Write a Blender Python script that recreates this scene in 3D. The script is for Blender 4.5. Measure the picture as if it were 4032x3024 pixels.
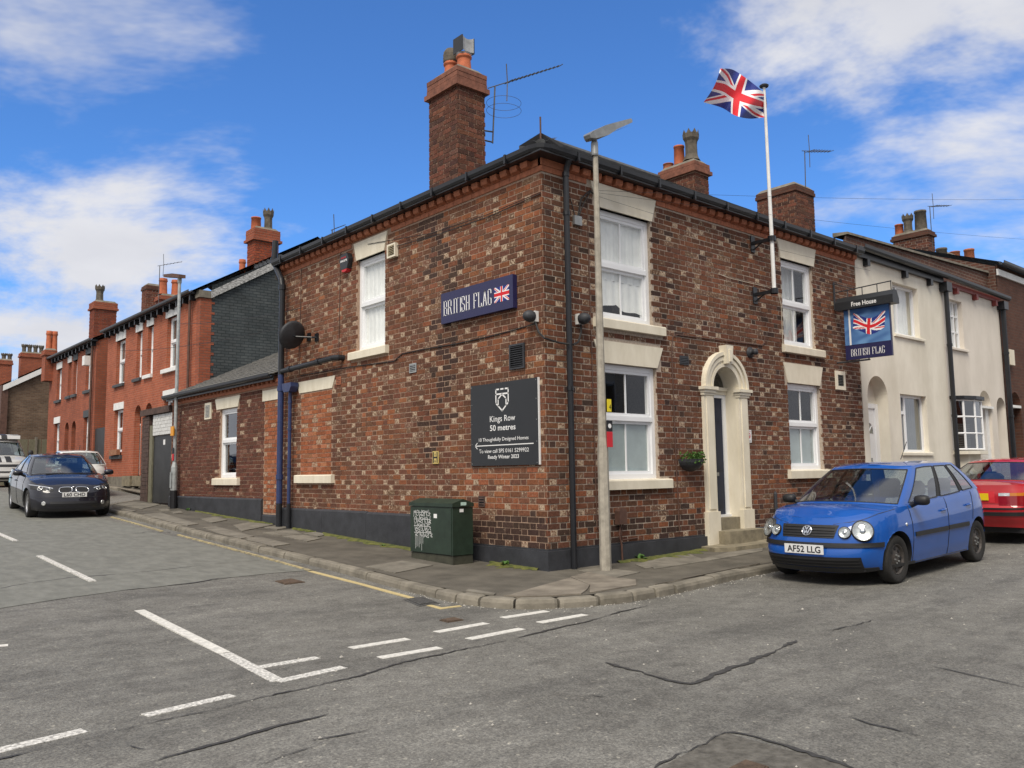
import bpy, bmesh, math, random
import numpy as np
from mathutils import Matrix, Vector
random.seed(7); RNG = random.Random(11)
for o in list(bpy.data.objects): bpy.data.objects.remove(o)
scene = bpy.context.scene
COL = scene.collection
# ------------------------------------------------------------------ camera
# metres; origin = foot of the pub corner, +X along the right-hand wall, +Y along the left-hand wall
CAM = np.array([-7.8807, -8.3901, 1.30])
ROT = np.array([[0.756265973585373, -0.6541192385177255, -0.013776755712400286],
                [0.057665378131301084, 0.08761571508025957, -0.9944838815365228],
                [0.6517180996120502, 0.751299879057601, 0.10398081729863451]])  # right, down, forward
FPX, CX, CY = 3324.284, 2016.0, 1512.0          # photo is 4032 x 3024
cam_data = bpy.data.cameras.new('camera'); cam = bpy.data.objects.new('camera', cam_data); COL.objects.link(cam)
cam_data.sensor_width = 36.0; cam_data.lens = 36.0 * FPX / 4032.0
cam_data.clip_start = 0.05; cam_data.clip_end = 3000
_r, _d, _f = ROT
cam.matrix_world = Matrix(((_r[0], -_d[0], -_f[0], CAM[0]), (_r[1], -_d[1], -_f[1], CAM[1]), (_r[2], -_d[2], -_f[2], CAM[2]), (0, 0, 0, 1)))
scene.camera = cam
scene.render.resolution_x, scene.render.resolution_y = 1024, 768
# ------------------------------------------------------------------ world, sun, exposure
SUN_EL, SUN_AZ = math.radians(52), math.radians(214)   # azimuth: direction the light comes from, measured from +X towards +Y
world = bpy.data.worlds.new('World'); scene.world = world; world.use_nodes = True
wn, wl = world.node_tree.nodes, world.node_tree.links
wn.clear()
def N(nodes, t, **k):
    n = nodes.new(t)
    for a, b in k.items():
        if a in n.inputs.keys() if isinstance(a, str) else False: n.inputs[a].default_value = b
        else: setattr(n, a, b)
    return n
out = wn.new('ShaderNodeOutputWorld'); bg = wn.new('ShaderNodeBackground')
sky = wn.new('ShaderNodeTexSky'); sky.sky_type = 'NISHITA'; sky.sun_disc = False
sky.sun_elevation = SUN_EL; sky.sun_rotation = math.radians(90) - SUN_AZ
sky.air_density = 1.0; sky.dust_density = 0.3; sky.ozone_density = 2.5
tc = wn.new('ShaderNodeTexCoord')
sep = wn.new('ShaderNodeSeparateXYZ'); wl.new(tc.outputs['Generated'], sep.inputs[0])
zc = wn.new('ShaderNodeMath'); zc.operation = 'MAXIMUM'; wl.new(sep.outputs['Z'], zc.inputs[0]); zc.inputs[1].default_value = 0.02
za = wn.new('ShaderNodeMath'); za.operation = 'ADD'; wl.new(zc.outputs[0], za.inputs[0]); za.inputs[1].default_value = 0.22
inv = wn.new('ShaderNodeVectorMath'); inv.operation = 'DIVIDE'; wl.new(tc.outputs['Generated'], inv.inputs[0])
comb = wn.new('ShaderNodeCombineXYZ'); wl.new(za.outputs[0], comb.inputs[0]); wl.new(za.outputs[0], comb.inputs[1]); comb.inputs[2].default_value = 1.0
wl.new(comb.outputs[0], inv.inputs[1])
mp = wn.new('ShaderNodeMapping'); wl.new(inv.outputs[0], mp.inputs[0]); mp.inputs['Location'].default_value = (2.9, 1.15, 0)
mp.inputs['Scale'].default_value = (1.0, 1.0, 0.25)
n1 = wn.new('ShaderNodeTexNoise'); n1.inputs['Scale'].default_value = 1.05; n1.inputs['Detail'].default_value = 7; n1.inputs['Roughness'].default_value = .62; n1.inputs['Distortion'].default_value = .25
wl.new(mp.outputs[0], n1.inputs['Vector'])
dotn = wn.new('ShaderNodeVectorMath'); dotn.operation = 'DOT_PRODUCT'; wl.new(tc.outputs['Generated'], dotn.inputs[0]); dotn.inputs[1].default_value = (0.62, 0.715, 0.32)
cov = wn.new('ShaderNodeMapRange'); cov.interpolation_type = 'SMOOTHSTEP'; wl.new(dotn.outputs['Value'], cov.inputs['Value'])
cov.inputs['From Min'].default_value = .80; cov.inputs['From Max'].default_value = .60; cov.inputs['To Min'].default_value = 0; cov.inputs['To Max'].default_value = .32   # overcast light: cloud added out of view to neutralise blue ambient and whiten reflections
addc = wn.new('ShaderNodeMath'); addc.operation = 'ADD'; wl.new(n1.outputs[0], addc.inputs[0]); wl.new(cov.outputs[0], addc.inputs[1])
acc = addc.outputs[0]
for px_, py_, r0, r1, amt in ((3800, 200, .940, .998, .13), (120, 420, .950, .998, .10), (800, 1020, .985, .999, .045), (1560, 330, .992, .9996, .075), (2500, 500, .90, .995, -.05)):   # cloud banks where the photograph has them
    d_ = ROT.T @ np.array([(px_ - CX) / FPX, (py_ - CY) / FPX, 1.0]); d_ = d_ / np.linalg.norm(d_)
    dn = wn.new('ShaderNodeVectorMath'); dn.operation = 'DOT_PRODUCT'; wl.new(tc.outputs['Generated'], dn.inputs[0]); dn.inputs[1].default_value = tuple(d_)
    mr = wn.new('ShaderNodeMapRange'); mr.interpolation_type = 'SMOOTHSTEP'; wl.new(dn.outputs['Value'], mr.inputs['Value']); mr.inputs['From Min'].default_value = r0; mr.inputs['From Max'].default_value = r1; mr.inputs['To Min'].default_value = 0; mr.inputs['To Max'].default_value = amt
    aa = wn.new('ShaderNodeMath'); aa.operation = 'ADD'; wl.new(acc, aa.inputs[0]); wl.new(mr.outputs[0], aa.inputs[1]); acc = aa.outputs[0]
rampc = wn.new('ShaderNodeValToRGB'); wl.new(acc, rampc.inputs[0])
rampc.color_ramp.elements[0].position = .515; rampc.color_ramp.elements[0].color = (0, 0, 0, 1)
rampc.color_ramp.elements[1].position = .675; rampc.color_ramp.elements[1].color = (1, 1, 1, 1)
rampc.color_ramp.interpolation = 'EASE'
n2 = wn.new('ShaderNodeTexNoise'); n2.inputs['Scale'].default_value = 2.6; n2.inputs['Detail'].default_value = 5
wl.new(mp.outputs[0], n2.inputs['Vector'])
cc = wn.new('ShaderNodeMix'); cc.data_type = 'RGBA'; wl.new(n2.outputs[0], cc.inputs[0])
cc.inputs[6].default_value = (3.7, 3.85, 4.4, 1); cc.inputs[7].default_value = (6.4, 6.4, 6.6, 1)
tint = wn.new('ShaderNodeMix'); tint.data_type = 'RGBA'; tint.blend_type = 'MULTIPLY'; tint.inputs[0].default_value = 1.0
wl.new(sky.outputs[0], tint.inputs[6]); tint.inputs[7].default_value = (0.47, 0.82, 1.26, 1)
mixs = wn.new('ShaderNodeMix'); mixs.data_type = 'RGBA'
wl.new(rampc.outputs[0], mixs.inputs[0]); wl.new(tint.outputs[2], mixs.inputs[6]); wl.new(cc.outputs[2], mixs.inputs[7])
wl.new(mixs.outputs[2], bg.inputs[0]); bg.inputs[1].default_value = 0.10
wl.new(bg.outputs[0], out.inputs[0])
sd = bpy.data.lights.new('sun', 'SUN'); sd.energy = 2.4; sd.angle = math.radians(26); sd.color = (1.0, 0.92, 0.80)
sun = bpy.data.objects.new('sun', sd); COL.objects.link(sun)
sun.rotation_euler = Vector((math.cos(SUN_EL) * math.cos(SUN_AZ), math.cos(SUN_EL) * math.sin(SUN_AZ), math.sin(SUN_EL))).to_track_quat('Z', 'Y').to_euler()
vs = scene.view_settings; vs.view_transform = 'Standard'; vs.look = 'None'; vs.gamma = 1; vs.use_curve_mapping = False
vs.exposure = 0.55
# ------------------------------------------------------------------ pixel -> place (a pixel gives only a direction)
def ray(px, py): return ROT.T @ np.array([(px - CX) / FPX, (py - CY) / FPX, 1.0])
def on_plane(px, py, ax, val):
    d = ray(px, py); return CAM + d * ((val - CAM[ax]) / d[ax])
def sp(v, k=.8): return k * math.log1p(math.exp(max(-40, min(40, v / k))))
def rise(y): return .039 * sp(y) + .012 * sp(y - 16, 1.) - .051 * sp(y - 27, 2.)
def riser(x): return .032 * sp(x - 1.8) - .02 * sp(x - 14, 2.)
def zroad(x, y): return -.15 + rise(y) + riser(x)
def zpave(x, y): return -.03 + rise(y) + riser(x)
def on_ground(px, py, zf=zroad):
    z = 0.
    for i in range(50):
        p = on_plane(px, py, 2, z); z = .5 * z + .5 * zf(p[0], p[1])
    return Vector((p[0], p[1], zf(p[0], p[1])))
# ------------------------------------------------------------------ materials
MATS = {}
def lnk(m, a, b): m.node_tree.links.new(a, b)
def material(name, col, rough=.8, var=0., vscale=8., metallic=0., bump=0., bscale=60., coat=0., spec=.5, col2=None, emis=None, stretch=None):
    m = bpy.data.materials.new(name); m.use_nodes = True
    nt = m.node_tree; b = nt.nodes['Principled BSDF']
    b.inputs['Base Color'].default_value = (*col, 1); b.inputs['Roughness'].default_value = rough; b.inputs['Metallic'].default_value = metallic
    b.inputs['Coat Weight'].default_value = coat; b.inputs['Coat Roughness'].default_value = .04
    b.inputs['Specular IOR Level'].default_value = spec
    g = nt.nodes.new('ShaderNodeNewGeometry'); vec = g.outputs['Position']
    if stretch:
        mm = nt.nodes.new('ShaderNodeMapping'); mm.inputs['Scale'].default_value = stretch; lnk(m, vec, mm.inputs[0]); vec = mm.outputs[0]
    if var > 0 or col2:
        n = nt.nodes.new('ShaderNodeTexNoise'); n.inputs['Scale'].default_value = vscale; n.inputs['Detail'].default_value = 6; n.inputs['Roughness'].default_value = .62
        lnk(m, vec, n.inputs['Vector'])
        r = nt.nodes.new('ShaderNodeValToRGB'); lnk(m, n.outputs[0], r.inputs[0])
        r.color_ramp.elements[0].position = .32; r.color_ramp.elements[1].position = .68
        if col2: c0, c1 = col, col2
        else: c0 = tuple(max(0, c * (1 - var)) for c in col); c1 = tuple(min(1, c * (1 + var)) for c in col)
        r.color_ramp.elements[0].color = (*c0, 1); r.color_ramp.elements[1].color = (*c1, 1)
        lnk(m, r.outputs[0], b.inputs['Base Color'])
    if bump > 0:
        n2 = nt.nodes.new('ShaderNodeTexNoise'); n2.inputs['Scale'].default_value = bscale; n2.inputs['Detail'].default_value = 4
        lnk(m, vec, n2.inputs['Vector'])
        bp = nt.nodes.new('ShaderNodeBump'); bp.inputs['Strength'].default_value = bump; bp.inputs['Distance'].default_value = .01
        lnk(m, n2.outputs[0], bp.inputs['Height']); lnk(m, bp.outputs[0], b.inputs['Normal'])
    if emis:
        b.inputs['Emission Color'].default_value = (*emis[:3], 1); b.inputs['Emission Strength'].default_value = emis[3]
    MATS[name] = m; return m
def brick_material(name, per_object):
    """colour comes per brick (object colour or face attribute), its alpha says how much pale bloom the brick carries; grain on top"""
    m = bpy.data.materials.new(name); m.use_nodes = True; nt = m.node_tree; b = nt.nodes['Principled BSDF']
    b.inputs['Roughness'].default_value = .88; b.inputs['Specular IOR Level'].default_value = .25
    if per_object: nd = nt.nodes.new('ShaderNodeObjectInfo')
    else: nd = nt.nodes.new('ShaderNodeVertexColor'); nd.layer_name = 'Col'
    src, alp = nd.outputs['Color'], nd.outputs['Alpha']
    g = nt.nodes.new('ShaderNodeNewGeometry')
    def noise(sc, det, ro):
        n = nt.nodes.new('ShaderNodeTexNoise'); n.inputs['Scale'].default_value = sc; n.inputs['Detail'].default_value = det; n.inputs['Roughness'].default_value = ro; lnk(m, g.outputs['Position'], n.inputs['Vector']); return n.outputs[0]
    n = noise(26, 6, .72)
    r = nt.nodes.new('ShaderNodeValToRGB'); lnk(m, n, r.inputs[0])
    r.color_ramp.elements[0].position = .3; r.color_ramp.elements[0].color = (.55, .52, .50, 1); r.color_ramp.elements[1].position = .72; r.color_ramp.elements[1].color = (1.45, 1.42, 1.36, 1)
    mx = nt.nodes.new('ShaderNodeMix'); mx.data_type = 'RGBA'; mx.blend_type = 'MULTIPLY'; mx.inputs[0].default_value = 1
    lnk(m, src, mx.inputs[6]); lnk(m, r.outputs[0], mx.inputs[7])
    ad = nt.nodes.new('ShaderNodeMath'); ad.operation = 'MULTIPLY_ADD'; lnk(m, alp, ad.inputs[0]); ad.inputs[1].default_value = .34; lnk(m, noise(27, 4, .6), ad.inputs[2])
    r3 = nt.nodes.new('ShaderNodeMapRange'); r3.interpolation_type = 'SMOOTHSTEP'; lnk(m, ad.outputs[0], r3.inputs['Value']); r3.inputs['From Min'].default_value = .72; r3.inputs['From Max'].default_value = .85; r3.inputs['To Max'].default_value = .9
    mf = nt.nodes.new('ShaderNodeMix'); mf.data_type = 'RGBA'; lnk(m, r3.outputs[0], mf.inputs[0]); lnk(m, mx.outputs[2], mf.inputs[6]); mf.inputs[7].default_value = (.47, .365, .26, 1); lnk(m, mf.outputs[2], b.inputs['Base Color'])
    bp = nt.nodes.new('ShaderNodeBump'); bp.inputs['Strength'].default_value = .6; bp.inputs['Distance'].default_value = .008
    lnk(m, n, bp.inputs['Height']); lnk(m, bp.outputs[0], b.inputs['Normal'])
    MATS[name] = m; return m
def wall_brick(name, c1, c2, mortar, w=.235, h=.085, msize=.012, dark=.35, rough=.85, stain=None, offset=.5):
    """far brickwork whose single bricks are too small to pick apart"""
    m = bpy.data.materials.new(name); m.use_nodes = True; nt = m.node_tree; b = nt.nodes['Principled BSDF']; b.inputs['Roughness'].default_value = rough
    b.inputs['Specular IOR Level'].default_value = .3
    g = nt.nodes.new('ShaderNodeNewGeometry'); s = nt.nodes.new('ShaderNodeSeparateXYZ'); lnk(m, g.outputs['Position'], s.inputs[0])
    ad = nt.nodes.new('ShaderNodeMath'); ad.operation = 'ADD'; lnk(m, s.outputs[0], ad.inputs[0]); lnk(m, s.outputs[1], ad.inputs[1])
    c = nt.nodes.new('ShaderNodeCombineXYZ'); lnk(m, ad.outputs[0], c.inputs[0]); lnk(m, s.outputs[2], c.inputs[1])
    t = nt.nodes.new('ShaderNodeTexBrick'); lnk(m, c.outputs[0], t.inputs['Vector'])
    t.inputs['Scale'].default_value = 1; t.inputs['Brick Width'].default_value = w; t.inputs['Row Height'].default_value = h; t.inputs['Mortar Size'].default_value = msize
    t.inputs['Color1'].default_value = (*c1, 1); t.inputs['Color2'].default_value = (*c2, 1); t.inputs['Mortar'].default_value = (*mortar, 1); t.inputs['Bias'].default_value = 0
    t.inputs['Mortar Smooth'].default_value = .3; t.offset = offset
    n = nt.nodes.new('ShaderNodeTexNoise'); n.inputs['Scale'].default_value = 1.3; n.inputs['Detail'].default_value = 8; n.inputs['Roughness'].default_value = .7; lnk(m, g.outputs['Position'], n.inputs['Vector'])
    r = nt.nodes.new('ShaderNodeValToRGB'); lnk(m, n.outputs[0], r.inputs[0]); r.color_ramp.elements[0].position = .3; r.color_ramp.elements[1].position = .7
    r.color_ramp.elements[0].color = (1 - dark, 1 - dark, 1 - dark, 1); r.color_ramp.elements[1].color = (1 + dark * .6, 1 + dark * .6, 1 + dark * .6, 1)
    mx = nt.nodes.new('ShaderNodeMix'); mx.data_type = 'RGBA'; mx.blend_type = 'MULTIPLY'; mx.inputs[0].default_value = 1
    lnk(m, t.outputs['Color'], mx.inputs[6]); lnk(m, r.outputs[0], mx.inputs[7]); lnk(m, mx.outputs[2], b.inputs['Base Color'])
    bp = nt.nodes.new('ShaderNodeBump'); bp.inputs['Strength'].default_value = .7; bp.inputs['Distance'].default_value = .012; bp.invert = True
    lnk(m, t.outputs['Fac'], bp.inputs['Height']); lnk(m, bp.outputs[0], b.inputs['Normal'])
    MATS[name] = m; return m
def glass(name, tint=(.75, .8, .8), refl=.06, alpha=.75, ior=1.5):
    """thin pane: fresnel mirror over a tinted see-through sheet"""
    m = bpy.data.materials.new(name); m.use_nodes = True; nt = m.node_tree; nt.nodes.clear()
    o = nt.nodes.new('ShaderNodeOutputMaterial'); mix = nt.nodes.new('ShaderNodeMixShader'); lw = nt.nodes.new('ShaderNodeLayerWeight'); lw.inputs[0].default_value = .5
    fr = nt.nodes.new('ShaderNodeMath'); fr.operation = 'POWER'; lnk(m, lw.outputs['Facing'], fr.inputs[0]); fr.inputs[1].default_value = 4.2   # two-sided Schlick curve
    tr = nt.nodes.new('ShaderNodeBsdfTransparent'); tr.inputs[0].default_value = (*[c * alpha for c in tint], 1)
    gl = nt.nodes.new('ShaderNodeBsdfGlossy'); gl.inputs[0].default_value = (.95, .97, 1, 1); gl.inputs['Roughness'].default_value = .02
    ad = nt.nodes.new('ShaderNodeMath'); ad.operation = 'ADD'; ad.use_clamp = True; lnk(m, fr.outputs[0], ad.inputs[0]); ad.inputs[1].default_value = refl + .04
    g = nt.nodes.new('ShaderNodeNewGeometry'); n = nt.nodes.new('ShaderNodeTexNoise'); n.inputs['Scale'].default_value = 1.6
    lnk(m, g.outputs['Position'], n.inputs['Vector']); bp = nt.nodes.new('ShaderNodeBump'); bp.inputs['Strength'].default_value = .05; bp.inputs['Distance'].default_value = .05
    lnk(m, n.outputs[0], bp.inputs['Height']); lnk(m, bp.outputs[0], gl.inputs['Normal'])
    lnk(m, ad.outputs[0], mix.inputs[0]); lnk(m, tr.outputs[0], mix.inputs[1]); lnk(m, gl.outputs[0], mix.inputs[2]); lnk(m, mix.outputs[0], o.inputs[0])
    MATS[name] = m; return m
# ------------------------------------------------------------------ mesh helpers
class MB:
    def __init__(s): s.v = []; s.f = []; s.c = []; s.m = []
    def add(s, vs, fs, col=None, mi=0):
        o = len(s.v); s.v += [tuple(map(float, p)) for p in vs]
        for f in fs: s.f.append(tuple(i + o for i in f)); s.c.append(col); s.m.append(mi)
        return s
    def quad(s, a, b, c, d, col=None, mi=0): return s.add([a, b, c, d], [(0, 1, 2, 3)], col, mi)
    def hexa(s, p, col=None, mi=0, back=True):   # 8 corners: 0-3 bottom loop, 4-7 top loop
        f = [(3, 2, 1, 0), (4, 5, 6, 7), (0, 1, 5, 4), (1, 2, 6, 5), (2, 3, 7, 6), (3, 0, 4, 7)]
        return s.add(p, f, col, mi)
    def box(s, x0, x1, y0, y1, z0, z1, col=None, mi=0):
        if x0 > x1: x0, x1 = x1, x0
        if y0 > y1: y0, y1 = y1, y0
        if z0 > z1: z0, z1 = z1, z0
        return s.hexa([(x0, y0, z0), (x1, y0, z0), (x1, y1, z0), (x0, y1, z0), (x0, y0, z1), (x1, y0, z1), (x1, y1, z1), (x0, y1, z1)], col, mi)
    def wbox(s, side, u0, u1, z0, z1, o0, o1, col=None, mi=0):   # box on a wall: along-wall, height, out-of-wall
        if side == 'L': return s.box(-o0, -o1, u0, u1, z0, z1, col, mi)
        return s.box(u0, u1, -o0, -o1, z0, z1, col, mi)
    def prism(s, poly, a, b, fn, mi=0):   # poly in 2D extruded a..b, fn(p,q,t)->xyz
        n = len(poly); vs = [fn(p, q, a) for p, q in poly] + [fn(p, q, b) for p, q in poly]
        fs = [tuple(range(n - 1, -1, -1)), tuple(range(n, 2 * n))] + [(i, (i + 1) % n, n + (i + 1) % n, n + i) for i in range(n)]
        return s.add(vs, fs, None, mi)
    def tube(s, pts, r, n=8, cap=True, mi=0):
        pts = [Vector(p) for p in pts]; rs = r if isinstance(r, (list, tuple)) else [r] * len(pts)
        vs = []; prev = None
        for i, p in enumerate(pts):
            d = (pts[min(i + 1, len(pts) - 1)] - pts[max(i - 1, 0)]).normalized()
            if prev is None: a = d.cross(Vector((0, 0, 1)) if abs(d.z) < .9 else Vector((1, 0, 0))).normalized()
            else: a = (prev - d * prev.dot(d)).normalized()
            prev = a; b = d.cross(a)
            for k in range(n):
                t = 2 * math.pi * k / n; vs.append(p + (a * math.cos(t) + b * math.sin(t)) * rs[i])
        fs = [(i * n + k, i * n + (k + 1) % n, (i + 1) * n + (k + 1) % n, (i + 1) * n + k) for i in range(len(pts) - 1) for k in range(n)]
        if cap: fs += [tuple(range(n - 1, -1, -1)), tuple(range((len(pts) - 1) * n, len(pts) * n))]
        return s.add(vs, fs, None, mi)
    def lathe(s, prof, n=20, M=None, mi=0, cap=False):   # prof: (r, h) about local Z
        M = M or Matrix()
        vs = [M @ Vector((r * math.cos(2 * math.pi * k / n), r * math.sin(2 * math.pi * k / n), h)) for r, h in prof for k in range(n)]
        fs = [(i * n + k, i * n + (k + 1) % n, (i + 1) * n + (k + 1) % n, (i + 1) * n + k) for i in range(len(prof) - 1) for k in range(n)]
        if cap: fs += [tuple(range(n - 1, -1, -1)), tuple(range((len(prof) - 1) * n, len(prof) * n))]
        return s.add(vs, fs, None, mi)
    def build(s, name, mats, parent=None, smooth=False, local=False, recalc=False):
        me = bpy.data.meshes.new(name); me.from_pydata(s.v, [], s.f)
        if not isinstance(mats, (list, tuple)): mats = [mats]
        for m in mats: me.materials.append(MATS[m] if isinstance(m, str) else m)
        if any(s.m): me.polygons.foreach_set('material_index', s.m)
        if any(c is not None for c in s.c):
            ca = me.color_attributes.new('Col', 'FLOAT_COLOR', 'CORNER'); arr = []
            for f, c in zip(s.f, s.c): cc_ = c or (.5, .5, .5); arr += list(cc_ if len(cc_) == 4 else (*cc_, .2)) * len(f)
            ca.data.foreach_set('color', arr)
        if recalc:
            bm = bmesh.new(); bm.from_mesh(me); bmesh.ops.recalc_face_normals(bm, faces=bm.faces[:]); bm.to_mesh(me); bm.free()
        if smooth: me.polygons.foreach_set('use_smooth', [True] * len(me.polygons))
        me.update()
        return link(name, me, parent, local)
def link(name, me, parent=None, local=False):
    o = bpy.data.objects.new(name, me); COL.objects.link(o)
    if parent is not None:
        o.parent = parent
        if not local: o.matrix_parent_inverse = wm(parent).inverted()
    return o
def wm(o):
    m = o.matrix_basis.copy()
    if o.parent: m = wm(o.parent) @ o.matrix_parent_inverse @ m
    return m
def tag(o, label, cat, group=None):
    o['label'] = label; o['category'] = cat
    if group: o['group'] = group
    return o
def thing(name, label, cat, loc=(0, 0, 0), rz=0., group=None):
    o = bpy.data.objects.new(name, None); COL.objects.link(o); o.location = loc; o.rotation_euler = (0, 0, rz); o.empty_display_size = .1
    return tag(o, label, cat, group)
def struct(o, kind='structure'): o['kind'] = kind; return o
def W(side, u, z, o=0.): return Vector((-o, u, z)) if side == 'L' else Vector((u, -o, z))
def frame_m(origin, xdir, ydir):
    x = Vector(xdir).normalized(); z = x.cross(Vector(ydir)).normalized(); y = z.cross(x)
    return Matrix(((x.x, y.x, z.x, origin[0]), (x.y, y.y, z.y, origin[1]), (x.z, y.z, z.z, origin[2]), (0, 0, 0, 1)))
def wall_m(side, u, z, o):   # local x = reading direction, y = up, z = out of the wall
    return frame_m(W(side, u, z, o), (0, -1, 0) if side == 'L' else (1, 0, 0), (0, 0, 1))
def text_mesh(txt, bold, spacing):
    cu = bpy.data.curves.new('t', 'FONT'); cu.body = txt; cu.size = 1; cu.offset = bold; cu.space_character = spacing; cu.resolution_u = 3
    ob = bpy.data.objects.new('t', cu); COL.objects.link(ob)
    dg = bpy.context.evaluated_depsgraph_get(); me = bpy.data.meshes.new_from_object(ob.evaluated_get(dg))
    bpy.data.objects.remove(ob); bpy.data.curves.remove(cu); xs_ = [v.co.x for v in me.vertices]; return me, min(xs_), max(xs_)
def lettering(txt, M, height, width, mat, parent, name='lettering', bold=0., spacing=1., depth=.002):
    """text as meshes, one per word: cap height and total width in metres, M = lower-left corner frame"""
    full, x0, x1 = text_mesh(txt, bold, spacing); ch = .69; sx = width / (x1 - x0) if width else height / ch; words = txt.split(' '); o = None; pre = ''
    for w in words:
        pre = (pre + ' ' + w) if pre else w
        if len(words) == 1: me, shift = full, 0.
        else:
            t_, a0, a1 = text_mesh(pre, bold, spacing); bpy.data.meshes.remove(t_); me, b0, b1 = text_mesh(w, bold, spacing); shift = a1 - b1
        for v in me.vertices: v.co = M @ Vector(((v.co.x + shift - x0) * sx, v.co.y * height / ch, depth))
        me.materials.append(MATS[mat]); o = link(name, me, parent)
    return o
def union_jack(s, t):
    RED, WHT, BLU = (.62, .012, .022), (.80, .80, .80), (.010, .024, .20)
    x, y = (s - .5) * 60, (t - .5) * 30
    if abs(x) <= 3 or abs(y) <= 3: return RED
    if abs(x) <= 5 or abs(y) <= 5: return WHT
    d = ((y - x * .5) if x * y > 0 else (y + x * .5)) * math.cos(math.atan(.5))
    if abs(d) <= 3:
        if (x < 0 and -2 <= d <= 0) or (x > 0 and 0 <= d <= 2): return RED
        return WHT
    return BLU
def jack_grid(fn, ns, nt, cols=union_jack):
    """coloured sheet: fn(s,t)->xyz"""
    b = MB(); vs = [fn(i / ns, j / nt) for j in range(nt + 1) for i in range(ns + 1)]
    b.v = [tuple(p) for p in vs]
    for j in range(nt):
        for i in range(ns):
            a = j * (ns + 1) + i; b.f.append((a, a + 1, a + ns + 2, a + ns + 1)); b.c.append(cols((i + .5) / ns, (j + .5) / nt)); b.m.append(0)
    return b
# ------------------------------------------------------------------ palette
brick_material('brick_single', True); brick_material('brick_mass', False)
material('mortar', (.36, .245, .175), .95, .2, 30, bump=.4, bscale=200)
material('mortar_pale', (.40, .33, .265), .95, .25, 30, bump=.4, bscale=200)
material('mortar_dark', (.17, .14, .12), .95, .25, 30)
material('cream_paint', (.66, .60, .47), .65, 0, 4, col2=(.78, .72, .585), bump=.12, bscale=50, stretch=(1.3, 1.3, .5))
material('cap_brick', (.185, .072, .044), .85, .35, 9, bump=.3, bscale=60)
material('terracotta', (.36, .125, .062), .8, .25, 14, bump=.2, bscale=80)
material('plinth_paint', (.032, .034, .040), .62, .3, 4, bump=.25, bscale=25)
material('white_upvc', (.80, .81, .82), .28, .03, 3)
material('black_plastic', (.012, .013, .016), .38, .2, 6)
material('blue_paint', (.022, .036, .11), .42, .15, 8)
material('navy_door', (.010, .016, .040), .55, .1, 6)
material('slate', (.085, .088, .090), .6, .35, 6, bump=.3, bscale=40)
material('lead', (.30, .31, .32), .55, .25, 9)
material('stone_step', (.22, .19, .13), .9, .3, 7, bump=.4, bscale=50)
material('curtain', (.80, .81, .79), .9, .08, 4)
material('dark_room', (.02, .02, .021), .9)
material('frosted', (.36, .42, .42), .45, .12, 2.5)
glass('pane', (.98, .99, .985), .015, 1.0); glass('pane_dark', (.55, .58, .56), .10, .6)
material('grey_metal', (.30, .31, .31), .45, .15, 10, metallic=.6)
material('galvanised', (.36, .38, .38), .5, .22, 9, metallic=.3, bump=.15, bscale=30)
material('concrete_post', (.35, .32, .265), .9, .25, 9, bump=.35, bscale=120)
material('rust_brown', (.10, .05, .035), .7, .3, 9)
material('white_sign', (.78, .78, .77), .5)
material('plate_cream', (.55, .42, .14), .5, .1, 20)
material('red_sign', (.55, .02, .03), .5)
material('yellow_sign', (.75, .60, .02), .5)
material('orange_sign', (.70, .30, .02), .5)
material('letter_white', (.80, .80, .79), .5)
material('letter_black', (.01, .01, .012), .5)
material('navy_sign', (.018, .018, .075), .4, .05, 3)
material('charcoal_sign', (.018, .020, .023), .45, .08, 3)
material('pot_red', (.42, .115, .05), .8, .25, 8, bump=.2, bscale=60)
material('pot_dark', (.10, .085, .065), .85, .4, 8, bump=.3, bscale=60)
material('aerial', (.10, .10, .10), .5, .2, 8, metallic=.5)
material('cable', (.015, .014, .014), .6)
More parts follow.
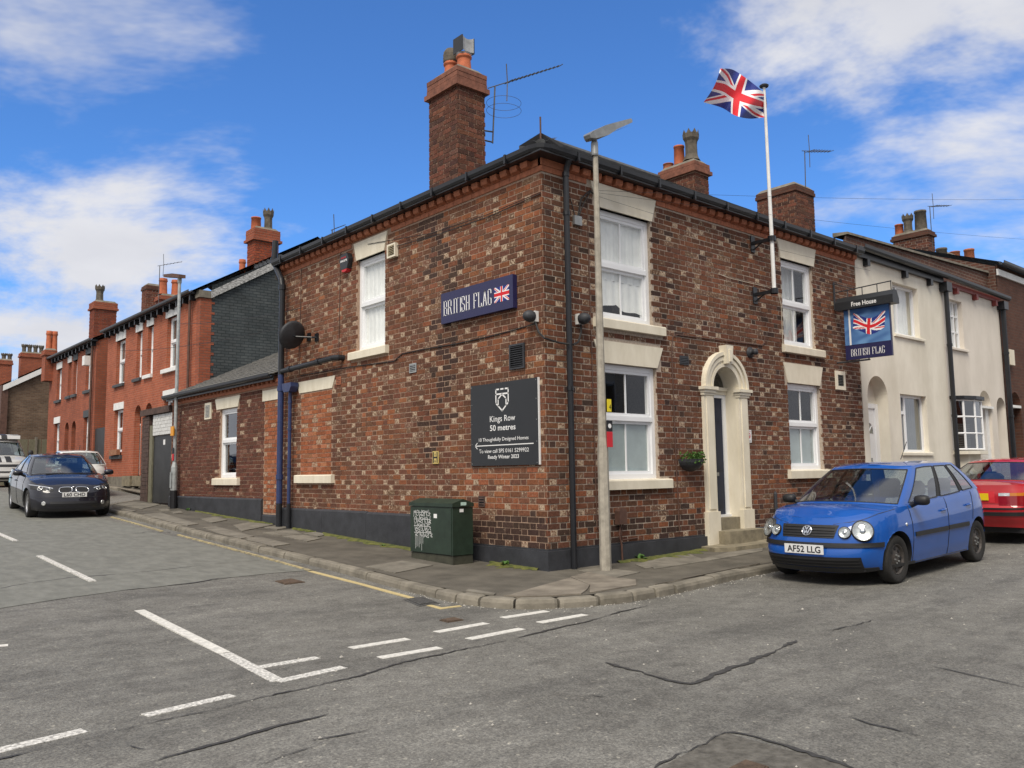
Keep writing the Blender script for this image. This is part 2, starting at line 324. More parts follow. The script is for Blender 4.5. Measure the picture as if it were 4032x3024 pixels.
# ------------------------------------------------------------------ road, pavement, kerbs
def road_material():
    m = bpy.data.materials.new('asphalt'); m.use_nodes = True; nt = m.node_tree; b = nt.nodes['Principled BSDF']
    g = nt.nodes.new('ShaderNodeNewGeometry'); P = g.outputs['Position']
    def noise(sc, det=6, ro=.6, vec=P):
        n = nt.nodes.new('ShaderNodeTexNoise'); n.inputs['Scale'].default_value = sc; n.inputs['Detail'].default_value = det; n.inputs['Roughness'].default_value = ro; lnk(m, vec, n.inputs['Vector']); return n.outputs[0]
    def ramp(x, p0, c0, p1, c1):
        r = nt.nodes.new('ShaderNodeValToRGB'); lnk(m, x, r.inputs[0]); r.color_ramp.elements[0].position = p0; r.color_ramp.elements[1].position = p1
        r.color_ramp.elements[0].color = (*c0, 1); r.color_ramp.elements[1].color = (*c1, 1); return r.outputs[0]
    def mul(a, bb):
        x = nt.nodes.new('ShaderNodeMix'); x.data_type = 'RGBA'; x.blend_type = 'MULTIPLY'; x.inputs[0].default_value = 1; lnk(m, a, x.inputs[6]); lnk(m, bb, x.inputs[7]); return x.outputs[2]
    base = ramp(noise(.55, 6, .62), .3, (.134, .131, .124), .7, (.206, .202, .192))
    mp1 = nt.nodes.new('ShaderNodeMapping'); mp1.inputs['Rotation'].default_value = (0, 0, math.radians(12)); mp1.inputs['Scale'].default_value = (.35, 1.6, 1); lnk(m, P, mp1.inputs[0])
    streak = ramp(noise(1.1, 8, .7, mp1.outputs[0]), .36, (.72, .72, .73), .54, (1, 1, 1))
    blot = ramp(noise(5.5, 6, .7), .36, (.80, .79, .78), .6, (1.08, 1.08, 1.07))
    streak = mul(streak, blot)
    agg = ramp(noise(75, 4, .85), .34, (.48, .48, .48), .68, (1.6, 1.58, 1.5))
    v = nt.nodes.new('ShaderNodeTexVoronoi'); v.inputs['Scale'].default_value = 55; lnk(m, P, v.inputs['Vector'])
    fl = nt.nodes.new('ShaderNodeValToRGB'); lnk(m, v.outputs['Color'], fl.inputs[0])
    fl.color_ramp.elements[0].position = 0; fl.color_ramp.elements[0].color = (.72, .72, .72, 1); fl.color_ramp.elements[1].position = .9; fl.color_ramp.elements[1].color = (1.2, 1.2, 1.18, 1)
    e = fl.color_ramp.elements.new(.965); e.color = (2.0, 1.95, 1.8, 1)
    col = mul(mul(mul(base, streak), agg), fl.outputs[0]); lnk(m, col, b.inputs['Base Color'])
    b.inputs['Roughness'].default_value = .82; b.inputs['Specular IOR Level'].default_value = .35
    bp = nt.nodes.new('ShaderNodeBump'); bp.inputs['Strength'].default_value = .55; bp.inputs['Distance'].default_value = .012
    lnk(m, noise(70, 4, .8), bp.inputs['Height']); lnk(m, bp.outputs[0], b.inputs['Normal'])
    MATS['asphalt'] = m
road_material()
material('old_asphalt', (.130, .131, .114), .85, .0, 6.5, col2=(.196, .196, .172), bump=.6, bscale=70, stretch=(1, .5, 1))
material('pave_asphalt', (.062, .055, .043), .9, 0, 1.9, col2=(.135, .121, .096), bump=.5, bscale=90)
material('flag_stone', (.115, .104, .084), .9, 0, 3.2, col2=(.225, .205, .167), bump=.3, bscale=60)
material('concrete_patch', (.115, .098, .076), .92, 0, 2.4, col2=(.26, .228, .182), bump=.3, bscale=60)
material('kerb_stone', (.115, .103, .080), .9, 0, 3.5, col2=(.25, .225, .18), bump=.5, bscale=45)
material('paint_white', (.44, .43, .40), .8, 0, 26, col2=(.74, .72, .66))
material('paint_worn', (.17, .165, .155), .85, 0, 42, col2=(.86, .84, .78))
material('paint_yellow', (.42, .33, .15), .8, 0, 30, col2=(.56, .46, .24))
material('paint_yellow_worn', (.15, .142, .115), .85, 0, 11, col2=(.52, .42, .20))
material('tar', (.044, .042, .039), .75, .4, 20)
material('iron', (.11, .075, .05), .75, .4, 25, metallic=.3, bump=.5, bscale=120)
material('iron_grey', (.12, .12, .115), .6, .35, 25, metallic=.4)
material('moss', (.045, .062, .010), .95, 0, 7, col2=(.15, .145, .035), bump=.9, bscale=70)
material('grit', (.40, .38, .34), .9, .3, 30)
material('leaf', (.06, .14, .02), .7, .4, 20)
xs = sorted(set([-150, -90, -60, -40, -28, -20] + [round(-16 + i * .8, 2) for i in range(46)] + [22, 26, 32, 40, 55, 80, 120, 180]))
ys = sorted(set([-150, -90, -60, -40, -28, -20] + [round(-16 + i * .8, 2) for i in range(62)] + [36, 40, 46, 55, 70, 100, 150, 220]))
b = MB(); nx = len(xs)
b.v = [(x, y, zroad(x, y)) for y in ys for x in xs]
b.f = [(j * nx + i, j * nx + i + 1, (j + 1) * nx + i + 1, (j + 1) * nx + i) for j in range(len(ys) - 1) for i in range(nx - 1)]; b.c = [None] * len(b.f); b.m = [0] * len(b.f)
road = struct(b.build('road', 'asphalt', smooth=True))
road_parts = []
def on_road_sheet(name, poly, mat, lift=.004, parent=None, zf=zroad, sub=1, thick=None):
    """thin sheet with real edges draped on the ground; poly = list of (x,y)"""
    h = thick or lift; n = len(poly)
    bb = MB(); bb.v = [(x, y, zf(x, y) + h) for x, y in poly] + [(x, y, zf(x, y) - .03) for x, y in poly]
    bb.f = [tuple(range(n))] + [(i, i + n, (i + 1) % n + n, (i + 1) % n) for i in range(n)]; bb.c = [None] * len(bb.f); bb.m = [0] * len(bb.f)
    return bb.build(name, mat, parent, recalc=True)
def gxy(cr, pts, zf=zroad): return [tuple(on_ground(cr[0] + x * cr[2], cr[1] + y * cr[2], zf)[:2]) for x, y in pts]
G7, G8, G9 = (0, 1900, .9114), (2016, 1900, .9114), (500, 2150, .3617)
K1, K2, K3, K4 = (1000, 1900, .2712), (500, 1700, .3165), (1900, 1950, .3014), (2650, 1950, .2712)
# older, greener resurfacing up the left-hand street
edge = gxy(G9, [(-2700, 960), (-1382, 682), (-700, 575), (0, 480), (220, 460), (600, 415), (1140, 345), (1560, 300), (1990, 268)])
far_line = [(-1.72, 9.0), (-1.62, 20.0), (-1.62, 26), (-9, 26), (-9, edge[0][1])]
def resurf():
    bb = MB(); left = edge; n = len(left); rows = [0, .015, .03, .05] + [.08 + .92 * i / 44 for i in range(45)]
    for r in rows:
        for (x, y) in left:
            yy = y + (26 - y) * r; xx = x if x < -2.4 else min(x, -1.86 + .12 * min(1, max(0, (yy - 4)) / 9) * 1.5)
            bb.v.append((xx, yy, zroad(xx, yy) + .005))
    bb.f = [(j * n + i, j * n + i + 1, (j + 1) * n + i + 1, (j + 1) * n + i) for j in range(len(rows) - 1) for i in range(n - 1)]
    bb.c = [None] * len(bb.f); bb.m = [0] * len(bb.f)
    return struct(bb.build('road_resurfacing', 'old_asphalt', smooth=True))
resurf()
# kerb line (road edge of the kerb)
KERB = [(1.25, 70), (1.25, 26), (1.2, 20), (1.1, 18.7), (.7, 17.95), (-.1, 17.35), (-.8, 16.6), (-1.3, 15.6), (-1.5, 14.6), (-1.52, 13.0), (-1.715, 9.2), (-1.77, 6.63), (-1.82, 5.18), (-1.83, 4.05), (-1.87, 2.25), (-1.95, 1.23), (-2.05, 0), (-2.08, -.85), (-2.02, -1.21), (-1.887, -1.474), (-1.68, -1.68), (-1.4, -1.82), (-1.07, -1.94), (-.75, -2.02), (-.3, -2.03), (.11, -2.0), (.58, -1.93), (1.27, -1.85), (1.94, -1.81), (2.57, -1.80), (10, -1.80), (30, -1.8), (90, -1.8)]
kl = [0]
for a, c in zip(KERB, KERB[1:]): kl.append(kl[-1] + math.dist(a, c))
def kpt(s):
    s = max(0, min(kl[-1] - 1e-6, s)); i = max(k for k in range(len(kl) - 1) if kl[k] <= s); t = (s - kl[i]) / (kl[i + 1] - kl[i])
    a, c = KERB[i], KERB[i + 1]; return Vector((a[0] + (c[0] - a[0]) * t, a[1] + (c[1] - a[1]) * t))
def knorm(s):
    d = (kpt(s + .15) - kpt(s - .15)).normalized(); return Vector((-d.y, d.x))   # towards the buildings
KW = .14
def ztop(x, y): return zroad(x, y) + .105
# pavement sheet between kerb and walls
S = [0, 30, 44, 52]
s = 52.
while s < kl[-1] - 60: S.append(s); s += .35
S += [kl[-1] - 55, kl[-1] - 30, kl[-1]]
b = MB(); n = 6
for s in S:
    p = kpt(s) + knorm(s) * (KW - .01)
    q = Vector((max(.4, p.x) if p.y < -.5 else .6, max(.4, p.y) if p.x < 0 else .6))
    if p.x < 0 and p.y < 0: q = Vector((.5, .5))
    if p.y > 14.5: q.x = 2.3
    for k in range(n):
        t = k / (n - 1); r = p.lerp(q, t); b.v.append((r.x, r.y, zroad(r.x, r.y) + .104))
for i in range(len(S) - 1):
    for k in range(n - 1): b.f.append((i * n + k, i * n + k + 1, (i + 1) * n + k + 1, (i + 1) * n + k)); b.c.append(None); b.m.append(0)
pavement = struct(b.build('pavement', 'pave_asphalt', recalc=True))
def zpv(x, y): return zroad(x, y) + .108
# kerb stones, each its own piece
kerb = bpy.data.objects.new('kerb', None); COL.objects.link(kerb); struct(kerb)
KI = KERB.index((-2.05, 0)); s_corner0 = kl[KI] - .3; s_corner1 = kl[KERB.index((.11, -2.0))]
s = kl[1]
while s < kl[-1] - 78:
    L = (.42 + RNG.uniform(-.05, .07)) if s_corner0 < s < s_corner1 else (.90 + RNG.uniform(-.12, .1))
    corner = s_corner0 < s < s_corner1
    e = s + L; gap = .014 if corner else .008
    m_ = MB(); rows = []
    drop = RNG.uniform(-.010, .008); outw = RNG.uniform(-.012, .012)
    tdir = (kpt(e) - kpt(s)).normalized()
    for t, ins in ((0, .018 if corner else .006), (.08, .0), (.5, -.004 if corner else 0), (.92, 0), (1, .018 if corner else .006)):
        p = kpt(s + gap + (L - 2 * gap) * t); nn = knorm(s + L * t); z0 = zroad(p.x, p.y); h = .105 + drop - ins * .6
        prof = [(-.012 + outw + ins, -.05), (-.010 + outw + ins, h - .045), (.004 + outw + ins, h - .012), (.03 + ins, h), (KW, h), (KW, -.05)]
        rows.append([(p.x + nn.x * a, p.y + nn.y * a, z0 + hh) for a, hh in prof])
    npf = 6
    vs = [p for r in rows for p in r]
    fs = [(i * npf + k, i * npf + k + 1, (i + 1) * npf + k + 1, (i + 1) * npf + k) for i in range(4) for k in range(npf - 1)] + [tuple(range(npf)), tuple(range(4 * npf + npf - 1, 4 * npf - 1, -1))]
    m_.add(vs, fs); m_.build('kerb_stone', 'kerb_stone', kerb, recalc=True)
    s = e
# paving slabs, each its own piece
SLABS = [(K1, [(130, 735), (560, 685), (700, 755), (380, 775)], 'flag_stone'), (K1, [(400, 780), (700, 760), (980, 815), (770, 860)], 'flag_stone'),
         (K1, [(720, 745), (950, 715), (1145, 742), (920, 790)], 'flag_stone'), (K1, [(-130, 800), (100, 795), (520, 895), (270, 932)], 'flag_stone'),
         (K1, [(150, 655), (370, 618), (590, 645), (330, 688)], 'flag_stone'), (K1, [(1620, 1225), (2150, 1140), (2600, 1205), (2050, 1318)], 'flag_stone'),
         (K2, [(380, 970), (500, 958), (545, 985), (430, 988)], 'flag_stone'), (K2, [(545, 1000), (660, 985), (700, 1012), (600, 1022)], 'flag_stone'),
         (K2, [(905, 1088), (1090, 1062), (1250, 1100), (1060, 1135)], 'flag_stone'), (K2, [(160, 1035), (420, 1010), (890, 1150), (610, 1185)], 'flag_stone'),
         (K2, [(930, 1195), (1100, 1180), (1580, 1305), (1330, 1335)], 'flag_stone'), (K2, [(1480, 1345), (1610, 1312), (2030, 1400), (1780, 1430)], 'flag_stone'),
         (K2, [(1320, 1165), (1520, 1130), (1830, 1160), (1430, 1240)], 'flag_stone'), (K2, [(-200, 900), (80, 880), (420, 905), (180, 965)], 'flag_stone'), (K2, [(-450, 980), (-40, 960), (120, 985), (-200, 1040)], 'flag_stone'),
         (K3, [(110, 1385), (640, 1225), (1150, 1085), (1400, 1180), (1330, 1300), (1010, 1345), (420, 1392)], 'concrete_patch'),
         (K3, [(1150, 1075), (1380, 1010), (1740, 1085), (2000, 1110), (2010, 1180), (1400, 1280), (1405, 1180)], 'concrete_patch'),
         (K3, [(1240, 990), (1540, 950), (2060, 1010), (1740, 1082)], 'flag_stone'), (K3, [(-420, 1280), (-180, 1230), (180, 1290), (-80, 1350)], 'flag_stone'),
         (K4, [(0, 1285), (760, 1130), (1400, 1010), (1440, 1030), (800, 1165), (0, 1330)], 'concrete_patch'),
         (K4, [(-300, 1020), (420, 930), (820, 830), (1300, 770), (1300, 815), (700, 925), (0, 1035), (-280, 1075)], 'flag_stone'),
         (K4, [(-550, 1010), (-60, 890), (260, 870), (420, 930), (0, 1010), (-400, 1070)], 'flag_stone')]
KS = [kpt(kl[1] + i * .05) for i in range(int((kl[-1] - 78 - kl[1]) / .05))]
def behind_kerb(p):
    p = Vector(p); i = min(range(len(KS)), key=lambda k: (KS[k] - p).length_squared); s_ = kl[1] + i * .05; nn = knorm(s_); d = (p - KS[i]).dot(nn)
    return tuple(p if d > KW + .012 else KS[i] + nn * (KW + .012))
def densify(P_):
    o = []
    for a, c in zip(P_, P_[1:] + P_[:1]):
        k = max(1, int(math.dist(a, c) / .25)); o += [(a[0] + (c[0] - a[0]) * t / k, a[1] + (c[1] - a[1]) * t / k) for t in range(k)]
    return o
for cr, pts, mt in SLABS:
    on_road_sheet('paving_slab', [behind_kerb(p) for p in densify(gxy(cr, pts, zpv))], mt, parent=pavement, zf=zpv, thick=.008 + RNG.uniform(0, .003))
# moss along the wall foot
def moss_strip(side, u0, u1, w0, w1, n=26):
    bb = MB(); rows = []
    for i in range(n + 1):
        u = u0 + (u1 - u0) * i / n; w = w0 + (w1 - w0) * (.5 + .5 * math.sin(i * 1.7)) * RNG.random(); w *= math.sin(math.pi * min(1, max(0.03, i / n))) ** .5
        for k, t in enumerate((-.06, .3, .7, 1)):
            o = .035 + (w - .035) * t if t >= 0 else .0; p = W(side, u, 0, o); z = zpv(p.x, p.y) + (.016, .022, .016, -.006)[k] + RNG.uniform(0, .008); bb.v.append((p.x, p.y, z))
    bb.f = [(i * 4 + k, i * 4 + k + 1, (i + 1) * 4 + k + 1, (i + 1) * 4 + k) for i in range(n) for k in range(3)]; bb.c = [None] * len(bb.f); bb.m = [0] * len(bb.f)
    o = bb.build('moss', 'moss', recalc=True, smooth=True); return struct(o, 'stuff')
for a in (('L', 2.42, 6.3, .16, .42), ('L', .15, 1.25, .12, .42), ('R', 1.3, 3.5, .15, .62), ('L', 6.4, 7.4, .08, .30), ('L', 8.3, 13.0, .06, .28)): moss_strip(*a)
# ------------------------------------------------------------------ painted lines, seams, ironwork on the road
def stripe(p, q, w, mat, name='road_marking', lift=.004):
    a, c = Vector(p), Vector(q); d = (c - a).normalized(); nn = Vector((-d.y, d.x)) * w / 2
    return on_road_sheet(name, [tuple(a - nn), tuple(c - nn), tuple(c + nn), tuple(a + nn)], mat, lift, road)
def L2(cr, p, q): return gxy(cr, [p, q])
for cr, p, q, w, mt in [(G7, (1112, 800), (1372, 757), .10, 'paint_worn'), (G7, (1515, 716), (1762, 676), .10, 'paint_white'), (G7, (1885, 647), (2100, 608), .10, 'paint_white'), (G8, (-40, 585), (150, 556), .10, 'paint_white'),
                     (G7, (1200, 860), (1485, 798), .10, 'paint_worn'), (G7, (1640, 758), (1900, 714), .10, 'paint_white'), (G7, (2025, 677), (2255, 632), .10, 'paint_white'), (G8, (118, 606), (315, 571), .10, 'paint_white'),
                     (G7, (625, 1008), (1005, 920), .09, 'paint_worn'), (G7, (-120, 1185), (365, 1072), .10, 'paint_worn'),
                     (G7, (170, 320), (400, 430), .085, 'paint_worn'), (G7, (-60, 200), (68, 255), .085, 'paint_worn'), (G7, (-60, 712), (35, 703), .09, 'paint_white')]:
    stripe(*L2(cr, p, q), w, mt, lift=.018 if (cr is G7 and p[1] < 330) else .004)
stripe(*L2(G9, (135, 700), (1060, 1165)), .10, 'paint_white'); stripe(*L2(G9, (1070, 1170), (1640, 1470)), .10, 'paint_worn')
yl = [(480, 150), (600, 183), (700, 212)]
for a, c in zip(yl, yl[1:]): stripe(*L2(G7, a, c), .06, 'paint_yellow_worn', lift=.018)
yl = [(770, 228), (960, 278), (1140, 326), (1340, 383)]
for a, c in zip(yl, yl[1:]): stripe(*L2(G7, a, c), .055, 'paint_yellow_worn', lift=.018)
yl = [(1342, 384), (1560, 440), (1780, 500)]
for a, c in zip(yl, yl[1:]): stripe(*L2(G7, a, c), .075, 'paint_yellow', lift=.006)
stripe(*L2(G7, (1850, 530), (1915, 547)), .07, 'paint_yellow'); stripe(*L2(G7, (1905, 545), (1990, 535)), .06, 'paint_yellow', lift=.008)
def vnoise2(x, seed):
    h = lambda i: math.sin(i * 127.1 + seed * 31.7) * 43758.5453 % 1
    i = math.floor(x); f = x - i; f = f * f * (3 - 2 * f); return h(i) * (1 - f) + h(i + 1) * f
def seam(cr, pts, w, jag=.35, name='tar_seam'):
    P_ = [Vector(p) for p in gxy(cr, pts)]; fine = []
    for a, c in zip(P_, P_[1:]):
        k = max(2, int((c - a).length / .045))
        for i in range(k): fine.append(a.lerp(c, i / k))
    fine.append(P_[-1]); bb = MB(); n = len(fine)
    for i, p in enumerate(fine):
        d = (fine[min(i + 1, n - 1)] - fine[max(i - 1, 0)]).normalized(); nn = Vector((-d.y, d.x)); p = p + nn * (w * .5 * (vnoise2(i * .21, w * 900) - .5) * 2 + RNG.uniform(-w * .35, w * .35))
        e = min(1, (i + .3) / 3, (n - 1 - i + .3) / 3)
        for sg in (-1, 1):
            q = p + nn * sg * w * .5 * e * max(.12, 1.9 * vnoise2(i * .13, w * 500 + 3) - .15 + RNG.uniform(-jag, jag) * 1.3); bb.v.append((q.x, q.y, zroad(q.x, q.y) + .0065))
    bb.f = [(2 * i, 2 * i + 1, 2 * i + 3, 2 * i + 2) for i in range(n - 1)]; bb.c = [None] * len(bb.f); bb.m = [0] * len(bb.f)
    return bb.build(name, 'tar', road, recalc=True)
for cr, pts, w in [(G7, [(-80, 1215), (0, 1200), (200, 1150), (700, 1030), (1010, 962), (1300, 893), (1500, 850), (1800, 765), (2212, 680)], .028), (G8, [(0, 682), (150, 640), (330, 600), (470, 560), (590, 532)], .022),
                   (G7, [(600, 1228), (900, 1140), (1180, 1060), (1420, 1000)], .022), (G7, [(1080, 1240), (1240, 1180), (1390, 1130)], .016), (G7, [(1165, 982), (1240, 968), (1300, 950)], .022), (G7, [(1380, 925), (1450, 912)], .02),
                   (G7, [(1340, 1120), (1460, 1098), (1600, 1070)], .012), (G7, [(470, 1150), (560, 1140), (640, 1158)], .02),
                   (G8, [(400, 780), (560, 820), (700, 862), (770, 870), (840, 845), (960, 800), (1100, 745), (1240, 685)], .035), (G8, [(1390, 640), (1470, 620), (1560, 594)], .03), (G8, [(1450, 1018), (1540, 1048), (1700, 1080), (1815, 1110)], .030),
                   (G8, [(1812, 795), (1960, 828), (2230, 890)], .012), (G8, [(620, 1240), (780, 1150), (920, 1080), (1000, 1090), (1250, 1160), (1500, 1240)], .03), (G8, [(300, 645), (345, 632)], .014),
                   (G9, [(60, 296), (400, 262), (800, 215), (1200, 175), (1540, 150)], .018), (G9, [(0, 482), (220, 461)], .03), (G9, [(440, 435), (720, 405), (1000, 355), (1140, 345)], .025), (G9, [(1180, 350), (1440, 325)], .02),
                   (G7, [(0, 460), (120, 435), (330, 410), (500, 398)], .03), (G7, [(560, 222), (640, 214), (740, 216)], .10), (G8, [(340, 925), (405, 930)], .03), (G8, [(600, 825), (650, 822)], .03), (G8, [(1750, 185 + 275), (1700, 462)], .02)]:
    seam(cr, pts, w)
# broken patch with an iron cover at the foot of the picture
on_road_sheet('road_patch', gxy(G8, [(640, 1235), (920, 1083), (1480, 1235), (1500, 1400), (640, 1400)]), material('patch', (.06, .055, .045), .9, 0, 14, col2=(.15, .14, .12), bump=1, bscale=40), .003, road)
def cover(name, label, pts, cr, mt, bars=0, h=.010):
    P_ = gxy(cr, pts); c = sum((Vector(p) for p in P_), Vector((0, 0))) / 4
    t = thing(name, label, 'drain cover', (c.x, c.y, zroad(c.x, c.y)))
    on_road_sheet('frame', P_, mt, h, t)
    inner = [tuple(c + (Vector(p) - c) * .84) for p in P_]
    on_road_sheet('plate', inner, 'tar' if bars else mt, h + .004, t)
    if bars:
        a, b_, c_, d = [Vector(p) for p in inner]
        for i in range(bars):
            t0, t1 = (i + .15) / bars, (i + .75) / bars
            on_road_sheet('grate_bar', [tuple(a.lerp(b_, t0)), tuple(a.lerp(b_, t1)), tuple(d.lerp(c_, t1)), tuple(d.lerp(c_, t0))], mt, h + .012, t)
    return t
cover('inspection_cover', 'rusty square iron cover in the road near the green cabinet', [(1188, 428), (1258, 417), (1318, 432), (1232, 442)], G7, 'iron')
cover('inspection_cover', 'small rusty iron cover beside the give-way dashes', [(1898, 597), (1962, 585), (2002, 596), (1935, 606)], G7, 'iron')
cover('drain_grate', 'iron drain grate at the kerb across the yellow line', [(1745, 508), (1828, 497), (1900, 524), (1812, 537)], G7, 'iron_grey', bars=7)
cover('inspection_cover', 'iron cover in the broken road patch at the bottom edge', [(930, 1245), (1010, 1205), (1110, 1235), (1050, 1300)], G8, 'iron')
# ================================================================== the pub
COURSE = .0857
def vnoise(x, y, seed=0):
    def h(i, j): return math.modf(math.sin(i * 127.1 + j * 311.7 + seed * 74.7) * 43758.5453)[0] % 1
    i, j = math.floor(x), math.floor(y); fx, fy = x - i, y - j; fx = fx * fx * (3 - 2 * fx); fy = fy * fy * (3 - 2 * fy)
    return (h(i, j) * (1 - fx) + h(i + 1, j) * fx) * (1 - fy) + (h(i, j + 1) * (1 - fx) + h(i + 1, j + 1) * fx) * fy
def brick_layout(u0, u1, z0, z1, holes, rng, zbase=.26, stretcher_every=None):
    """Flemish bond; returns (ua, ub, za, zb, 'S'/'H')"""
    outl = []; k0 = int(math.floor((z0 - zbase) / COURSE)) ; k = k0; j = .014
    while zbase + k * COURSE < z1 - .03:
        za, zb = max(z0, zbase + k * COURSE + j * .5), min(z1, zbase + (k + 1) * COURSE - j * .5)
        u = u0 - (.357 if k % 2 else .1785); kind = 'S'
        while u < u1:
            L = .2345 if kind == 'S' else .1225
            a, c = max(u0, u + j * .5), min(u1, u + L - j * .5)
            segs = [(a, c)]
            for (h0, h1, g0, g1) in holes:
                if zb <= g0 + .02 or za >= g1 - .02: continue
                ns = []
                for p, q in segs:
                    if q <= h0 or p >= h1: ns.append((p, q)); continue
                    if p < h0 - .02: ns.append((p, h0))
                    if q > h1 + .02: ns.append((h1, q))
                segs = ns
            for p, q in segs:
                if q - p > .035 and zb - za > .025: outl.append((p, q, za, zb, kind))
            u += L; kind = 'H' if kind == 'S' else 'S'
        k += 1
    return outl
def jit(c, r, a=.14):
    f = 1 + r.uniform(-a, a); out_ = [max(.004, x * f * (1 + r.uniform(-.05, .05))) for x in c[:3]]
    return (*out_, c[3] if len(c) > 3 else r.uniform(.05, .35))
def weather(c, u, z, seed):
    n = .80 + .42 * vnoise(u * .8 + 3, z * .7, seed) * (.6 + .8 * vnoise(u * 2.6, z * 1.1, seed + 1)); return (*[x * n for x in c[:3]], c[3])
DKB, RDB, PUR, ORG, PAL, GRP = (.118, .054, .034), (.150, .062, .036), (.058, .034, .027), (.215, .082, .040), (.165, .088, .056, .92), (.145, .078, .051, .58)
def pick(p, r):
    x = r.random(); acc = 0
    for w, cc in p:
        acc += w
        if x < acc: return cc
    return p[-1][1]
def col_left(u, z, kind, r):
    c = pick([(.21, PAL), (.25, GRP), (.30, DKB), (.24, RDB)] if kind == 'H' else [(.40, DKB), (.44, RDB), (.10, GRP), (.06, ORG)], r)
    if vnoise(u * .9, z * .9, 3) > .66 and r.random() < .22: c = ORG
    s = abs(u - 2.45 - .25 * math.sin(z * 1.3))   # soot run-off below the stack
    if s < .55 and z > 1.5 and r.random() < .60 * (1 - s / .55) * min(1, (z - 1.1)): c = PUR
    if u < 1.9 and z < .80 - .15 * u and r.random() < .75: c = PUR
    if u < 2.2 and .75 < z < 1.45 and r.random() < .38: c = ORG
    return weather(jit(c, r), u, z, 11)
def col_right(u, z, kind, r):
    c = pick([(.16, PAL), (.24, GRP), (.34, DKB), (.18, RDB), (.08, PUR)] if kind == 'H' else [(.46, DKB), (.36, RDB), (.06, PUR), (.06, GRP), (.06, ORG)], r)
    if 3.0 < u < 4.7 and 3.65 < z < 5.1 and r.random() < .5: c = GRP if r.random() < .6 else RDB   # walled-up opening
    if z < .6 and r.random() < .45: c = PUR
    if .5 < z < 1.2 and r.random() < .16: c = ORG
    return weather(jit(c, r), u, z, 23)
def col_infill(u, z, kind, r):
    return jit(pick([(.62, (.27, .092, .042)), (.25, (.32, .13, .07)), (.13, (.28, .14, .085, .8))], r), r, .18)
def col_ext(u, z, kind, r):
    return weather(jit(pick([(.5, (.118, .047, .031)), (.34, (.096, .040, .028)), (.12, (.15, .070, .048, .5)), (.04, PAL)], r), r), u, z, 31)
def brick_geo(b, side, br, r, col, out=0.):
    ua, ub, za, zb, k = br; q = lambda: r.uniform(-.0022, .0022); d = -.03
    o = out + r.uniform(-.003, .003)
    c = [W(side, ua + q(), za + q(), o + q()), W(side, ub + q(), za + q(), o + q()), W(side, ub + q(), zb + q(), o + q()), W(side, ua + q(), zb + q(), o + q())]
    e = [W(side, ua, za, d), W(side, ub, za, d), W(side, ub, zb, d), W(side, ua, zb, d)]
    f = [(0, 1, 2, 3), (4, 5, 1, 0), (5, 6, 2, 1), (6, 7, 3, 2), (7, 4, 0, 3)]
    if side == 'L': f = [tuple(reversed(x)) for x in f]
    b.add(c + e, f, col)
def holed_wall(b, side, u0, u1, z0, z1, holes, out, depth=.14):
    us = sorted(set([u0, u1] + [x for h in holes for x in h[:2] if u0 < x < u1])); zs = sorted(set([z0, z1] + [x for h in holes for x in h[2:] if z0 < x < z1]))
    for a, c in zip(us, us[1:]):
        for e, f in zip(zs, zs[1:]):
            mu, mz = (a + c) / 2, (e + f) / 2
            if any(h[0] < mu < h[1] and h[2] < mz < h[3] for h in holes): continue
            q = [W(side, a, e, out), W(side, c, e, out), W(side, c, f, out), W(side, a, f, out)]
            b.quad(*(q if side == 'R' else q[::-1]))
    for h in holes:
        for (p0, p1) in (((h[0], h[2]), (h[0], h[3])), ((h[0], h[3]), (h[1], h[3])), ((h[1], h[3]), (h[1], h[2])), ((h[1], h[2]), (h[0], h[2]))):
            b.quad(W(side, p0[0], p0[1], out), W(side, p1[0], p1[1], out), W(side, p1[0], p1[1], out - depth), W(side, p0[0], p0[1], out - depth))
def proj_area(side, br):
    ua, ub, za, zb, k = br; P_ = []
    for u, z in ((ua, za), (ub, za), (ub, zb), (ua, zb)):
        d = ROT @ (np.array(W(side, u, z)) - CAM); P_.append((d[0] / d[2], d[1] / d[2]))
    return abs(sum(P_[i][0] * P_[(i + 1) % 4][1] - P_[(i + 1) % 4][0] * P_[i][1] for i in range(4)) / 2)
def wavy_curtain(b, side, u0, u1, z0, z1, out, amp=.02, n=44, freq=17):
    for i in range(n):
        def f(t): return out + amp * math.sin(t * freq * 2.1) + amp * .6 * math.sin(t * freq * 4.7 + 1)
        t0, t1 = i / n, (i + 1) / n
        b.quad(W(side, u0 + (u1 - u0) * t0, z0, f(t0)), W(side, u0 + (u1 - u0) * t1, z0, f(t1)), W(side, u0 + (u1 - u0) * t1, z1, f(t1)), W(side, u0 + (u1 - u0) * t0, z1, f(t0)))
